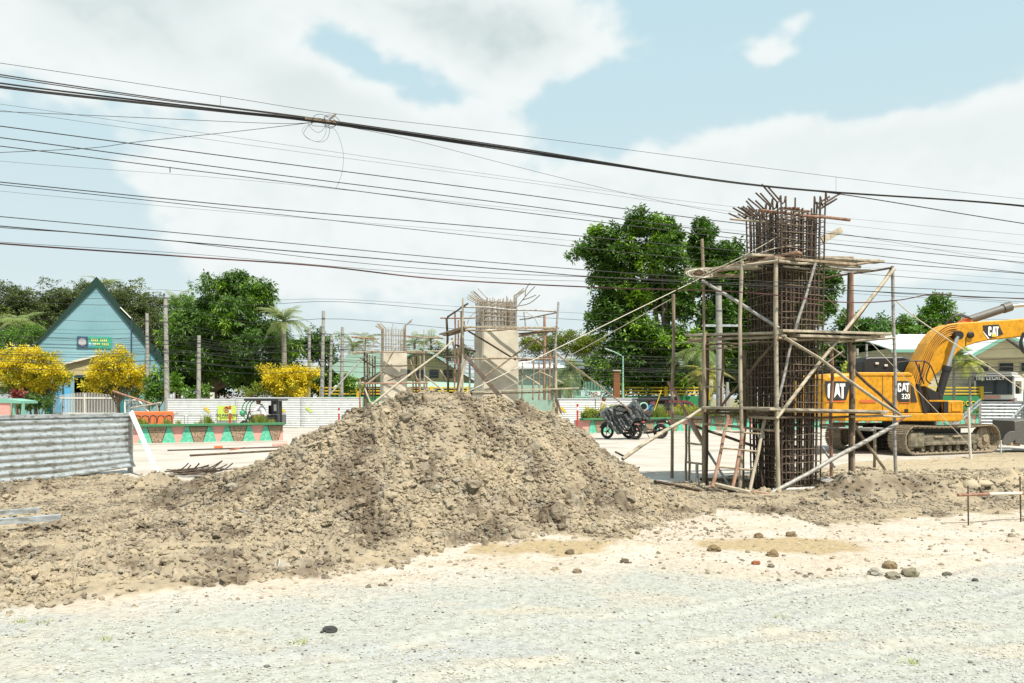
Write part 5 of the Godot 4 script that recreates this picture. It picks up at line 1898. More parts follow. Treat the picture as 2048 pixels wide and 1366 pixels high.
# one stick of scaffold timber or pipe, a little crooked
func stick(parent: Node, called: String, a: Vector3, b: Vector3, r: float, m: Material) -> void:
	var mb := MB.new()
	var l := a.distance_to(b)
	var w := minf(l * 0.009, 0.03)
	var p := PackedVector3Array()
	var rr := PackedFloat32Array()
	for i in 5:
		var t := i / 4.0
		p.append(a.lerp(b, t) + Vector3(rng.randf_range(-w, w), rng.randf_range(-w, w), rng.randf_range(-w, w)) * (1.0 if i > 0 and i < 4 else 0.0))
		rr.append(r * rng.randf_range(0.9, 1.08))
	mb.path(p, rr, 6)
	part(parent, called, mb, m)


func board(parent: Node, called: String, a: Vector3, b: Vector3, wide: float, thick: float, m: Material) -> void:
	var mb := MB.new()
	mb.bar(a, b, wide, thick, 0.005)
	part(parent, called, mb, m)


func frame_of(o: Node3D, rows: Array) -> void:
	var tone := [M.timber, M.timber_red, M.timber_dark, M.timber_pale, M.pipe]
	for q: Array in rows:
		var a := pt(q[1], q[2], q[3]) - o.position
		var b := pt(q[4], q[5], q[6]) - o.position
		if q[0] == "plank":
			board(o, "plank", a, b, 0.23, 0.045, tone[q[8]])
		else:
			stick(o, q[0], a, b, q[7] * (0.84 if o.position.z > -20.0 else 1.0), tone[q[8]])


func ring_of(half: float, r: float, round_by: float) -> ArrayMesh:
	var mb := MB.new()
	var p := PackedVector3Array()
	for c in 4:
		for k in 4:
			var a := PI / 2 * c + PI / 2 * k / 3.0
			var corner := Vector2(1, 1).rotated(PI / 2 * c) * (half - round_by)
			p.append(Vector3(corner.x + cos(a) * round_by, 0, corner.y + sin(a) * round_by))
	p.append(p[0])
	mb.path(p, PackedFloat32Array([r]), 5, false)
	return mb.mesh()


# cage of upright bars and hoops, bars flaring at the top
func cage(o: Node3D, y0: float, y1: float, half0: float, half1: float, yaw: float, per_side: int, step: float, bar_r: float, m_bar: Material, m_hoop: Material, flare: float, inner: bool) -> void:
	var b := Basis(Vector3.UP, yaw)
	for layer in (2 if inner else 1):
		var k: float = [1.0, 0.74, 0.45][layer]
		var n := per_side - 2 * layer
		for side in 4:
			for i in n:
				var t := -1.0 + 2.0 * (i + (rng.randf_range(-0.3, 0.3) if i > 0 else 0.0)) / n
				var u := Vector2(1, t).rotated(PI / 2 * side) * k
				var out := b * Vector3(u.x, 0, u.y)
				var lo := out * half0 + Vector3(0, y0, 0)
				var hi := out * half1 + Vector3(0, y1, 0)
				hi.y += rng.randf_range(-0.10, 0.03)
				var mb := MB.new()
				var way := signf(out.x)
				if layer == 0 and flare > 0.0 and out.x < -0.35:
					hi.y -= 0.14
				if layer == 0 and flare > 0.0 and (out.x < -0.35 or out.x > 1.0):
					var l := flare * rng.randf_range(0.8, 1.05)
					var rise := clampf((1.35 + out.x) * 0.9 + 0.35, 0.4, 1.0) if out.x < 0.0 else rng.randf_range(0.4, 0.8)
					mb.path(curve([lo, lo.lerp(hi, 0.5), hi, hi + Vector3(way * l * 0.18, l * 0.22, 0), hi + Vector3(way * l * 1.05, l * (0.3 + 0.85 * rise), rng.randf_range(-0.06, 0.06))], 4), PackedFloat32Array([bar_r]), 5)
				else:
					hi.y -= 0.10
					if rng.randf() < 0.02:
						hi.y += rng.randf_range(0.1, 0.3)
					mb.path(PackedVector3Array([lo, lo.lerp(hi, 0.5) + Vector3(rng.randf_range(-0.015, 0.015), 0, 0), hi]), PackedFloat32Array([bar_r]), 5)
				part(o, "rebar", mb, m_bar)
	var hoop := ring_of(1.03, 0.0075 / half1, 0.12)
	var hoop_in := ring_of(0.76, 0.009 / half1, 0.1)
	var ties := MB.new()
	for i in 4:
		var t := -0.62 + 0.41 * i
		ties.tube(Vector3(-1.02, 0, t), Vector3(1.02, 0, t + 0.05), 0.008 / half1, 0.008 / half1, 5)
		ties.tube(Vector3(t, 0.03, -1.02), Vector3(t - 0.04, 0.03, 1.02), 0.008 / half1, 0.008 / half1, 5)
	var tie_mesh := ties.mesh()
	var n := int((y1 - y0 - 0.1) / step)
	for i in n:
		var y := y0 + 0.12 + step * i + rng.randf_range(-0.02, 0.02)
		var h := lerpf(half0, half1, (y - y0) / (y1 - y0))
		var tilt := Basis.from_euler(Vector3(rng.randf_range(-0.05, 0.05), yaw + rng.randf_range(-0.05, 0.05), rng.randf_range(-0.05, 0.05)))
		var xf := Transform3D(tilt.scaled(Vector3(h, h, h)), Vector3(rng.randf_range(-0.012, 0.012), y, 0))
		part(o, "hoop", hoop, m_hoop, xf)
		if inner:
			part(o, "crosstie", tie_mesh, m_hoop, xf)
			if i % 2 == 0:
				part(o, "inner_hoop", hoop_in, m_hoop, xf)


func columns() -> void:
	# the bare cage
	var d := 15.05
	var o := thing("rebar_cage", "tall bare rebar cage of an unpoured column inside a timber scaffold", "rebar cage", Vector3(gx(1570, d), 0, -d))
	cage(o, -0.65, 5.22, 0.43, 0.50, 0.36, 10, 0.14, 0.0165, M.rebar, M.hoop, 0.34, true)
	# loose wires and sticks caught in it
	for i in 150:
		var y := rng.randf_range(1.6, 5.1)
		var a := rng.randf() * TAU
		var p := Vector3(cos(a), 0, sin(a)) * rng.randf_range(0.3, 0.62) + Vector3(0, y, 0)
		var q := p + Vector3(rng.randf_range(-0.35, 0.35), rng.randf_range(-0.08, 0.12), rng.randf_range(-0.25, 0.25))
		var mb := MB.new()
		mb.path(curve([p, p.lerp(q, 0.5) + Vector3(0, rng.randf_range(-0.05, 0.06), 0), q], 3), PackedFloat32Array([0.006]), 4)
		part(o, "tie_wire", mb, M.hoop)

	var s1 := thing("timber_scaffold", "weathered timber and pipe scaffold round the bare rebar cage", "scaffold", Vector3(gx(1570, d), 0, -d))
	frame_of(s1, [
		["post", 1347, 588, 16.4, 1344, 958, 16.4, 0.042, 0], ["post", 1404, 478, 15.3, 1407, 735, 15.3, 0.036, 0], ["post", 1409, 665, 15.15, 1408, 972, 15.15, 0.045, 0], ["post", 1414, 672, 15.3, 1412, 970, 15.3, 0.04, 2],
		["post", 1484, 522, 14.3, 1480, 982, 14.3, 0.042, 3], ["post", 1490, 700, 14.6, 1486, 980, 14.6, 0.04, 2], ["post", 1552, 515, 14.05, 1557, 988, 14.05, 0.045, 3],
		["post", 1700, 545, 15.3, 1701, 975, 15.3, 0.05, 2], ["post", 1707, 690, 15.35, 1707, 975, 15.35, 0.05, 0], ["post", 1785, 532, 16.0, 1792, 965, 16.0, 0.04, 4], ["post", 1663, 690, 16.6, 1663, 962, 16.6, 0.042, 1], ["post", 1749, 853, 16.2, 1749, 962, 16.2, 0.035, 0],
		["post", 1703, 545, 15.3, 1703, 640, 15.3, 0.045, 1], ["post", 1372, 848, 16.0, 1372, 960, 16.0, 0.03, 0], ["post", 1379, 848, 15.9, 1378, 960, 15.9, 0.03, 0], ["post", 1394, 926, 15.2, 1394, 976, 15.2, 0.035, 4], ["post", 1510, 845, 15.9, 1528, 985, 14.7, 0.03, 1], ["post", 1520, 850, 15.6, 1520, 972, 15.3, 0.035, 1],
		["rung", 1372, 886, 15.9, 1403, 889, 15.4, 0.025, 0], ["rung", 1372, 924, 15.9, 1403, 928, 15.4, 0.025, 0], ["rung", 1707, 858, 15.4, 1750, 860, 16.1, 0.03, 4], ["rung", 1707, 934, 15.4, 1750, 938, 16.1, 0.03, 0],
		# ladder tied to the left post
		["ladder_rail", 1446, 668, 15.2, 1442, 812, 15.2, 0.028, 1], ["rung", 1410, 698, 15.15, 1475, 694, 15.1, 0.022, 3], ["rung", 1410, 738, 15.15, 1446, 739, 15.15, 0.022, 3], ["rung", 1410, 773, 15.15, 1444, 774, 15.15, 0.022, 3],
		# lowest deck
		["plank", 1530, 818, 14.0, 1768, 823, 15.5, 0, 3], ["plank", 1560, 822, 14.25, 1764, 826, 15.75, 0, 0], ["plank", 1410, 815, 15.0, 1556, 817, 14.1, 0, 3], ["plank", 1414, 820, 15.35, 1560, 821, 14.4, 0, 0], ["plank", 1414, 826, 15.2, 1550, 828, 14.25, 0, 2],
		["ledger", 1349, 833, 16.2, 1556, 837, 14.0, 0.035, 3], ["ledger", 1640, 855, 16.6, 1790, 859, 16.0, 0.03, 4], ["ledger", 1700, 833, 15.2, 1822, 832, 15.8, 0.03, 3], ["ledger", 1408, 848, 15.1, 1560, 862, 14.05, 0.032, 0], ["ledger", 1555, 836, 14.05, 1705, 833, 15.25, 0.03, 2], ["ledger", 1640, 850, 16.5, 1664, 850, 16.6, 0.035, 1],
		# middle deck
		["plank", 1377, 671, 15.6, 1560, 666, 14.1, 0, 3], ["plank", 1380, 680, 15.5, 1570, 672, 14.3, 0, 0], ["plank", 1556, 662, 14.1, 1773, 668, 15.7, 0, 3], ["plank", 1580, 668, 14.5, 1760, 674, 16.0, 0, 0], ["plank", 1590, 672, 14.3, 1745, 676, 15.6, 0, 3],
		["ledger", 1376, 683, 15.55, 1572, 672, 14.0, 0.032, 3], ["ledger", 1556, 676, 14.0, 1708, 682, 15.3, 0.03, 0], ["ledger", 1644, 686, 16.5, 1790, 676, 16.0, 0.03, 3], ["ledger", 1405, 690, 15.2, 1555, 684, 14.0, 0.028, 2],
		# top deck
		["plank", 1376, 546, 15.8, 1560, 520, 14.2, 0, 0], ["plank", 1376, 540, 15.6, 1520, 535, 14.5, 0, 3], ["plank", 1400, 548, 15.4, 1600, 505, 14.15, 0, 1], ["plank", 1380, 550, 15.9, 1490, 552, 15.2, 0, 0], ["plank", 1495, 511, 14.4, 1760, 524, 15.9, 0, 3], ["plank", 1540, 517, 14.2, 1700, 530, 15.2, 0, 0], ["plank", 1490, 515, 15.6, 1700, 517, 16.3, 0, 0],
		["ledger", 1556, 522, 14.0, 1720, 534, 15.6, 0.035, 3], ["ledger", 1483, 531, 14.3, 1556, 522, 14.0, 0.032, 3], ["ledger", 1643, 557, 16.2, 1786, 535, 16.0, 0.03, 2], ["ledger", 1690, 532, 15.3, 1758, 521, 15.8, 0.04, 0], ["ledger", 1568, 533, 14.2, 1740, 541, 15.9, 0.03, 3],
		# braces
		["brace", 1404, 561, 15.25, 1558, 656, 14.0, 0.038, 4], ["brace", 1570, 676, 14.0, 1801, 830, 15.9, 0.038, 3], ["brace", 1788, 538, 15.95, 1553, 838, 13.95, 0.042, 3], ["brace", 1783, 540, 16.05, 1690, 668, 15.3, 0.042, 2], ["brace", 1430, 828, 15.0, 1556, 678, 14.0, 0.030, 2],
		["brace", 1708, 742, 15.35, 1802, 830, 15.95, 0.036, 2], ["brace", 1543, 986, 13.9, 1794, 848, 15.9, 0.05, 4], ["brace", 1245, 918, 13.2, 1408, 815, 15.1, 0.038, 3], ["brace", 1337, 765, 16.3, 1408, 888, 15.2, 0.042, 1], ["brace", 1374, 838, 15.9, 1463, 978, 14.8, 0.03, 4],
		["brace", 1706, 846, 15.4, 1784, 962, 16.0, 0.035, 0], ["brace", 1390, 852, 15.8, 1514, 894, 15.2, 0.035, 2], ["brace", 1631, 526, 14.45, 1588, 668, 14.35, 0.034, 4], ["brace", 1588, 668, 14.35, 1556, 800, 14.2, 0.03, 4], ["brace", 1645, 895, 16.3, 1670, 935, 16.2, 0.03, 4], ["brace", 1793, 846, 15.9, 1812, 832, 15.9, 0.03, 1],
		["brace", 1645, 681, 16.4, 1690, 715, 16.3, 0.025, 3], ["brace", 1690, 700, 16.3, 1640, 735, 16.4, 0.02, 3],
	])
	# rod laid over the head of the cage and stray boards
	var o2 := thing("bamboo_rod", "reddish rod laid across the top of the rebar cage", "rod")
	stick(o2, "rod", pt(1520, 421, 14.6), pt(1700, 440, 14.6), 0.030, M.timber_red)
	o2 = thing("bamboo_rod", "pale stick pushed through the upper left of the rebar cage", "rod")
	stick(o2, "rod", pt(1460, 438, 14.9), pt(1600, 450, 14.9), 0.022, M.timber_pale)
	var bd := MB.new()
	bd.bar(pt(1644, 481, 15.2), pt(1683, 459, 15.4), 0.12, 0.03, 0.003, Vector3.BACK)
	solo("loose_board", bd, M.timber_pale, "short pale board sticking up right of the rebar cage", "board")
	bd = MB.new()
	for k in 5:
		bd.bar(pt(1560 + 9 * k, 416 - k % 2, 14.9), pt(1620 - 6 * k, 423, 15.2), 0.06, 0.025)
	part(thing("board_scraps", "scraps of rusty formwork boards on the cage's head", "board", Vector3.ZERO), "scrap", bd, M.timber_red).set_meta("kind", "stuff")
	# rope coil and guy ropes
	var rope := thing("rope_coil", "coil of pale rope hung on the scaffold's top deck", "rope")
	for k in 6:
		var p := PackedVector3Array()
		for i in 25:
			var a := TAU * i / 24.0
			p.append(pt(1390 + 4.0 * k, 547, 15.1) + Vector3(cos(a) * (0.17 + 0.012 * k), sin(a) * (0.075 + 0.008 * (k % 3)), 0.06 * sin(a * 2.0 + k)))
		var mb := MB.new()
		mb.path(p, PackedFloat32Array([0.008]), 5)
		part(rope, "turn", mb, M.rope)
	for q: Array in [
		[[[1398, 558, 15.1], [1150, 679, 13.8], [905, 797, 12.3], [760, 850, 11.9]], 0.008, "long pale guy rope from the scaffold's top deck down to the mound"],
		[[[1346, 596, 16.4], [1133, 715, 18.5], [965, 800, 20.0]], 0.008, "second guy rope slanting from the scaffold's left post to the middle column"],
		[[[1404, 551, 15.1], [1470, 520, 14.8], [1520, 494, 14.6], [1560, 470, 14.5]], 0.009, "pale rope tied from the rope coil up to the rebar cage"],
		[[[1404, 556, 15.1], [1480, 522, 14.8], [1545, 498, 14.5], [1600, 490, 14.5]], 0.008, "pale rope dipping from the rope coil to the cage's front"],
		[[[1790, 600, 15.9], [1838, 640, 17.0], [1940, 708, 18.0], [2048, 782, 19.5], [2200, 890, 21.5]], 0.012, "pale guy rope from the scaffold's right post past the digger's boom"],
		[[[1650, 590, 15.5], [1780, 725, 17.5], [1905, 855, 19.8], [1950, 905, 21.3]], 0.007, "thin pale guy rope crossing before the digger's cab"],
		[[[1113, 708, 24.3], [1180, 757, 26.0], [1262, 822, 29.0]], 0.028, "straight pole propping the middle column's scaffold on the motorcycle side"],
	]:
		var p: Array = []
		for k: Array in q[0]:
			p.append(pt(k[0], k[1], k[2]))
		var mb := MB.new()
		mb.path(curve(p, 8), PackedFloat32Array([q[1]]), 5)
		solo("guy_rope" if q[1] < 0.02 else "prop_pole", mb, M.rope if q[1] < 0.02 else M.timber, q[2], "rope" if q[1] < 0.02 else "pole")
	# leaning ladder of three rails
	o2 = thing("leaning_ladder", "rough timber ladder with three rails leaning on the scaffold's lowest deck", "ladder")
	for q: Array in [[1457, 832, 1425, 974], [1487, 858, 1464, 980], [1532, 828, 1498, 990]]:
		stick(o2, "rail", pt(q[0], q[1], 14.4), pt(q[2], q[3], 13.85), 0.034, M.timber_red if q[0] != 1532 else M.timber_pale)
	for q: Array in [[1442, 896, 1514, 903], [1434, 934, 1508, 940], [1450, 862, 1522, 868]]:
		stick(o2, "rung", pt(q[0], q[1], 14.05), pt(q[2], q[3], 14.05), 0.018, M.timber)

	# the two poured columns
	for q: Array in [
		[25.9, 992, 662, 594, 1.19, "nearer poured concrete column with rebar sprouting from its top", 0.27],
		[38.0, 787, 704, 652, 1.14, "farther poured concrete column with rebar sprouting from its top", 0.27],
	]:
		d = q[0]
		var c := thing("concrete_column", q[5], "column", Vector3(gx(q[1], d), 0, -d))
		var top := pt(0, q[2], d).y
		var body := MB.new()
		body.box(Vector3(q[4], top + 0.2, q[4] * 1.05), Transform3D(Basis(Vector3.UP, q[6]), Vector3(0, top / 2 - 0.1, 0)), 0.045)
		part(c, "shaft", body, M.concrete)
		cage(c, top - 0.25, pt(0, q[3], d).y, q[4] * 0.45, q[4] * 0.46, q[6], 9, 0.13, 0.014, M.rebar_pale, M.rebar_pale, 0.30, d < 30)
		if d < 30:
			# leafless branch caught in the bars
			var br := MB.new()
			for k: Array in [[[1030, 620], [1045, 600], [1058, 585], [1070, 573]], [[1045, 600], [1058, 596], [1072, 590]], [[1050, 592], [1052, 578], [1060, 566]], [[1038, 612], [1060, 606], [1080, 590]]]:
				var p: Array = []
				for e: Array in k:
					p.append(pt(e[0], e[1], 25.6))
				br.path(curve(p, 4), PackedFloat32Array([0.013]), 4)
			solo("dry_branch", br, M.bark, "leafless branch stuck in the nearer column's rebar", "branch")
	var s2 := thing("timber_scaffold", "timber scaffold round the nearer poured column", "scaffold", Vector3(gx(992, 25.9), 0, -25.9))
	frame_of(s2, [
		["post", 926, 596, 24.9, 926, 790, 24.9, 0.035, 3], ["post", 893, 636, 25.8, 896, 790, 25.8, 0.04, 2], ["post", 910, 625, 26.4, 909, 790, 26.4, 0.03, 1], ["post", 917, 640, 26.8, 917, 790, 26.8, 0.03, 1], ["post", 922, 622, 25.0, 921, 790, 25.0, 0.03, 0], ["post", 928, 642, 27.0, 914, 790, 27.0, 0.04, 1],
		["post", 1117, 604, 24.8, 1104, 800, 24.8, 0.038, 4], ["post", 1112, 703, 24.7, 1112, 806, 24.7, 0.045, 3], ["post", 1089, 632, 26.6, 1089, 800, 26.6, 0.05, 1], ["post", 1100, 700, 26.4, 1099, 800, 26.4, 0.035, 1], ["post", 1048, 624, 27.2, 1052, 660, 27.2, 0.03, 4], ["post", 940, 708, 25.2, 939, 790, 25.2, 0.035, 4], ["post", 1067, 720, 26.9, 1066, 800, 26.9, 0.035, 0], ["post", 1078, 725, 27.1, 1078, 800, 27.1, 0.03, 1], ["post", 1045, 725, 27.1, 1044, 800, 27.1, 0.03, 0],
		["ledger", 881, 636, 25.9, 950, 636, 25.4, 0.025, 1], ["ledger", 925, 614, 24.9, 1117, 623, 24.8, 0.03, 4], ["ledger", 895, 634, 25.8, 936, 607, 24.7, 0.028, 2], ["ledger", 1040, 639, 26.8, 1116, 625, 24.8, 0.025, 4], ["ledger", 940, 718, 24.9, 1112, 717, 24.8, 0.03, 0], ["ledger", 892, 713, 25.8, 932, 715, 24.8, 0.03, 0], ["ledger", 1036, 722, 27.0, 1108, 714, 25.0, 0.03, 1],
		["plank", 928, 654, 24.6, 1112, 656, 24.5, 0, 3], ["ledger", 930, 660, 24.8, 1115, 661, 24.7, 0.03, 0], ["plank", 884, 669, 26.2, 936, 653, 24.8, 0, 0], ["plank", 892, 671, 26.6, 930, 660, 25.2, 0, 2], ["plank", 1040, 673, 27.2, 1112, 656, 24.9, 0, 0], ["plank", 1038, 668, 26.8, 1110, 662, 25.3, 0, 2], ["plank", 944, 784, 24.8, 1158, 776, 24.5, 0, 3], ["plank", 950, 788, 25.0, 1110, 784, 24.7, 0, 0],
		["brace", 936, 662, 24.85, 1032, 720, 24.9, 0.03, 2], ["brace", 962, 758, 24.9, 1114, 652, 24.75, 0.032, 0], ["brace", 1062, 674, 26.0, 1104, 706, 24.9, 0.03, 0], ["brace", 912, 690, 26.0, 950, 703, 25.0, 0.03, 2], ["brace", 904, 676, 25.5, 910, 712, 25.6, 0.03, 3], ["brace", 932, 718, 24.9, 916, 790, 24.6, 0.04, 3], ["brace", 1080, 744, 26.4, 1126, 766, 25.4, 0.03, 3], ["brace", 1040, 745, 26.8, 1080, 770, 26.6, 0.03, 3], ["brace", 880, 740, 25.8, 898, 765, 25.8, 0.025, 3], ["brace", 1115, 800, 24.6, 1122, 826, 24.2, 0.03, 2],
		["bent_bar", 934, 648, 25.3, 940, 634, 25.3, 0.012, 4], ["bent_bar", 940, 634, 25.3, 952, 622, 25.3, 0.012, 4], ["bent_bar", 1052, 624, 25.3, 1068, 634, 25.3, 0.014, 4], ["bent_bar", 1068, 634, 25.3, 1077, 652, 25.3, 0.014, 4],
	])
	var s3 := thing("timber_scaffold", "timber scaffold round the farther poured column", "scaffold", Vector3(gx(787, 38), 0, -38.0))
	frame_of(s3, [
		["post", 729, 702, 37.2, 730, 830, 37.2, 0.05, 2], ["post", 734, 706, 38.6, 734, 830, 38.6, 0.05, 2], ["post", 739, 710, 39.0, 739, 800, 39.0, 0.04, 0], ["post", 745, 710, 39.2, 745, 800, 39.2, 0.04, 0], ["post", 750, 712, 39.0, 750, 800, 39.0, 0.04, 2], ["post", 848, 690, 37.0, 849, 800, 37.0, 0.04, 4], ["post", 826, 710, 39.2, 826, 790, 39.2, 0.045, 0], ["post", 833, 712, 39.0, 832, 790, 39.0, 0.04, 2], ["post", 840, 712, 38.5, 840, 790, 38.5, 0.04, 0], ["post", 728, 676, 38.0, 728, 700, 38.0, 0.03, 3], ["post", 848, 660, 38.4, 848, 700, 38.4, 0.03, 3],
		["ledger", 703, 674, 38.2, 756, 678, 38.2, 0.045, 1], ["ledger", 750, 732, 36.9, 850, 731, 36.9, 0.035, 2], ["ledger", 718, 767, 36.9, 856, 766, 36.9, 0.04, 1], ["ledger", 718, 775, 39.0, 856, 775, 39.0, 0.04, 1], ["ledger", 718, 785, 39.0, 856, 785, 39.0, 0.04, 1], ["ledger", 722, 691, 38.4, 756, 693, 38.4, 0.03, 3], ["ledger", 812, 673, 38.6, 886, 676, 38.6, 0.035, 1], ["ledger", 748, 668, 38.6, 880, 676, 38.6, 0.02, 4],
		["plank", 701, 705, 37.0, 758, 701, 37.0, 0, 3], ["plank", 706, 708, 38.0, 760, 704, 37.6, 0, 0], ["plank", 812, 702, 37.0, 880, 702, 37.4, 0, 3], ["plank", 755, 704, 37.0, 850, 705, 36.9, 0, 0], ["plank", 812, 706, 39.2, 860, 706, 39.2, 0, 0],
		["brace", 657, 792, 36.6, 738, 704, 37.2, 0.04, 4], ["brace", 720, 716, 37.4, 750, 735, 37.4, 0.035, 2], ["brace", 734, 768, 37.0, 760, 748, 37.0, 0.05, 3], ["brace", 760, 748, 37.0, 793, 694, 37.0, 0.03, 3], ["brace", 764, 744, 36.9, 800, 756, 36.9, 0.03, 2], ["brace", 775, 762, 36.9, 812, 748, 36.9, 0.03, 2], ["brace", 729, 775, 37.0, 740, 804, 36.8, 0.04, 3], ["brace", 740, 804, 36.8, 760, 810, 36.8, 0.04, 3], ["brace", 820, 720, 38.0, 838, 770, 38.0, 0.04, 0], ["brace", 850, 752, 37.0, 888, 782, 36.4, 0.04, 3], ["brace", 742, 695, 37.4, 756, 676, 37.4, 0.03, 3], ["brace", 862, 690, 38.0, 874, 680, 38.0, 0.03, 3],
		["post", 720, 758, 37.0, 720, 830, 37.0, 0.045, 1], ["post", 853, 758, 37.2, 853, 800, 37.2, 0.045, 1], ["post", 838, 758, 38.8, 838, 800, 38.8, 0.045, 1],
	])
	# bamboo poles and the plank that lean on the mound
	o2 = thing("bamboo_pole", "long pale bamboo pole leaning from the mound towards the nearer column", "pole")
	stick(o2, "pole", pt(728, 822, 12.4), pt(908, 679, 20.0), 0.022, M.timber_pale)
	var pl := MB.new()
	pl.bar(pt(930, 711, 15.6), pt(1022, 818, 12.35), 0.075, 0.05, 0.006, Vector3.BACK)
	solo("dark_plank", pl, M.timber_dark, "dark brown plank leaning on the top of the mound", "plank")


# walls between outlines of equal point count laid at growing z; caps at both ends
func loft(mb: MB, rings: Array) -> void:
	for k in rings.size() - 1:
		var a: PackedVector3Array = rings[k]
		var b: PackedVector3Array = rings[k + 1]
		var area := 0.0
		for i in a.size():
			var j := (i + 1) % a.size()
			area += a[i].x * a[j].y - a[i].y * a[j].x
		for i in a.size():
			var j := (i + 1) % a.size()
			var t := (a[j] - a[i]) * signf(area)
			mb.quad(a[i], a[j], b[j], b[i], Vector3(t.y, -t.x, 0))
	for e: Array in [[0, 1], [rings.size() - 1, rings.size() - 2]]:
		var a: PackedVector3Array = rings[e[0]]
		var flat := PackedVector2Array()
		for p in a:
			flat.append(Vector2(p.x, p.y))
		var t := Geometry2D.triangulate_polygon(flat)
		var out := Vector3(0, 0, signf(a[0].z - rings[e[1]][0].z))
		for i in range(0, t.size(), 3):
			mb.tri(a[t[i]], a[t[i + 1]], a[t[i + 2]], out)


# outline given in photo pixels at distance d, thick from d to d + deep, its rims rounded by bev
func hull(o: Vector3, px: Array, d: float, deep: float, bev: float) -> MB:
	var flat := PackedVector2Array()
	for q: Array in px:
		var p := pt(q[0], q[1], d) - o
		flat.append(Vector2(p.x, p.y))
	var z := -d - o.z
	var area := 0.0
	for i in flat.size():
		area += flat[i].cross(flat[(i + 1) % flat.size()])
	var side := signf(area)
	var rings: Array = []
	for e: Array in [[0.0, 1.0], [bev * 0.35, 0.35], [bev, 0.0], [deep - bev, 0.0], [deep - bev * 0.35, 0.35], [deep, 1.0]]:
		var ring := PackedVector3Array()
		var n := flat.size()
		for i in n:
			var t1 := (flat[i] - flat[(i + n - 1) % n]).normalized()
			var t2 := (flat[(i + 1) % n] - flat[i]).normalized()
			var nn := (Vector2(t1.y, -t1.x) + Vector2(t2.y, -t2.x)).normalized()
			var p: Vector2 = flat[i] - nn * bev * e[1] * side
			ring.append(Vector3(p.x, p.y, z - e[0]))
		rings.append(ring)
	var mb := MB.new()
	loft(mb, rings)
	return mb


func decal(parent: Node, o: Vector3, called: String, px: Array, d: float, m: Material, proud := 0.008) -> MeshInstance3D:
	var poly := PackedVector2Array()
	for q: Array in px:
		var p := pt(q[0], q[1], d) - o
		poly.append(Vector2(p.x, p.y))
	var mb := MB.new()
	mb.prism(poly, -d - o.z, -d - o.z + proud)
	return part(parent, called, mb, m)


# three bold block letters with the pointed notch of the badge, drawn in a unit box
func badge_letters(parent: Node, at_px: Array, d: float, o: Vector3, m: Material, m2: Material) -> void:
	var a := pt(at_px[0], at_px[1], d) - o
	var b := pt(at_px[2], at_px[3], d) - o
	var polys := [
		[[0.30, 0.66], [0.30, 0.80], [0.22, 0.80], [0.22, 0.20], [0.30, 0.20], [0.30, 0.38], [0.0, 0.38], [0.0, 1.0], [0.0, 1.0]],
		[[0.36, 0.0], [0.48, 1.0], [0.62, 1.0], [0.74, 0.0], [0.62, 0.0], [0.60, 0.24], [0.50, 0.24], [0.48, 0.0]],
		[[0.68, 1.0], [1.0, 1.0], [1.0, 0.80], [0.91, 0.80], [0.91, 0.0], [0.79, 0.0], [0.79, 0.80], [0.68, 0.80]],
	]
	polys[0] = [[0.30, 0.62], [0.30, 0.90], [0.22, 1.0], [0.08, 1.0], [0.0, 0.90], [0.0, 0.10], [0.08, 0.0], [0.22, 0.0], [0.30, 0.10], [0.30, 0.38], [0.19, 0.38], [0.19, 0.20], [0.12, 0.20], [0.12, 0.80], [0.19, 0.80], [0.19, 0.62]]
	for l: Array in polys:
		var poly := PackedVector2Array()
		for q: Array in l:
			poly.append(Vector2(lerpf(a.x, b.x, q[0]), lerpf(b.y, a.y, q[1])))
		var mb := MB.new()
		mb.prism(poly, -d - o.z + 0.010, -d - o.z + 0.016)
		part(parent, "letter", mb, m)
	var tri := PackedVector2Array()
	for q: Array in [[0.30, -0.08], [0.55, 0.34], [0.80, -0.08]]:
		tri.append(Vector2(lerpf(a.x, b.x, q[0]), lerpf(b.y, a.y, q[1])))
	var mb2 := MB.new()
	mb2.prism(tri, -d - o.z + 0.017, -d - o.z + 0.021)
	part(parent, "notch", mb2, m2)


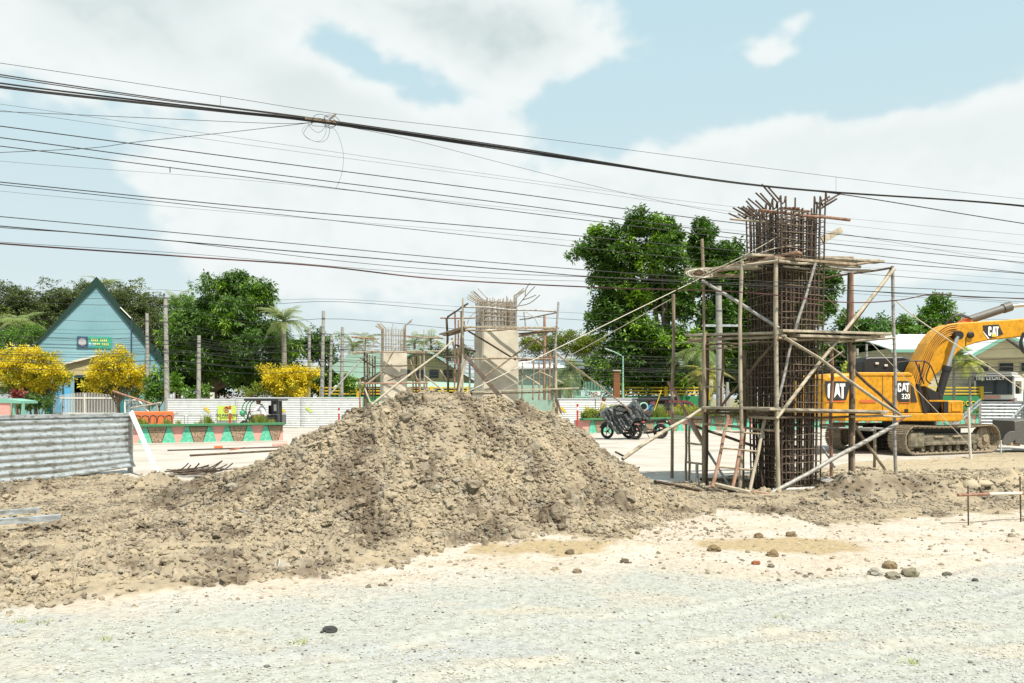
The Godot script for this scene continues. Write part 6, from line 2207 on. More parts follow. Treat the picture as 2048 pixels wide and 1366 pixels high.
func excavator() -> void:
	var o := Vector3(12.1, 0, -24.5)
	var t := thing("crawler_excavator", "yellow crawler excavator parked behind the scaffold", "excavator", o)
	var dn := 23.1
	var y: Material = M.yellow_paint
	part(t, "counterweight", hull(o, [[1645, 772], [1648, 757], [1656, 749], [1668, 746.5], [1702, 746.5], [1702, 839], [1664, 839], [1650, 834], [1646, 826]], dn - 0.03, 2.7, 0.10), y)
	part(t, "engine_hood", hull(o, [[1702.6, 747], [1786, 747], [1786, 827], [1702.6, 827]], dn, 1.4, 0.05), y)
	part(t, "hood_rim", hull(o, [[1703, 744.5], [1818, 744.5], [1824, 747], [1826, 752], [1703, 752]], dn - 0.02, 1.5, 0.03), y)
	part(t, "side_housing", hull(o, [[1786.6, 747], [1820, 747], [1828, 752], [1851, 826], [1786.6, 826]], dn, 1.1, 0.05), y)
	part(t, "deck_frame", hull(o, [[1690, 826.6], [1927, 826.6], [1927, 838], [1920, 843], [1690, 842]], dn - 0.04, 2.7, 0.03), y)
	part(t, "tool_box", hull(o, [[1895, 803], [1899, 801], [1923, 801], [1927, 804], [1927, 826], [1895, 826]], dn + 0.02, 0.9, 0.03), y)
	decal(t, o, "box_door", [[1903, 806], [1922, 806], [1922, 822], [1903, 822]], dn + 0.015, y, 0.012)
	decal(t, o, "box_side", [[1886, 803], [1895, 803], [1895, 826], [1886, 826]], dn + 0.05, M.black_paint, 0.05)
	# black steps and slanting frame
	part(t, "step_well", hull(o, [[1851, 772], [1886, 790], [1890, 826], [1852, 826]], dn + 0.35, 0.8, 0.02), M.black_paint)
	part(t, "slanting_frame", hull(o, [[1834, 767], [1840, 767], [1856, 826], [1848, 826]], dn - 0.05, 0.16, 0.015), M.black_paint)
	decal(t, o, "step", [[1852, 800], [1880, 800], [1880, 803], [1852, 803]], dn + 0.2, y, 0.2)
	# decals
	decal(t, o, "badge_panel", [[1649, 762], [1702, 763], [1692, 800], [1656, 801], [1651, 786]], dn - 0.04, M.decal_black)
	badge_letters(t, [1655, 767, 1690, 797], dn - 0.04, o, M.decal_white, M.decal_black)
	decal(t, o, "stripe", [[1651, 802], [1692, 801], [1690, 804], [1652, 804]], dn - 0.04, M.decal_red)
	decal(t, o, "stripe", [[1720, 800], [1748, 800], [1752, 805], [1720, 805]], dn - 0.005, M.decal_red, 0.012)
	decal(t, o, "badge_panel", [[1793, 762], [1819, 762], [1819, 804], [1798, 804], [1793, 794]], dn - 0.005, M.decal_black, 0.012)
	badge_letters(t, [1795, 766, 1818, 784], dn - 0.01, o, M.decal_white, M.decal_black)
	var num := text("320", 0.15, 0.008)
	var np := pt(1811.5, 793, dn - 0.016) - o
	part(t, "model_number", num, M.decal_white, Transform3D(Basis().scaled(Vector3(0.72, 1.0, 1.0)), np))
	decal(t, o, "stripe", [[1798, 804.5], [1819, 804.5], [1819, 806], [1798, 806]], dn - 0.005, M.decal_red, 0.012)
	decal(t, o, "side_grille", [[1821.5, 764], [1826, 772], [1834, 804], [1821.5, 804]], dn - 0.005, M.decal_black, 0.012)
	decal(t, o, "fuel_cap", [[1809, 818], [1816, 818], [1816, 825], [1809, 825]], dn - 0.005, M.black_paint, 0.02)
	decal(t, o, "seam", [[1765, 752], [1765.8, 752], [1765.8, 826], [1765, 826]], dn - 0.004, M.timber_dark, 0.006)
	# operator's cab, far side
	part(t, "cab", hull(o, [[1726, 724], [1731, 715], [1740, 713], [1806, 712], [1824, 718], [1842, 745], [1846, 800], [1726, 800]], 25.0, 1.25, 0.06), M.black_paint)
	decal(t, o, "cab_window", [[1788, 716], [1806, 716], [1822, 722], [1836, 744], [1788, 744]], 24.98, M.window_glass, 0.02)
	for q: Array in [[1754, 727], [1772, 731]]:
		var l := MB.new()
		var p := pt(q[0], q[1], 24.97) - o
		l.box(Vector3(0.11, 0.07, 0.03), Transform3D(Basis(), p), 0.01)
		part(t, "light", l, M.off_white)
	var rail := MB.new()
	for q: Array in [[[1786, 748], [1786, 735], [1790, 728], [1800, 724], [1822, 722], [1834, 722]], [[1831, 722], [1851, 722]], [[1831, 722], [1848, 768]], [[1849, 723], [1838, 768]], [[1851, 724], [1862, 733], [1876, 772], [1884, 826]], [[1860, 731], [1852, 757], [1862, 768]], [[1838, 728], [1842, 760]]]:
		var p: Array = []
		for e: Array in q:
			p.append(pt(e[0], e[1], 23.25) - o)
		rail.path(curve(p, 3), PackedFloat32Array([0.018]), 6)
	part(t, "hand_rails", rail, M.black_paint)
	# boom: outline from the photo, thickness from the machine
	var db := 24.07
	var outer := [[1824, 752], [1831, 735], [1839.7, 719], [1848, 702], [1856, 686], [1866, 672], [1876, 661], [1887, 653], [1898, 648], [1915, 645.5], [1931, 644.5], [1990, 641], [2048, 637], [2130, 640], [2205, 652]]
	var inner := [[2210, 664], [2130, 664], [2048, 673], [1981.5, 680], [1955, 685], [1931, 693], [1915, 705], [1901, 722], [1885, 738], [1870, 752], [1858, 770], [1850, 790], [1822, 790]]
	part(t, "boom", hull(o, outer + inner, db, 0.62, 0.03), M.yellow_boom)
	for k in 6:
		var p: Array = []
		for i in range(0, 10):
			var a := Vector2(outer[i][0], outer[i][1])
			var off := 2.5 + 4.2 * k
			p.append(pt(a.x + off * clampf(0.95 - i * 0.085, 0.2, 1.0), a.y + off * clampf(0.3 + i * 0.08, 0.3, 1.0), db - 0.03 - 0.012 * (k % 3)) - o)
		p.push_front(pt(1822 + 3.4 * k, 778, db - 0.04) - o)
		var mb := MB.new()
		mb.path(curve(p, 4), PackedFloat32Array([0.017]), 6)
		part(t, "boom_pipe", mb, M.orange_hose)
	for k in 4:
		var mb := MB.new()
		var p: Array = []
		for e: Array in [[1888 + 3 * k, 655], [1898 + 2 * k, 640 - 2 * k], [1914 + k, 631 - k], [1930, 634 - k], [1945, 638]]:
			p.append(pt(e[0], e[1], db + 0.1 + 0.1 * k) - o)
		mb.path(curve(p, 4), PackedFloat32Array([0.022]), 6)
		part(t, "hose", mb, M.hose)
	for k in 3:
		var mb := MB.new()
		var p: Array = []
		for e: Array in [[2046 + 3 * k, 665], [2040 + 2 * k, 682], [2042 + 3 * k, 700], [2056 + 2 * k, 712]]:
			p.append(pt(e[0], e[1], db - 0.1) - o)
		mb.path(curve(p, 4), PackedFloat32Array([0.02]), 6)
		part(t, "hose", mb, M.hose)
	decal(t, o, "badge_panel", [[1965.6, 651], [1996.8, 648.8], [2006.5, 668.4], [1978.7, 677.3], [1967.6, 664]], db - 0.004, M.decal_black)
	badge_letters(t, [1976, 653, 1997, 672], db - 0.004, o, M.decal_white, M.decal_yellow)
	decal(t, o, "badge_edge", [[1965.8, 664], [1968, 663], [1979.5, 677.2], [1976, 678]], db - 0.004, M.decal_white)
	var pin := MB.new()
	pin.lathe(PackedVector2Array([Vector2(0.10, 0), Vector2(0.10, 0.06), Vector2(0.05, 0.08), Vector2(0, 0.08)]), Transform3D(Basis(Vector3.RIGHT, PI / 2), pt(1940, 670, db) - o), 14)
	part(t, "work_light", pin, M.black_paint)
	decal(t, o, "light_cable", [[1931, 674], [1932.2, 674], [1932.2, 692], [1931, 692]], db - 0.003, M.decal_black, 0.01)
	# cylinders
	var cyl := MB.new()
	cyl.tube(pt(1876, 798, 23.86) - o, pt(1894, 737, 23.86) - o, 0.115, 0.115, 14)
	cyl.tube(pt(1892.5, 742, 23.86) - o, pt(1895, 733, 23.86) - o, 0.135, 0.135, 14)
	part(t, "boom_cylinder", cyl, M.black_paint)
	cyl = MB.new()
	cyl.tube(pt(1894, 737, 23.86) - o, pt(1915, 673, 23.86) - o, 0.06, 0.06, 12)
	part(t, "boom_rod", cyl, M.chrome)
	cyl = MB.new()
	cyl.lathe(PackedVector2Array([Vector2(0.0, -0.16), Vector2(0.13, -0.16), Vector2(0.13, 0.10), Vector2(0.0, 0.10)]), Transform3D(Basis(Vector3.RIGHT, PI / 2), pt(1915.5, 671, 23.92) - o), 14)
	part(t, "boom_pin", cyl, M.black_paint)
	cyl = MB.new()
	cyl.tube(pt(1938, 640, 24.35) - o, pt(2017, 614, 24.35) - o, 0.125, 0.125, 14)
	cyl.tube(pt(2006, 617.5, 24.35) - o, pt(2021, 612.5, 24.35) - o, 0.15, 0.15, 14)
	part(t, "stick_cylinder", cyl, M.bucket_steel)
	cyl = MB.new()
	cyl.tube(pt(2021, 612.5, 24.35) - o, pt(2200, 596, 24.35) - o, 0.06, 0.06, 12)
	part(t, "stick_rod", cyl, M.chrome)
	part(t, "cylinder_bracket", hull(o, [[1915, 650], [1938, 634], [1946, 640], [1944, 646]], 24.2, 0.34, 0.02), M.orange_block)
	# stick and bucket, mostly beyond the frame
	part(t, "stick", hull(o, [[2185, 600], [2222, 620], [2190, 730], [2120, 820], [2104, 812], [2160, 720]], 24.12, 0.5, 0.03), M.yellow_boom)
	part(t, "bucket", hull(o, [[2104, 806], [2140, 830], [2132, 872], [2085, 893], [2030, 888], [2028, 842], [2060, 838], [2076, 866], [2100, 850]], 23.8, 1.1, 0.03), M.bucket_steel)
	for k in 5:
		var mb := MB.new()
		var p := pt(2034, 886, 23.9 + 0.24 * k) - o
		mb.prism(PackedVector2Array([Vector2(0.06, -0.09), Vector2(0.06, 0.09), Vector2(-0.30, -0.02), Vector2(-0.30, -0.07)]), -0.05, 0.05, Transform3D(Basis(), p))
		part(t, "bucket_tooth", mb, M.cladding)
	part(t, "bucket_side", hull(o, [[2004, 884], [2010, 872], [2020, 863], [2031, 862], [2033, 878], [2018, 889], [2008, 890]], 23.7, 0.06, 0.01), M.bucket_steel)
	# undercarriage, turned under the body
	var yaw := 0.39
	var base := Basis(Vector3.UP, yaw)
	var hub := MB.new()
	hub.lathe(PackedVector2Array([Vector2(0.0, 0.62), Vector2(0.75, 0.62), Vector2(0.75, 1.06), Vector2(0.0, 1.06)]), Transform3D(Basis(), Vector3(0.1, 0, 0)), 24)
	hub.box(Vector3(1.7, 0.4, 2.2), Transform3D(base, Vector3(0.2, 0.62, -0.1)), 0.05)
	part(t, "car_body", hub, M.black_paint)
	var shoe := MB.new()
	shoe.box(Vector3(0.185, 0.022, 0.62), Transform3D(), 0.004)
	for k in 3:
		shoe.slab(Vector3(-0.075 + 0.062 * k, 0.01, -0.31), Vector3(-0.055 + 0.062 * k, 0.038, 0.31))
	shoe.slab(Vector3(-0.06, -0.06, -0.11), Vector3(0.06, -0.01, -0.05))
	shoe.slab(Vector3(-0.06, -0.06, 0.05), Vector3(0.06, -0.01, 0.11))
	var shoe_mesh := shoe.mesh()
	for side: float in [1.22, -1.22]:
		var off := Vector3(0.2, 0, -0.1) + base * Vector3(0.0, 0, side)
		var fr := MB.new()
		fr.box(Vector3(2.55, 0.34, 0.36), Transform3D(Basis(), Vector3(-0.05, 0.44, 0)), 0.05)
		fr.box(Vector3(2.0, 0.10, 0.46), Transform3D(Basis(), Vector3(-0.05, 0.33, 0)), 0.02)
		fr.box(Vector3(0.62, 0.46, 0.30), Transform3D(Basis(), Vector3(-1.35, 0.45, 0.06)), 0.05)
		var tr := part(t, "track", fr, M.track_frame, Transform3D(base, off))
		var rr := 0.39
		var cx := 1.52
		var total := 4.0 * cx + TAU * rr
		var n := 45
		for i in n:
			var s := total * i / n
			var p := Vector3.ZERO
			var a := 0.0
			if s < 2 * cx:
				p = Vector3(-cx + s, 0.45 + rr - 0.035 * sin(PI * s / (2 * cx)), 0)
			elif s < 2 * cx + PI * rr:
				a = (s - 2 * cx) / rr
				p = Vector3(cx + sin(a) * rr, 0.45 + cos(a) * rr, 0)
			elif s < 4 * cx + PI * rr:
				a = PI
				p = Vector3(cx - (s - 2 * cx - PI * rr), 0.45 - rr, 0)
			else:
				a = PI + (s - 4 * cx - PI * rr) / rr
				p = Vector3(-cx + sin(a) * rr, 0.45 + cos(a) * rr, 0)
			part(tr, "shoe", shoe_mesh, M.track, Transform3D(Basis(Vector3.BACK, -a), p))
		for e: Array in [[cx, 0.33, "idler"], [-cx, 0.31, "sprocket"]]:
			var w := MB.new()
			w.lathe(PackedVector2Array([Vector2(0, -0.16), Vector2(0.12, -0.16), Vector2(0.14, -0.12), Vector2(e[1] * 0.8, -0.10), Vector2(e[1], -0.08), Vector2(e[1], 0.08), Vector2(e[1] * 0.8, 0.10), Vector2(0.14, 0.12), Vector2(0.12, 0.17), Vector2(0, 0.17)]), Transform3D(Basis(Vector3.RIGHT, PI / 2), Vector3(e[0], 0.45, 0)), 20)
			part(tr, e[2], w, M.track)
		for i in 7:
			var w := MB.new()
			w.lathe(PackedVector2Array([Vector2(0, -0.15), Vector2(0.085, -0.15), Vector2(0.085, 0.15), Vector2(0, 0.15)]), Transform3D(Basis(Vector3.RIGHT, PI / 2), Vector3(-1.05 + 0.35 * i, 0.20, 0)), 12)
			part(tr, "roller", w, M.track_frame)
		for i in 2:
			var w := MB.new()
			w.box(Vector3(0.34, 0.05, 0.05), Transform3D(Basis(), Vector3(-0.5 + 0.75 * i, 0.52, 0.2)), 0.015)
			part(tr, "step", w, M.track)


# a wheel in the xy plane of xf: tyre ring, rim and spokes
func wheel(parent: Node, xf: Transform3D, r: float, w: float, spokes := 5) -> void:
	var mb := MB.new()
	mb.torus(Transform3D(), r - w * 0.55, w * 0.55, 24, 8, 0.95)
	var t := part(parent, "wheel", mb, M.rubber, xf)
	mb = MB.new()
	mb.torus(Transform3D(), r - w * 1.15, 0.018, 20, 6)
	for i in spokes:
		var a := TAU * i / spokes
		mb.bar(Vector3(cos(a), sin(a), 0) * 0.04, Vector3(cos(a), sin(a), 0) * (r - w * 1.15), 0.03, 0.022)
	mb.lathe(PackedVector2Array([Vector2(0, -0.06), Vector2(0.05, -0.06), Vector2(0.05, 0.06), Vector2(0, 0.06)]), Transform3D(Basis(Vector3.RIGHT, PI / 2), Vector3.ZERO), 10)
	part(t, "rim", mb, M.black_gloss)


# motorcycle, front along +x, resting at y = 0
func motorcycle(o: Node3D, m_body: Material) -> void:
	wheel(o, Transform3D(Basis(), Vector3(0.64, 0.30, 0)), 0.30, 0.085)
	wheel(o, Transform3D(Basis(), Vector3(-0.62, 0.30, 0)), 0.30, 0.105)
	var mb := MB.new()
	for s: float in [-0.09, 0.09]:
		mb.tube(Vector3(0.64, 0.30, s), Vector3(0.42, 0.98, s * 0.8), 0.024, 0.026, 7)
	mb.tube(Vector3(0.40, 0.96, -0.10), Vector3(0.40, 0.96, 0.10), 0.03, 0.03, 7)
	part(o, "fork", mb, M.chrome)
	mb = MB.new()
	mb.path(curve([Vector3(0.22, 1.06, -0.36), Vector3(0.36, 1.04, -0.2), Vector3(0.40, 1.0, 0), Vector3(0.36, 1.04, 0.2), Vector3(0.22, 1.06, 0.36)], 4), PackedFloat32Array([0.014]), 6)
	for s: float in [-1.0, 1.0]:
		mb.tube(Vector3(0.30, 1.04, s * 0.24), Vector3(0.18, 1.06, s * 0.38), 0.022, 0.022, 7)
		mb.tube(Vector3(0.33, 1.04, s * 0.22), Vector3(0.36, 1.24, s * 0.27), 0.007, 0.007, 5)
		mb.ball(Transform3D(Basis().scaled(Vector3(0.015, 0.045, 0.06)), Vector3(0.36, 1.27, s * 0.28)), 5, 8)
	part(o, "handlebar", mb, M.black_paint)
	mb = MB.new()
	mb.ball(Transform3D(Basis().scaled(Vector3(0.09, 0.10, 0.10)), Vector3(0.50, 0.92, 0)), 6, 10)
	part(o, "headlamp", mb, M.chrome)
	mb = MB.new()
	mb.ball(Transform3D(Basis(Vector3.BACK, 0.12).scaled(Vector3(0.30, 0.15, 0.15)), Vector3(0.14, 0.84, 0)), 8, 12)
	part(o, "tank", mb, m_body)
	mb = MB.new()
	var seat := PackedVector2Array([Vector2(0.0, 0.74), Vector2(-0.25, 0.72), Vector2(-0.45, 0.77), Vector2(-0.86, 0.83), Vector2(-0.88, 0.78), Vector2(-0.5, 0.69), Vector2(-0.2, 0.64), Vector2(0.0, 0.66)])
	mb.prism(seat, -0.13, 0.13)
	part(o, "seat", mb, M.rubber)
	mb = MB.new()
	mb.box(Vector3(0.36, 0.26, 0.24), Transform3D(Basis(Vector3.BACK, 0.15), Vector3(0.10, 0.42, 0)), 0.05)
	mb.lathe(PackedVector2Array([Vector2(0, -0.17), Vector2(0.11, -0.17), Vector2(0.11, 0.17), Vector2(0, 0.17)]), Transform3D(Basis(Vector3.RIGHT, PI / 2), Vector3(0.0, 0.36, 0)), 14)
	part(o, "engine", mb, M.bucket_steel)
	mb = MB.new()
	mb.path(curve([Vector3(0.22, 0.48, 0.10), Vector3(0.26, 0.28, 0.12), Vector3(0.0, 0.22, 0.14), Vector3(-0.4, 0.28, 0.17), Vector3(-0.85, 0.40, 0.18)], 4), PackedFloat32Array([0.022, 0.022, 0.022, 0.022, 0.022, 0.022, 0.022, 0.022, 0.03, 0.045, 0.045, 0.045, 0.045, 0.045, 0.045, 0.045, 0.045]), 8)
	part(o, "exhaust", mb, M.black_gloss)
	mb = MB.new()
	for s: float in [-0.10, 0.10]:
		mb.tube(Vector3(-0.62, 0.30, s), Vector3(-0.08, 0.40, s), 0.02, 0.025, 6)
		mb.tube(Vector3(-0.60, 0.34, s * 1.3), Vector3(-0.45, 0.70, s * 1.2), 0.03, 0.025, 8)
		mb.tube(Vector3(0.40, 0.86, s * 0.4), Vector3(-0.10, 0.40, s), 0.02, 0.02, 6)
	part(o, "frame", mb, M.black_paint)
	mb = MB.new()
	mb.path(curve([Vector3(0.94, 0.42, 0), Vector3(0.84, 0.58, 0), Vector3(0.64, 0.65, 0), Vector3(0.44, 0.58, 0)], 4), PackedFloat32Array([0.05]), 6)
	part(o, "front_fender", mb, m_body)
	mb = MB.new()
	mb.path(curve([Vector3(-0.45, 0.66, 0), Vector3(-0.75, 0.70, 0), Vector3(-0.98, 0.60, 0), Vector3(-1.04, 0.48, 0)], 4), PackedFloat32Array([0.055]), 6)
	part(o, "rear_fender", mb, M.black_gloss)
	mb = MB.new()
	mb.ball(Transform3D(Basis().scaled(Vector3(0.04, 0.045, 0.08)), Vector3(-0.97, 0.70, 0)), 5, 8)
	part(o, "tail_lamp", mb, M.red_paint)
	mb = MB.new()
	mb.tube(Vector3(-0.1, 0.2, 0.16), Vector3(-0.18, 0.0, 0.30), 0.014, 0.012, 6)
	part(o, "side_stand", mb, M.black_paint)


func vehicles() -> void:
	# two parked motorcycles
	var o := thing("motorcycle", "black motorcycle parked behind the tarpaulin covered one", "motorcycle", Vector3(gx(1290, 32.4), 0.0, -32.4), PI - 0.16)
	motorcycle(o, M.black_gloss)
	o = thing("motorcycle", "motorcycle under a grey tarpaulin with only its wheels showing", "motorcycle", Vector3(gx(1242, 32.0), 0.0, -31.9), PI - 0.62)
	motorcycle(o, M.black_paint)
	# grey tarpaulin drawn over it: columns of top and hem heights read off the photo
	var cols := [[1200, 827, 832], [1206, 822, 836], [1214, 816, 846], [1224, 813, 858], [1233, 815, 868], [1240, 817, 869], [1248, 815, 863], [1256, 811, 856], [1262, 808, 848], [1267, 803, 842], [1271, 799, 839], [1276, 800, 836], [1281, 808, 835], [1287, 822, 838], [1294, 828, 839], [1302, 830, 836]]
	var nz := FastNoiseLite.new()
	nz.seed = 6
	nz.frequency = 1.0
	nz.fractal_octaves = 1
	var rows: Array = []
	var d0 := 31.55
	for ci in cols.size() - 1:
		for sub in 4:
			var f := sub / 4.0
			var q := [lerpf(cols[ci][0], cols[ci + 1][0], f), lerpf(cols[ci][1], cols[ci + 1][1], f), lerpf(cols[ci][2], cols[ci + 1][2], f)]
			var row := PackedVector3Array()
			var top := pt(q[0], q[1], d0)
			var hem := pt(q[0], q[2], d0)
			for k in 33:
				var t := absf(k - 16) / 16.0
				var side := 1.0 if k > 16 else -1.0
				var p := top.lerp(hem, t * t * 0.45 + t * 0.55 if side > 0 else t * 0.8)
				p.z = -31.9 + side * (0.18 + 0.30 * sqrt(t)) * smoothstep(0.0, 0.12, t)
				# creases fall from the ridge, sharp on one side
				var crease := absf(nz.get_noise_3d(p.x * 3.6 + p.y * 2.0, p.y * 1.2, side * 9.0)) + 0.35 * absf(nz.get_noise_3d(p.x * 7.0 - p.y * 4.0, p.y * 3.0, side * 3.0))
				p += Vector3(0.0, 0.04 * nz.get_noise_3d(p.x * 6.0, p.y * 5.0, 7.0), side * (0.08 - 0.24 * crease) * smoothstep(0.05, 0.4, t))
				row.append(p)
			rows.append(row)
	var tarp := MB.new()
	for i in rows.size() - 1:
		for k in 32:
			var a: Vector3 = rows[i][k]
			var b: Vector3 = rows[i + 1][k]
			var c: Vector3 = rows[i + 1][k + 1]
			var e: Vector3 = rows[i][k + 1]
			var out := Vector3(0, 0.4, 1.0 if k >= 16 else -1.0)
			tarp.tri(a, b, c, out)
			tarp.tri(a, c, e, out)
	solo("tarpaulin", tarp, M.tarp, "grey crumpled tarpaulin draped over a motorcycle", "tarpaulin")
	var ty := MB.new()
	ty.torus(Transform3D(), 0.24, 0.055, 26, 9)
	solo("spare_tyre", ty, M.rubber, "loose black tyre lying on the grey tarpaulin", "tyre", "", Transform3D(Basis.from_euler(Vector3(-1.15, 0.1, 0.08)), pt(1241, 817, 31.62)))

	# tricycle behind the left planter, rider in white
	tricycle(Vector3(gx(523, 38.4), 0.0, -38.4), "dark roofed motor tricycle passing before the white hoarding", M.car_dark, M.green_body, 1.0)
	tricycle(Vector3(gx(1298, 41.0), 0.0, -41.0), "dark roofed motor tricycle passing behind the tarpaulin", M.car_dark, M.green_body, 0.82)
	# red car and dark van
	car(Vector3(gx(1362, 43.5), 0, -43.5), 0.25, "dark red car half hidden behind the planter weeds", M.car_red, 1.52, 3.9)
	car(Vector3(gx(1338, 46.0), 0, -46.0), 0.1, "dark van standing behind the dark red car", M.car_dark, 1.75, 4.3)
	var b := thing("orange_barrier", "orange road barrier before the dark red car", "barrier", Vector3(gx(1361, 41.5), 0, -41.5))
	var mb := MB.new()
	mb.prism(PackedVector2Array([Vector2(-0.34, 0), Vector2(0.34, 0), Vector2(0.30, 0.5), Vector2(0.22, 1.28), Vector2(-0.22, 1.28), Vector2(-0.30, 0.5)]), -0.2, 0.2)
	part(b, "body", mb, M.orange_block)
	mb = MB.new()
	mb.bar(Vector3(0.15, 1.32, 0.22), Vector3(0.62, 0.9, 0.22), 0.05, 0.06)
	part(b, "strap", mb, M.yellow_rail)
	truck()


func tricycle(where: Vector3, label: String, dark: Material, green: Material, k: float) -> void:
	var o := thing("motor_tricycle", label, "tricycle", where)
	# motorcycle faces left, so its own node is turned inside the thing by the transforms below
	wheel(o, Transform3D(Basis(), Vector3(-0.75, 0.29, 0.2)), 0.29, 0.085)
	wheel(o, Transform3D(Basis(), Vector3(0.55, 0.29, 0.2)), 0.29, 0.10)
	wheel(o, Transform3D(Basis(), Vector3(0.25, 0.27, -0.95)), 0.27, 0.10)
	var mb := MB.new()
	mb.box(Vector3(0.5, 0.3, 0.22), Transform3D(Basis(), Vector3(-0.1, 0.45, 0.2)), 0.05)
	mb.tube(Vector3(-0.75, 0.29, 0.2), Vector3(-0.52, 1.0, 0.2), 0.04, 0.035, 7)
	mb.path(curve([Vector3(-0.36, 1.02, -0.12), Vector3(-0.5, 1.0, 0.2), Vector3(-0.36, 1.02, 0.52)], 4), PackedFloat32Array([0.016]), 6)
	part(o, "motorcycle", mb, M.black_paint)
	mb = MB.new()
	mb.prism(PackedVector2Array([Vector2(-0.15, 0.72), Vector2(0.70, 0.76), Vector2(0.72, 0.66), Vector2(-0.1, 0.62)]), 0.07, 0.33)
	part(o, "saddle", mb, M.rubber)
	# roof, posts and side panel with its window
	mb = MB.new()
	mb.slab(Vector3(-0.70, 1.50, -1.25), Vector3(0.95, 1.63, 0.5), 0.04)
	part(o, "roof", mb, dark)
	mb = MB.new()
	mb.prism(PackedVector2Array([Vector2(0.38, 0.35), Vector2(0.93, 0.35), Vector2(0.90, 1.5), Vector2(0.38, 1.5)]), -0.30, -0.26)
	var panel := part(o, "rear_panel", mb, dark)
	mb = MB.new()
	mb.slab(Vector3(0.52, 1.02, -0.255), Vector3(0.76, 1.34, -0.235))
	part(panel, "window", mb, M.pvc_white)
	mb = MB.new()
	mb.slab(Vector3(0.84, 0.3, 0.30), Vector3(0.94, 1.52, 0.42), 0.02)
	part(o, "rear_post", mb, dark)
	mb = MB.new()
	mb.prism(PackedVector2Array([Vector2(-0.65, 0.35), Vector2(0.85, 0.35), Vector2(0.85, 0.85), Vector2(0.2, 0.80), Vector2(-0.45, 0.85), Vector2(-0.8, 0.65)]), -1.2, -0.35)
	part(o, "sidecar", mb, dark)
	mb = MB.new()
	mb.slab(Vector3(0.2, 0.85, -1.15), Vector3(0.34, 1.3, -0.4), 0.03)
	part(o, "sidecar_seat", mb, M.red_paint if k < 0.9 else M.rubber)
	# bowed front bars and lamp cowl
	for i in 3:
		mb = MB.new()
		var z := -0.9 + 0.55 * i
		mb.path(curve([Vector3(-0.62, 0.5, z), Vector3(-0.86, 0.95, z), Vector3(-0.80, 1.35, z), Vector3(-0.55, 1.56, z)], 5), PackedFloat32Array([0.026]), 6)
		part(o, "front_bar", mb, green)
	mb = MB.new()
	mb.ball(Transform3D(Basis().scaled(Vector3(0.14, 0.17, 0.16)), Vector3(-0.84, 0.92, 0.2)), 7, 10)
	part(o, "lamp_cowl", mb, green)
	if k < 0.9:
		mb = MB.new()
		mb.torus(Transform3D(Basis(), Vector3(-0.35, 1.2, 0.45)), 0.2, 0.04, 18, 6)
		part(o, "hoop_guard", mb, M.mint_bar)


func car(where: Vector3, yaw: float, label: String, paint: Material, high: float, long: float) -> void:
	var o := thing("parked_car", label, "car", where, yaw)
	var mb := MB.new()
	var h := long / 2
	mb.prism(PackedVector2Array([Vector2(-h, 0.28), Vector2(h, 0.28), Vector2(h + 0.02, 0.62), Vector2(h * 0.92, 0.86), Vector2(h * 0.45, 0.95), Vector2(-h * 0.95, 0.98), Vector2(-h - 0.02, 0.6)]), -0.82, 0.82)
	part(o, "body", mb, paint)
	mb = MB.new()
	mb.prism(PackedVector2Array([Vector2(-h * 0.93, 0.95), Vector2(h * 0.46, 0.93), Vector2(h * 0.10, high - 0.06), Vector2(-h * 0.05, high), Vector2(-h * 0.6, high - 0.02), Vector2(-h * 0.8, high - 0.12)]), -0.72, 0.72)
	part(o, "cabin", mb, paint)
	for s: float in [-1.0, 1.0]:
		mb = MB.new()
		mb.prism(PackedVector2Array([Vector2(-h * 0.84, 1.0), Vector2(h * 0.36, 0.99), Vector2(h * 0.06, high - 0.12), Vector2(-h * 0.7, high - 0.12)]), s * 0.725, s * 0.735)
		part(o, "side_window", mb, M.window_glass)
		for x: float in [-0.62, 0.62]:
			mb = MB.new()
			mb.lathe(PackedVector2Array([Vector2(0, -0.1), Vector2(0.31, -0.1), Vector2(0.31, 0.1), Vector2(0, 0.1)]), Transform3D(Basis(Vector3.RIGHT, PI / 2), Vector3(x * h, 0.31, s * 0.76)), 18)
			part(o, "wheel", mb, M.rubber)


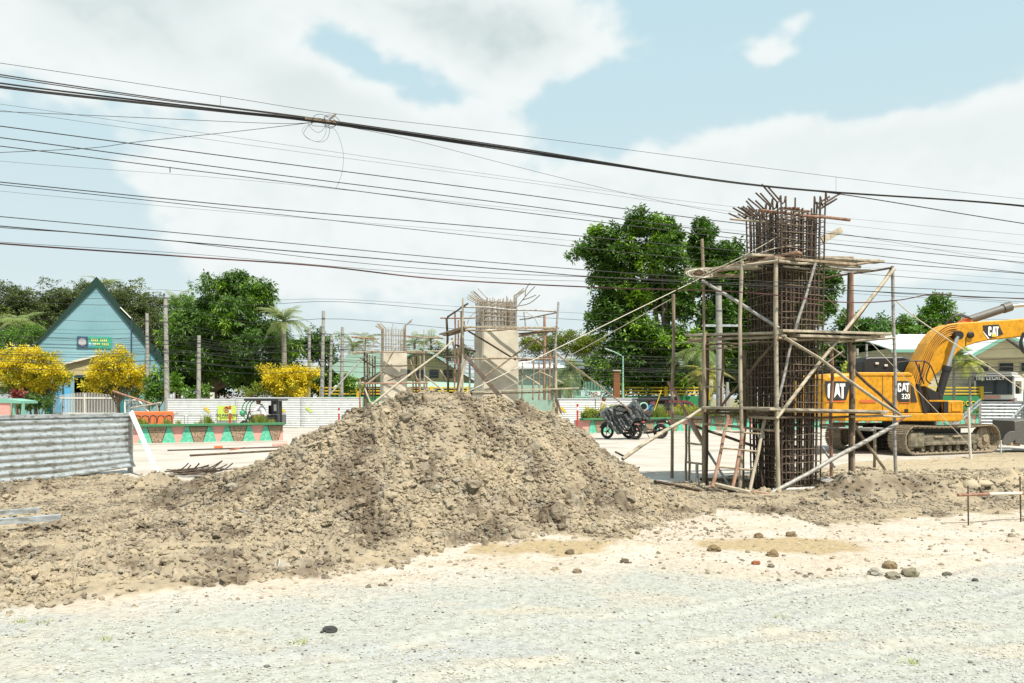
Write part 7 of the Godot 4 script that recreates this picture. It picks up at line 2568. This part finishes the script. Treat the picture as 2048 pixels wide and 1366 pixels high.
func truck() -> void:
	var o := thing("parked_truck", "white truck with a dark windscreen parked beside the foxtail palms", "truck", Vector3(gx(1988, 50.0), 0, -50.0), -0.78)
	# local: +z front, +x right side; cab corner near the camera
	var mb := MB.new()
	mb.prism(PackedVector2Array([Vector2(-1.1, 0.9), Vector2(1.1, 0.9), Vector2(1.12, 2.95), Vector2(0.95, 3.1), Vector2(-0.95, 3.1), Vector2(-1.12, 2.95)]), -2.2, -0.02, Transform3D(Basis(), Vector3.ZERO))
	part(o, "cab", mb, M.white_paint)
	rect(o, "windscreen", Vector3(-1.0, 1.86, -0.02), Vector3(1.0, 2.74, 0.03), M.window_glass)
	rect(o, "sun_visor", Vector3(-1.05, 2.76, -0.02), Vector3(1.05, 2.98, 0.30), M.car_dark)
	part(o, "lettering", text("THE LEGACY", 0.20), M.decal_white, Transform3D(Basis(), Vector3(-0.15, 2.88, 0.31)))
	rect(o, "roof_rack", Vector3(-0.9, 3.16, -1.9), Vector3(0.9, 3.26, -0.2), M.white_paint)
	rect(o, "name_strip", Vector3(-1.0, 1.62, 0.0), Vector3(0.35, 1.80, 0.02), M.pink_paint)
	rect(o, "grille", Vector3(-1.0, 0.95, -0.01), Vector3(0.95, 1.55, 0.05), M.black_paint)
	mb = MB.new()
	mb.torus(Transform3D(Basis(), Vector3(0.1, 1.22, 0.06)), 0.13, 0.025, 16, 6)
	part(o, "emblem", mb, M.galvanised)
	rect(o, "bumper", Vector3(-1.12, 0.45, -0.1), Vector3(1.12, 0.9, 0.16), M.white_paint, 0.04)
	for s: float in [-0.85, 0.85]:
		rect(o, "headlamp", Vector3(s - 0.16, 0.98, 0.02), Vector3(s + 0.16, 1.2, 0.08), M.galvanised, 0.02)
	for s: float in [-1.0, 1.0]:
		rect(o, "side_window", Vector3(s * 1.115, 1.95, -0.95), Vector3(s * 1.13, 2.72, -0.2), M.window_glass)
		rect(o, "rear_side_window", Vector3(s * 1.115, 1.95, -1.7), Vector3(s * 1.13, 2.72, -1.05), M.window_glass)
		rect(o, "mirror", Vector3(s * 1.3 - 0.1, 1.9, 0.05), Vector3(s * 1.3 + 0.1, 2.5, 0.15), M.black_paint, 0.02)
		for z: float in [-0.9, -4.6, -5.7]:
			mb = MB.new()
			mb.lathe(PackedVector2Array([Vector2(0, -0.14), Vector2(0.3, -0.14), Vector2(0.48, -0.12), Vector2(0.48, 0.12), Vector2(0.3, 0.14), Vector2(0, 0.14)]), Transform3D(Basis(Vector3.BACK, PI / 2), Vector3(s * 0.98, 0.48, z)), 20)
			part(o, "wheel", mb, M.rubber)
	rect(o, "wiper", Vector3(-0.8, 1.98, 0.035), Vector3(-0.1, 2.01, 0.05), M.pvc_white)
	rect(o, "chassis", Vector3(-0.45, 0.6, -7.0), Vector3(0.45, 0.9, -0.3), M.black_paint)
	rect(o, "load_body", Vector3(-1.15, 1.0, -7.0), Vector3(1.15, 2.2, -2.5), M.teal_trim, 0.02)


# bones: [from, to, radius, radius, colour]; smooth union meshed as surface nets
func figure(bones: Array, cell: float, mb: MB) -> void:
	var lo := Vector3.INF
	var hi := -Vector3.INF
	for b: Array in bones:
		for e in 2:
			lo = lo.min((b[e] as Vector3) - Vector3.ONE * (b[2 + e] + cell * 2))
			hi = hi.max((b[e] as Vector3) + Vector3.ONE * (b[2 + e] + cell * 2))
	var nx := int((hi.x - lo.x) / cell) + 2
	var ny := int((hi.y - lo.y) / cell) + 2
	var nz := int((hi.z - lo.z) / cell) + 2
	var f := PackedFloat32Array()
	f.resize(nx * ny * nz)
	f.fill(1.0)
	var k := 0.035
	for b: Array in bones:
		var p: Vector3 = b[0]
		var q: Vector3 = b[1]
		var r0: float = b[2]
		var r1: float = b[3]
		var m := maxf(r0, r1) + 0.1
		var a := ((p.min(q) - Vector3.ONE * m - lo) / cell).floor()
		var z := ((p.max(q) + Vector3.ONE * m - lo) / cell).ceil()
		var pq := q - p
		var ll := maxf(pq.length_squared(), 1e-8)
		for iz in range(maxi(int(a.z), 0), mini(int(z.z), nz)):
			for iy in range(maxi(int(a.y), 0), mini(int(z.y), ny)):
				for ix in range(maxi(int(a.x), 0), mini(int(z.x), nx)):
					var c := lo + Vector3(ix, iy, iz) * cell
					var t := clampf((c - p).dot(pq) / ll, 0.0, 1.0)
					var s := c.distance_to(p + pq * t) - lerpf(r0, r1, t)
					var o := (iz * ny + iy) * nx + ix
					var e := f[o]
					var h := maxf(k - absf(e - s), 0.0) / k
					f[o] = minf(e, s) - h * h * k * 0.25
	var at_cell := {}
	for iz in nz - 1:
		for iy in ny - 1:
			for ix in nx - 1:
				var o := (iz * ny + iy) * nx + ix
				var mask := 0
				var sum := Vector3.ZERO
				var cnt := 0
				for e in 8:
					if f[o + (e & 1) + ((e >> 1) & 1) * nx + (e >> 2) * nx * ny] < 0.0:
						mask |= 1 << e
				if mask == 0 or mask == 255:
					continue
				for e: Array in [[0, 1], [2, 3], [4, 5], [6, 7], [0, 2], [1, 3], [4, 6], [5, 7], [0, 4], [1, 5], [2, 6], [3, 7]]:
					var e0: int = e[0]
					var e1: int = e[1]
					var v0 := f[o + (e0 & 1) + ((e0 >> 1) & 1) * nx + (e0 >> 2) * nx * ny]
					var v1 := f[o + (e1 & 1) + ((e1 >> 1) & 1) * nx + (e1 >> 2) * nx * ny]
					if (v0 < 0.0) != (v1 < 0.0):
						var t := v0 / (v0 - v1)
						var c0 := Vector3(e0 & 1, (e0 >> 1) & 1, e0 >> 2)
						var c1 := Vector3(e1 & 1, (e1 >> 1) & 1, e1 >> 2)
						sum += c0.lerp(c1, t)
						cnt += 1
				var p := lo + (Vector3(ix, iy, iz) + sum / cnt) * cell
				var g := Vector3(f[o + 1] - f[o], f[o + nx] - f[o], f[o + nx * ny] - f[o])
				var best := 1e9
				var col := Color.WHITE
				for b: Array in bones:
					var pq: Vector3 = b[1] - b[0]
					var t := clampf((p - b[0]).dot(pq) / maxf(pq.length_squared(), 1e-8), 0.0, 1.0)
					var s: float = p.distance_to(b[0] + pq * t) - lerpf(b[2], b[3], t)
					if s < best:
						best = s
						col = b[4]
				mb.col = col
				at_cell[o] = mb.vert(p, g.normalized())
	for iz in range(1, nz - 1):
		for iy in range(1, ny - 1):
			for ix in range(1, nx - 1):
				var o := (iz * ny + iy) * nx + ix
				var inside := f[o] < 0.0
				for ax: Array in [[1, nx, nx * ny], [nx, nx * ny, 1], [nx * ny, 1, nx]]:
					if inside != (f[o + ax[0]] < 0.0):
						var a: int = at_cell.get(o, -1)
						var b: int = at_cell.get(o - ax[1], -1)
						var c: int = at_cell.get(o - ax[1] - ax[2], -1)
						var d: int = at_cell.get(o - ax[2], -1)
						if a >= 0 and b >= 0 and c >= 0 and d >= 0:
							mb.face(a, b, c)
							mb.face(a, c, d)


# five bent fingers at the end of a forearm
func fingers(wrist: Vector3, dir: Vector3, side: Vector3, curl: Vector3, skin: Color) -> Array:
	var out: Array = [[wrist, wrist + dir * 0.07, 0.03, 0.034, skin]]
	for i in 4:
		var a := wrist + dir * 0.075 + side * (0.03 - 0.02 * i)
		var l: float = [0.034, 0.040, 0.037, 0.028][i]
		var m := a + dir * l + curl * 0.008
		out.append([a, m, 0.0095, 0.009, skin])
		out.append([m, m + (dir * 0.6 + curl * 0.7).normalized() * l * 0.9, 0.009, 0.0075, skin])
	var th := wrist + dir * 0.025 + side * 0.028
	out.append([th, th + (dir * 0.6 + side * 0.8).normalized() * 0.04, 0.011, 0.010, skin])
	out.append([th + (dir * 0.6 + side * 0.8).normalized() * 0.04, th + (dir * 1.0 + side * 0.8 + curl * 0.4).normalized() * 0.07, 0.010, 0.008, skin])
	return out


func head_of(c: Vector3, face: Vector3, skin: Color, hair: Color) -> Array:
	var side := face.cross(Vector3.UP).normalized()
	return [
		[c + Vector3(0, 0.03, 0) - face * 0.015, c + Vector3(0, 0.03, 0) + face * 0.015, 0.086, 0.084, skin], [c + Vector3(0, -0.06, 0) + face * 0.035, c + Vector3(0, -0.085, 0) + face * 0.05, 0.056, 0.04, skin],
		[c + face * 0.085 + Vector3(0, 0.02, 0), c + face * 0.115 + Vector3(0, -0.018, 0), 0.010, 0.016, skin], [c + side * 0.088 + Vector3(0, 0.015, 0), c + side * 0.094 + Vector3(0, -0.02, 0), 0.016, 0.013, skin], [c - side * 0.088 + Vector3(0, 0.015, 0), c - side * 0.094 + Vector3(0, -0.02, 0), 0.016, 0.013, skin],
		[c + face * 0.082 + side * 0.032 + Vector3(0, 0.028, 0), c + face * 0.084 + side * 0.036 + Vector3(0, 0.028, 0), 0.011, 0.011, hair], [c + face * 0.082 - side * 0.032 + Vector3(0, 0.028, 0), c + face * 0.084 - side * 0.036 + Vector3(0, 0.028, 0), 0.011, 0.011, hair],
		[c + face * 0.078 + side * 0.02 + Vector3(0, -0.062, 0), c + face * 0.078 - side * 0.02 + Vector3(0, -0.062, 0), 0.010, 0.010, skin * 0.7],
		[c - face * 0.025 + Vector3(0, 0.055, 0), c + face * 0.025 + Vector3(0, 0.085, 0), 0.084, 0.062, hair], [c - face * 0.05 + Vector3(0, 0.0, 0), c - face * 0.045 + Vector3(0, -0.04, 0), 0.062, 0.045, hair],
	]


func person(label: String, where: Vector3, yaw: float, bones: Array, small: Array, head: Array) -> void:
	var o := thing("person", label, "person", where, yaw)
	var mb := MB.new()
	mb.colored = true
	figure(bones, 0.024, mb)
	figure(head, 0.013, mb)
	figure(small, 0.008, mb)
	part(o, "body", mb, M.tinted)


func people() -> void:
	var skin := Color(0.20, 0.10, 0.06)
	var hair := Color(0.012, 0.010, 0.009)
	# walker in a pale shirt, going to the right: local +x is forward
	var shirt := Color(0.50, 0.40, 0.26)
	var jeans := Color(0.05, 0.06, 0.09)
	var shoe := Color(0.03, 0.03, 0.03)
	var f := Vector3.RIGHT
	var b: Array = [
		[Vector3(0, 0.92, 0), Vector3(0.02, 1.15, 0), 0.14, 0.135, shirt], [Vector3(0.02, 1.15, 0), Vector3(0.03, 1.34, 0), 0.145, 0.13, shirt], [Vector3(0.02, 1.36, -0.15), Vector3(0.02, 1.36, 0.15), 0.065, 0.065, shirt], [Vector3(0.03, 1.38, 0), Vector3(0.05, 1.50, 0), 0.06, 0.052, skin],
		[Vector3(0.02, 1.36, 0.19), Vector3(-0.10, 1.10, 0.22), 0.055, 0.046, shirt], [Vector3(-0.10, 1.10, 0.22), Vector3(-0.02, 0.86, 0.22), 0.042, 0.030, skin], [Vector3(0.02, 1.36, -0.19), Vector3(0.12, 1.10, -0.22), 0.055, 0.046, shirt], [Vector3(0.12, 1.10, -0.22), Vector3(0.30, 0.92, -0.20), 0.042, 0.030, skin],
		[Vector3(0, 0.88, 0.09), Vector3(0.18, 0.50, 0.10), 0.095, 0.065, jeans], [Vector3(0.18, 0.50, 0.10), Vector3(0.22, 0.10, 0.10), 0.062, 0.042, jeans], [Vector3(0.22, 0.06, 0.10), Vector3(0.38, 0.04, 0.11), 0.045, 0.036, shoe],
		[Vector3(0, 0.88, -0.09), Vector3(-0.04, 0.48, -0.10), 0.095, 0.065, jeans], [Vector3(-0.04, 0.48, -0.10), Vector3(-0.32, 0.16, -0.10), 0.062, 0.042, jeans], [Vector3(-0.34, 0.12, -0.10), Vector3(-0.22, 0.04, -0.10), 0.045, 0.036, shoe],
	]
	var small := fingers(Vector3(-0.02, 0.86, 0.22), Vector3(0.15, -0.98, 0).normalized(), Vector3.RIGHT, Vector3(0.6, 0, -0.6), skin)
	small.append_array(fingers(Vector3(0.30, 0.92, -0.20), Vector3(0.75, -0.6, 0).normalized(), Vector3.UP, Vector3(0, 0, 0.9), skin))
	person("person with short dark hair and a pale shirt walking along the hoarding", Vector3(gx(1205, 42.5), 0.0, -42.5), 0.0, b, small, head_of(Vector3(0.075, 1.585, 0), f, skin, hair))

	# riders: seated, facing left, hands on the handlebar
	for q: Array in [
		["person in a white long sleeved shirt and dark red shorts riding the tricycle", gx(523, 38.4), 38.4, Color(0.62, 0.64, 0.68), Color(0.16, 0.01, 0.03), true],
		["person in a blue shirt riding the tricycle behind the tarpaulin", gx(1298, 41.0), 41.0, Color(0.03, 0.12, 0.32), Color(0.02, 0.02, 0.025), false],
	]:
		var top: Color = q[3]
		var low: Color = q[4]
		var arm: Color = top if q[5] else skin
		b = [
			[Vector3(0.18, 0.84, 0), Vector3(0.12, 1.08, 0), 0.14, 0.135, top], [Vector3(0.12, 1.08, 0), Vector3(0.02, 1.26, 0), 0.14, 0.12, top], [Vector3(0.01, 1.28, -0.15), Vector3(0.01, 1.28, 0.15), 0.062, 0.062, top], [Vector3(0.0, 1.30, 0), Vector3(-0.05, 1.40, 0), 0.055, 0.05, skin],
		]
		small = []
		for s: float in [-1.0, 1.0]:
			b.append_array([
				[Vector3(0.01, 1.28, s * 0.18), Vector3(-0.14, 1.06, s * 0.24), 0.052, 0.044, top], [Vector3(-0.14, 1.06, s * 0.24), Vector3(-0.34, 1.04, s * 0.26), 0.042, 0.030, arm],
				[Vector3(0.16, 0.82, s * 0.09), Vector3(-0.22, 0.74, s * 0.17), 0.09, 0.066, low], [Vector3(-0.22, 0.74, s * 0.17), Vector3(-0.10, 0.36, s * 0.18), 0.055, 0.038, skin if q[5] else low], [Vector3(-0.10, 0.32, s * 0.18), Vector3(-0.25, 0.28, s * 0.18), 0.042, 0.034, shoe],
			])
			small.append_array(fingers(Vector3(-0.34, 1.04, s * 0.26), Vector3(-1, -0.15, 0).normalized(), Vector3(0, 0.2, -s).normalized(), Vector3(0, -1, 0), skin))
		person(q[0], Vector3(q[1], 0.0, -q[2] + 0.2), 0.0, b, small, head_of(Vector3(-0.085, 1.455, 0), Vector3.LEFT, skin, hair))


func debris() -> void:
	# steel channels lying on the soil, near left
	for q: Array in [[-140, 1062, 78, 1044, 0.10, "galvanised steel channel on the soil, the farther of two"], [-140, 1085, 122, 1064, 0.11, "galvanised steel channel on the soil, the nearer and longer of two"]]:
		var a := gp(q[0], q[1])
		var b := gp(q[2], q[3])
		a.y = ground_h(a.x, -a.z) + 0.14
		b.y = maxf(ground_h(b.x, -b.z) + 0.14, a.y - 0.02)
		var o := thing("steel_channel", q[5], "steel channel", (a + b) / 2, atan2(-(b - a).z, (b - a).x))
		var l := a.distance_to(b)
		var mb := MB.new()
		mb.slab(Vector3(-l / 2, -0.003, -0.05), Vector3(l / 2, 0.0, 0.05))
		part(o, "web", mb, M.galvanised)
		for s: float in [-1.0, 1.0]:
			mb = MB.new()
			mb.slab(Vector3(-l / 2, -q[4] * 0.6, s * 0.05), Vector3(l / 2, 0.0, s * 0.053))
			part(o, "flange", mb, M.galvanised)
	# clear plastic tub
	var g := gp(566, 1154)
	g.y = ground_h(g.x, -g.z) - 0.015
	var tub := thing("plastic_tub", "crushed clear plastic tub at the edge of the soil", "tub", g, 0.5)
	var mb := MB.new()
	mb.lathe(PackedVector2Array([Vector2(0, 0), Vector2(0.045, 0), Vector2(0.055, 0.1), Vector2(0.052, 0.1), Vector2(0.043, 0.005), Vector2(0, 0.005)]), Transform3D(Basis(Vector3.BACK, 1.2), Vector3(0.04, 0.05, 0)), 16)
	var pl := mat("clear_plastic", Color(0.50, 0.47, 0.40), 0.3)
	pl.transparency = BaseMaterial3D.TRANSPARENCY_ALPHA
	pl.albedo_color.a = 0.3
	part(tub, "cup", mb, pl)
	mb = MB.new()
	mb.torus(Transform3D(Basis(Vector3.BACK, 1.2) * Basis(Vector3.RIGHT, PI / 2), Vector3(-0.055, 0.085, 0)), 0.055, 0.004, 18, 5)
	part(tub, "rim", mb, M.off_white)
	# sticks and pipes in the mound
	for q: Array in [
		[448, 962, 494, 1024, 0.016, "timber_dark", "thin dark stick leaning on the left flank of the mound", "stick", 0.06],
		[484, 1031, 528, 1052, 0.026, "pipe", "short grey pipe at the left foot of the mound", "pipe", 0.05],
		[798, 938, 825, 916, 0.035, "timber_pale", "short pale stick of wood lying high on the mound", "stick", 0.03],
		[841, 925, 850, 948, 0.008, "timber", "thin twig near the pale stick on the mound", "twig", 0.03],
		[600, 900, 705, 862, 0.018, "timber_pale", "weathered lath half buried along the mound's left slope", "lath", 0.02],
		[1310, 968, 1402, 984, 0.03, "timber_dark", "dark stick lying between the mound and the scaffold", "stick", 0.05],
		[1230, 908, 1254, 918, 0.022, "timber_dark", "dark stub of wood on the mound's right flank", "stick", 0.05],
	]:
		var da := surface_d(q[0], q[1])
		var db := surface_d(q[2], q[3])
		mb = MB.new()
		mb.tube(pt(q[0], q[1], da) + Vector3(0, q[8], 0), pt(q[2], q[3], db) + Vector3(0, q[8] * 0.5, 0), q[4], q[4] * 0.9, 7)
		solo(q[7] if q[7] != "stick" else "wood_stick", mb, M[q[5]], q[6], q[7])
	# rods on the road left of the mound
	for q: Array in [[335, 902, 640, 893, 0.022, "rebar", "rusty bar lying on the road behind the mound, the farther"], [380, 913, 660, 897, 0.030, "timber_dark", "dark pole lying on the road behind the mound, the nearer"], [460, 901, 490, 896, 0.02, "brick", "short orange bar on the road"]]:
		mb = MB.new()
		mb.tube(gp(q[0], q[1]) + Vector3(0, q[4], 0), gp(q[2], q[3]) + Vector3(0, q[4], 0), q[4], q[4], 7)
		solo("road_bar", mb, M[q[5]], q[6], "bar")
	var bb := gp(437, 898)
	mb = MB.new()
	mb.box(Vector3(0.26, 0.10, 0.12), Transform3D(Basis(Vector3.UP, 0.3), bb + Vector3(0, 0.05, 0)), 0.01)
	solo("loose_brick", mb, M.orange_block, "orange brick lying on the road before the planter", "brick")
	bb = gp(560, 892)
	mb = MB.new()
	mb.box(Vector3(0.5, 0.12, 0.3), Transform3D(Basis.from_euler(Vector3(0.1, 0.3, 0.1)), bb + Vector3(0, 0.06, 0)), 0.03)
	solo("loose_brick", mb, M.pink_paint, "broken pink lump of masonry at the planter's end", "brick")
	# heap of short rebar offcuts beside the brace
	var o := thing("rebar_offcuts", "tangled pile of short dark rebar offcuts beside the brace", "rebar", gp(375, 952))
	var r := RandomNumberGenerator.new()
	r.seed = 31
	for i in 26:
		mb = MB.new()
		var a := Vector3(r.randf_range(-0.55, 0.4), r.randf_range(0.03, 0.12), r.randf_range(-0.35, 0.35))
		var dir := Vector3(1, r.randf_range(-0.05, 0.12), r.randf_range(-0.4, 0.4)).normalized() * r.randf_range(0.35, 0.8)
		mb.path(curve([a, a + dir * 0.6, a + dir + Vector3(0, r.randf_range(-0.02, 0.12) if i % 4 else 0.15, 0)], 3), PackedFloat32Array([0.014]), 5)
		part(o, "offcut", mb, M.rebar)
	# barrier of a red and white rod on two rebar stakes, near right
	o = thing("rod_barrier", "red and white painted rod tied to two thin rebar stakes", "barrier")
	for q: Array in [[1936, 972, 1937, 1052, 10.25], [2040, 953, 2042, 1046, 10.5]]:
		mb = MB.new()
		mb.tube(pt(q[0], q[1], q[4]), pt(q[2], q[3], q[4]) - Vector3(0, 0.1, 0), 0.009, 0.009, 6)
		part(o, "stake", mb, M.rebar)
	var pa := pt(1916, 990, 10.22)
	var pb := pt(2130, 984, 10.7)
	var kk := [0.0, 0.28, 0.58, 0.86, 1.0]
	for i in 4:
		mb = MB.new()
		mb.tube(pa.lerp(pb, kk[i]), pa.lerp(pb, kk[i + 1]), 0.021, 0.021, 9)
		part(o, "red_length" if i % 2 == 0 else "white_length", mb, M.timber_red if i % 2 == 0 else M.rope)
	# sack
	var sd := surface_d(1942, 976)
	g = pt(1942, 974, sd)
	mb = MB.new()
	mb.ball(Transform3D(Basis.from_euler(Vector3(0.2, 0.4, 0.45)).scaled(Vector3(0.15, 0.12, 0.14)), Vector3.ZERO), 10, 14)
	mb.ball(Transform3D(Basis.from_euler(Vector3(0.1, 0.2, 0.3)).scaled(Vector3(0.2, 0.06, 0.11)), Vector3(0.2, 0.05, -0.05)), 8, 12)
	mb.torus(Transform3D(Basis.from_euler(Vector3(0, 1.2, 0)), Vector3(0.10, 0.06, 0.0)), 0.10, 0.012, 14, 5)
	for i in mb.v.size():
		mb.v[i] += Vector3.ONE * 0.025 * n_lump.get_noise_3dv(mb.v[i] * 4.0)
	solo("cement_sack", mb, M.sack, "dusty tied sack lying on the soil behind the rod barrier", "sack", "", Transform3D(Basis(), g))
	# red and white posts on the street
	for q: Array in [[460, 812, 838, 31.2, "small red marker post on the planter before the lime sign"], [678, 816, 838, 41.0, "small red marker post before the white hoarding near the mound"], [1155, 808, 842, 36.0, "small red marker post right of the mound"]]:
		var a := pt(q[0], q[1], q[3])
		mb = MB.new()
		mb.tube(Vector3(a.x, 0.0 if q[3] > 32 else 0.65, a.z), a, 0.045, 0.045, 9)
		var po := thing("marker_post", q[4], "post")
		part(po, "shaft", mb, M.red_paint)
		mb = MB.new()
		mb.tube(Vector3(a.x, a.y - 0.28, a.z), Vector3(a.x, a.y - 0.14, a.z), 0.048, 0.048, 9)
		part(po, "white_band", mb, M.pvc_white)
	mb = MB.new()
	mb.tube(pt(2026, 798, 31.0), Vector3(gx(2026, 31.0), 0, -31.0), 0.07, 0.07, 10)
	solo("red_drum_post", mb, M.red_paint, "thick red post behind the braces of the clean galvanised panel", "post")
	# round the pit
	mb = MB.new()
	mb.tube(pt(1545, 981, 14.1), pt(1702, 975, 14.3), 0.045, 0.045, 10)
	solo("steel_pipe", mb, M.pipe, "long grey pipe lying across the pit under the rebar cage", "pipe")
	mb = MB.new()
	mb.bar(pt(1640, 958, 15.2), pt(1702, 975, 14.2), 0.34, 0.05, 0.006)
	solo("formwork_board", mb, M.pipe, "grey formwork board with pale end lying beside the rebar cage", "board")
	for q: Array in [[1400, 958, 1520, 962, "timber_dark", "dark plank lying at the back rim of the pit"], [1420, 966, 1500, 985, "timber_pale", "pale plank at the foot of the leaning ladder"], [1440, 974, 1540, 990, "timber_red", "reddish plank lying before the pit"]]:
		mb = MB.new()
		mb.bar(pt(q[0], q[1], 15.3 if q[1] < 960 else 14.0), pt(q[2], q[3], 15.2 if q[1] < 960 else 13.6), 0.12, 0.05, 0.005)
		solo("loose_plank", mb, M[q[4]], q[5], "plank")
	# thin stakes beyond
	for q: Array in [[1937, 815, 1941, 910, 21.5, 0.035, "white splintered stake standing before the digger's track"], [2002, 880, 2002, 905, 23.0, 0.02, "thin stake beside the digger's idler"]]:
		mb = MB.new()
		mb.tube(pt(q[0], q[1], q[4]), pt(q[2], q[3], q[4]) - Vector3(0, 0.1, 0), q[5], q[5], 7)
		solo("wood_stake", mb, M.off_white, q[6], "stake")
	# poles and frame lying behind the galvanised sheet at left
	o = thing("pole_stack", "timber poles propped on a wire frame behind the muddy hoarding", "poles")
	for q: Array in [[226, 782, 306, 809, 31.5, 0.045, "timber_red"], [262, 816, 323, 805, 31.2, 0.035, "timber_pale"], [250, 800, 250, 850, 31.6, 0.03, "white_paint"], [276, 800, 300, 826, 31.6, 0.03, "white_paint"], [314, 812, 317, 828, 31.2, 0.03, "timber_pale"], [250, 800, 276, 800, 31.6, 0.025, "white_paint"]]:
		stick(o, "pole", pt(q[0], q[1], q[4]), pt(q[2], q[3], q[4]), q[5], M[q[6]])
	mb = MB.new()
	for i in 9:
		mb.tube(pt(250 + 3.6 * i, 801, 31.7), pt(250 + 3.6 * i, 830, 31.7), 0.008, 0.008, 4)
		mb.tube(pt(250, 801 + 3.4 * i, 31.7), pt(280, 801 + 3.4 * i, 31.7), 0.008, 0.008, 4)
	part(o, "wire_mesh", mb, M.galvanised).set_meta("kind", "stuff")
	# faded wreath on the planter's end
	o = thing("dry_bush", "withered tangle on the left planter beside the orange blocks", "bush", pt(335, 850, 30.0))
	for i in 30:
		mb = MB.new()
		var a := Vector3(r.randf_range(-0.1, 0.1), 0, r.randf_range(-0.1, 0.1))
		mb.path(curve([a, a + Vector3(r.randf_range(-0.2, 0.2), 0.25, r.randf_range(-0.1, 0.1)), a + Vector3(r.randf_range(-0.35, 0.35), r.randf_range(0.3, 0.6), r.randf_range(-0.2, 0.2))], 3), PackedFloat32Array([0.008]), 4)
		part(o, "twig", mb, M.cladding)
	# rags tied at the far scaffold
	mb = MB.new()
	for i in 7:
		mb.prism(PackedVector2Array([Vector2(-0.06, 0), Vector2(0.06, 0), Vector2(0.09 * sin(i), -0.5 - 0.05 * i), Vector2(-0.07, -0.42)]), -0.005, 0.005, Transform3D(Basis.from_euler(Vector3(0.1 * i, 0.8 * i, 0)), pt(1110, 805, 24.6) + Vector3(0.05 * sin(i * 2.0), 0, 0)))
	solo("grey_rag", mb, M.sack, "grey rag tied to the nearer column's scaffold post", "rag")
	mb = MB.new()
	mb.bar(pt(1212, 826, 36.0), pt(1226, 786, 36.0), 0.05, 0.03)
	solo("yellow_flag_stick", mb, M.yellow_rail, "slanting yellow stick above the tricycle's roof", "stick", "", Transform3D(Basis(), Vector3(gx(1304, 36.0) - gx(1212, 36.0) + 0.1, 0.1, 0)))
	# grass tufts on the lot
	for q: Array in [[36, 1250], [88, 1250], [598, 1290], [212, 1285], [1560, 1240], [1820, 1330]]:
		g = gp(q[0], q[1])
		var tuft := MB.new()
		for i in 22:
			var a := r.randf() * TAU
			var p := Vector3(r.randf_range(-0.05, 0.05), 0, r.randf_range(-0.04, 0.04))
			var tip := p + Vector3(cos(a) * 0.03, r.randf_range(0.02, 0.05), sin(a) * 0.03)
			tuft.tri(p - Vector3(0.003, 0, 0), p + Vector3(0.003, 0, 0), tip)
		M["weed"] = M.get("weed", mat("weed", Color(0.24, 0.28, 0.07), 0.7))
		solo("grass_tuft", tuft, M.weed, "small yellow green grass tuft on the gravel", "grass", "grass tufts on the gravel", Transform3D(Basis(), g + Vector3(0, 0.01, 0)))
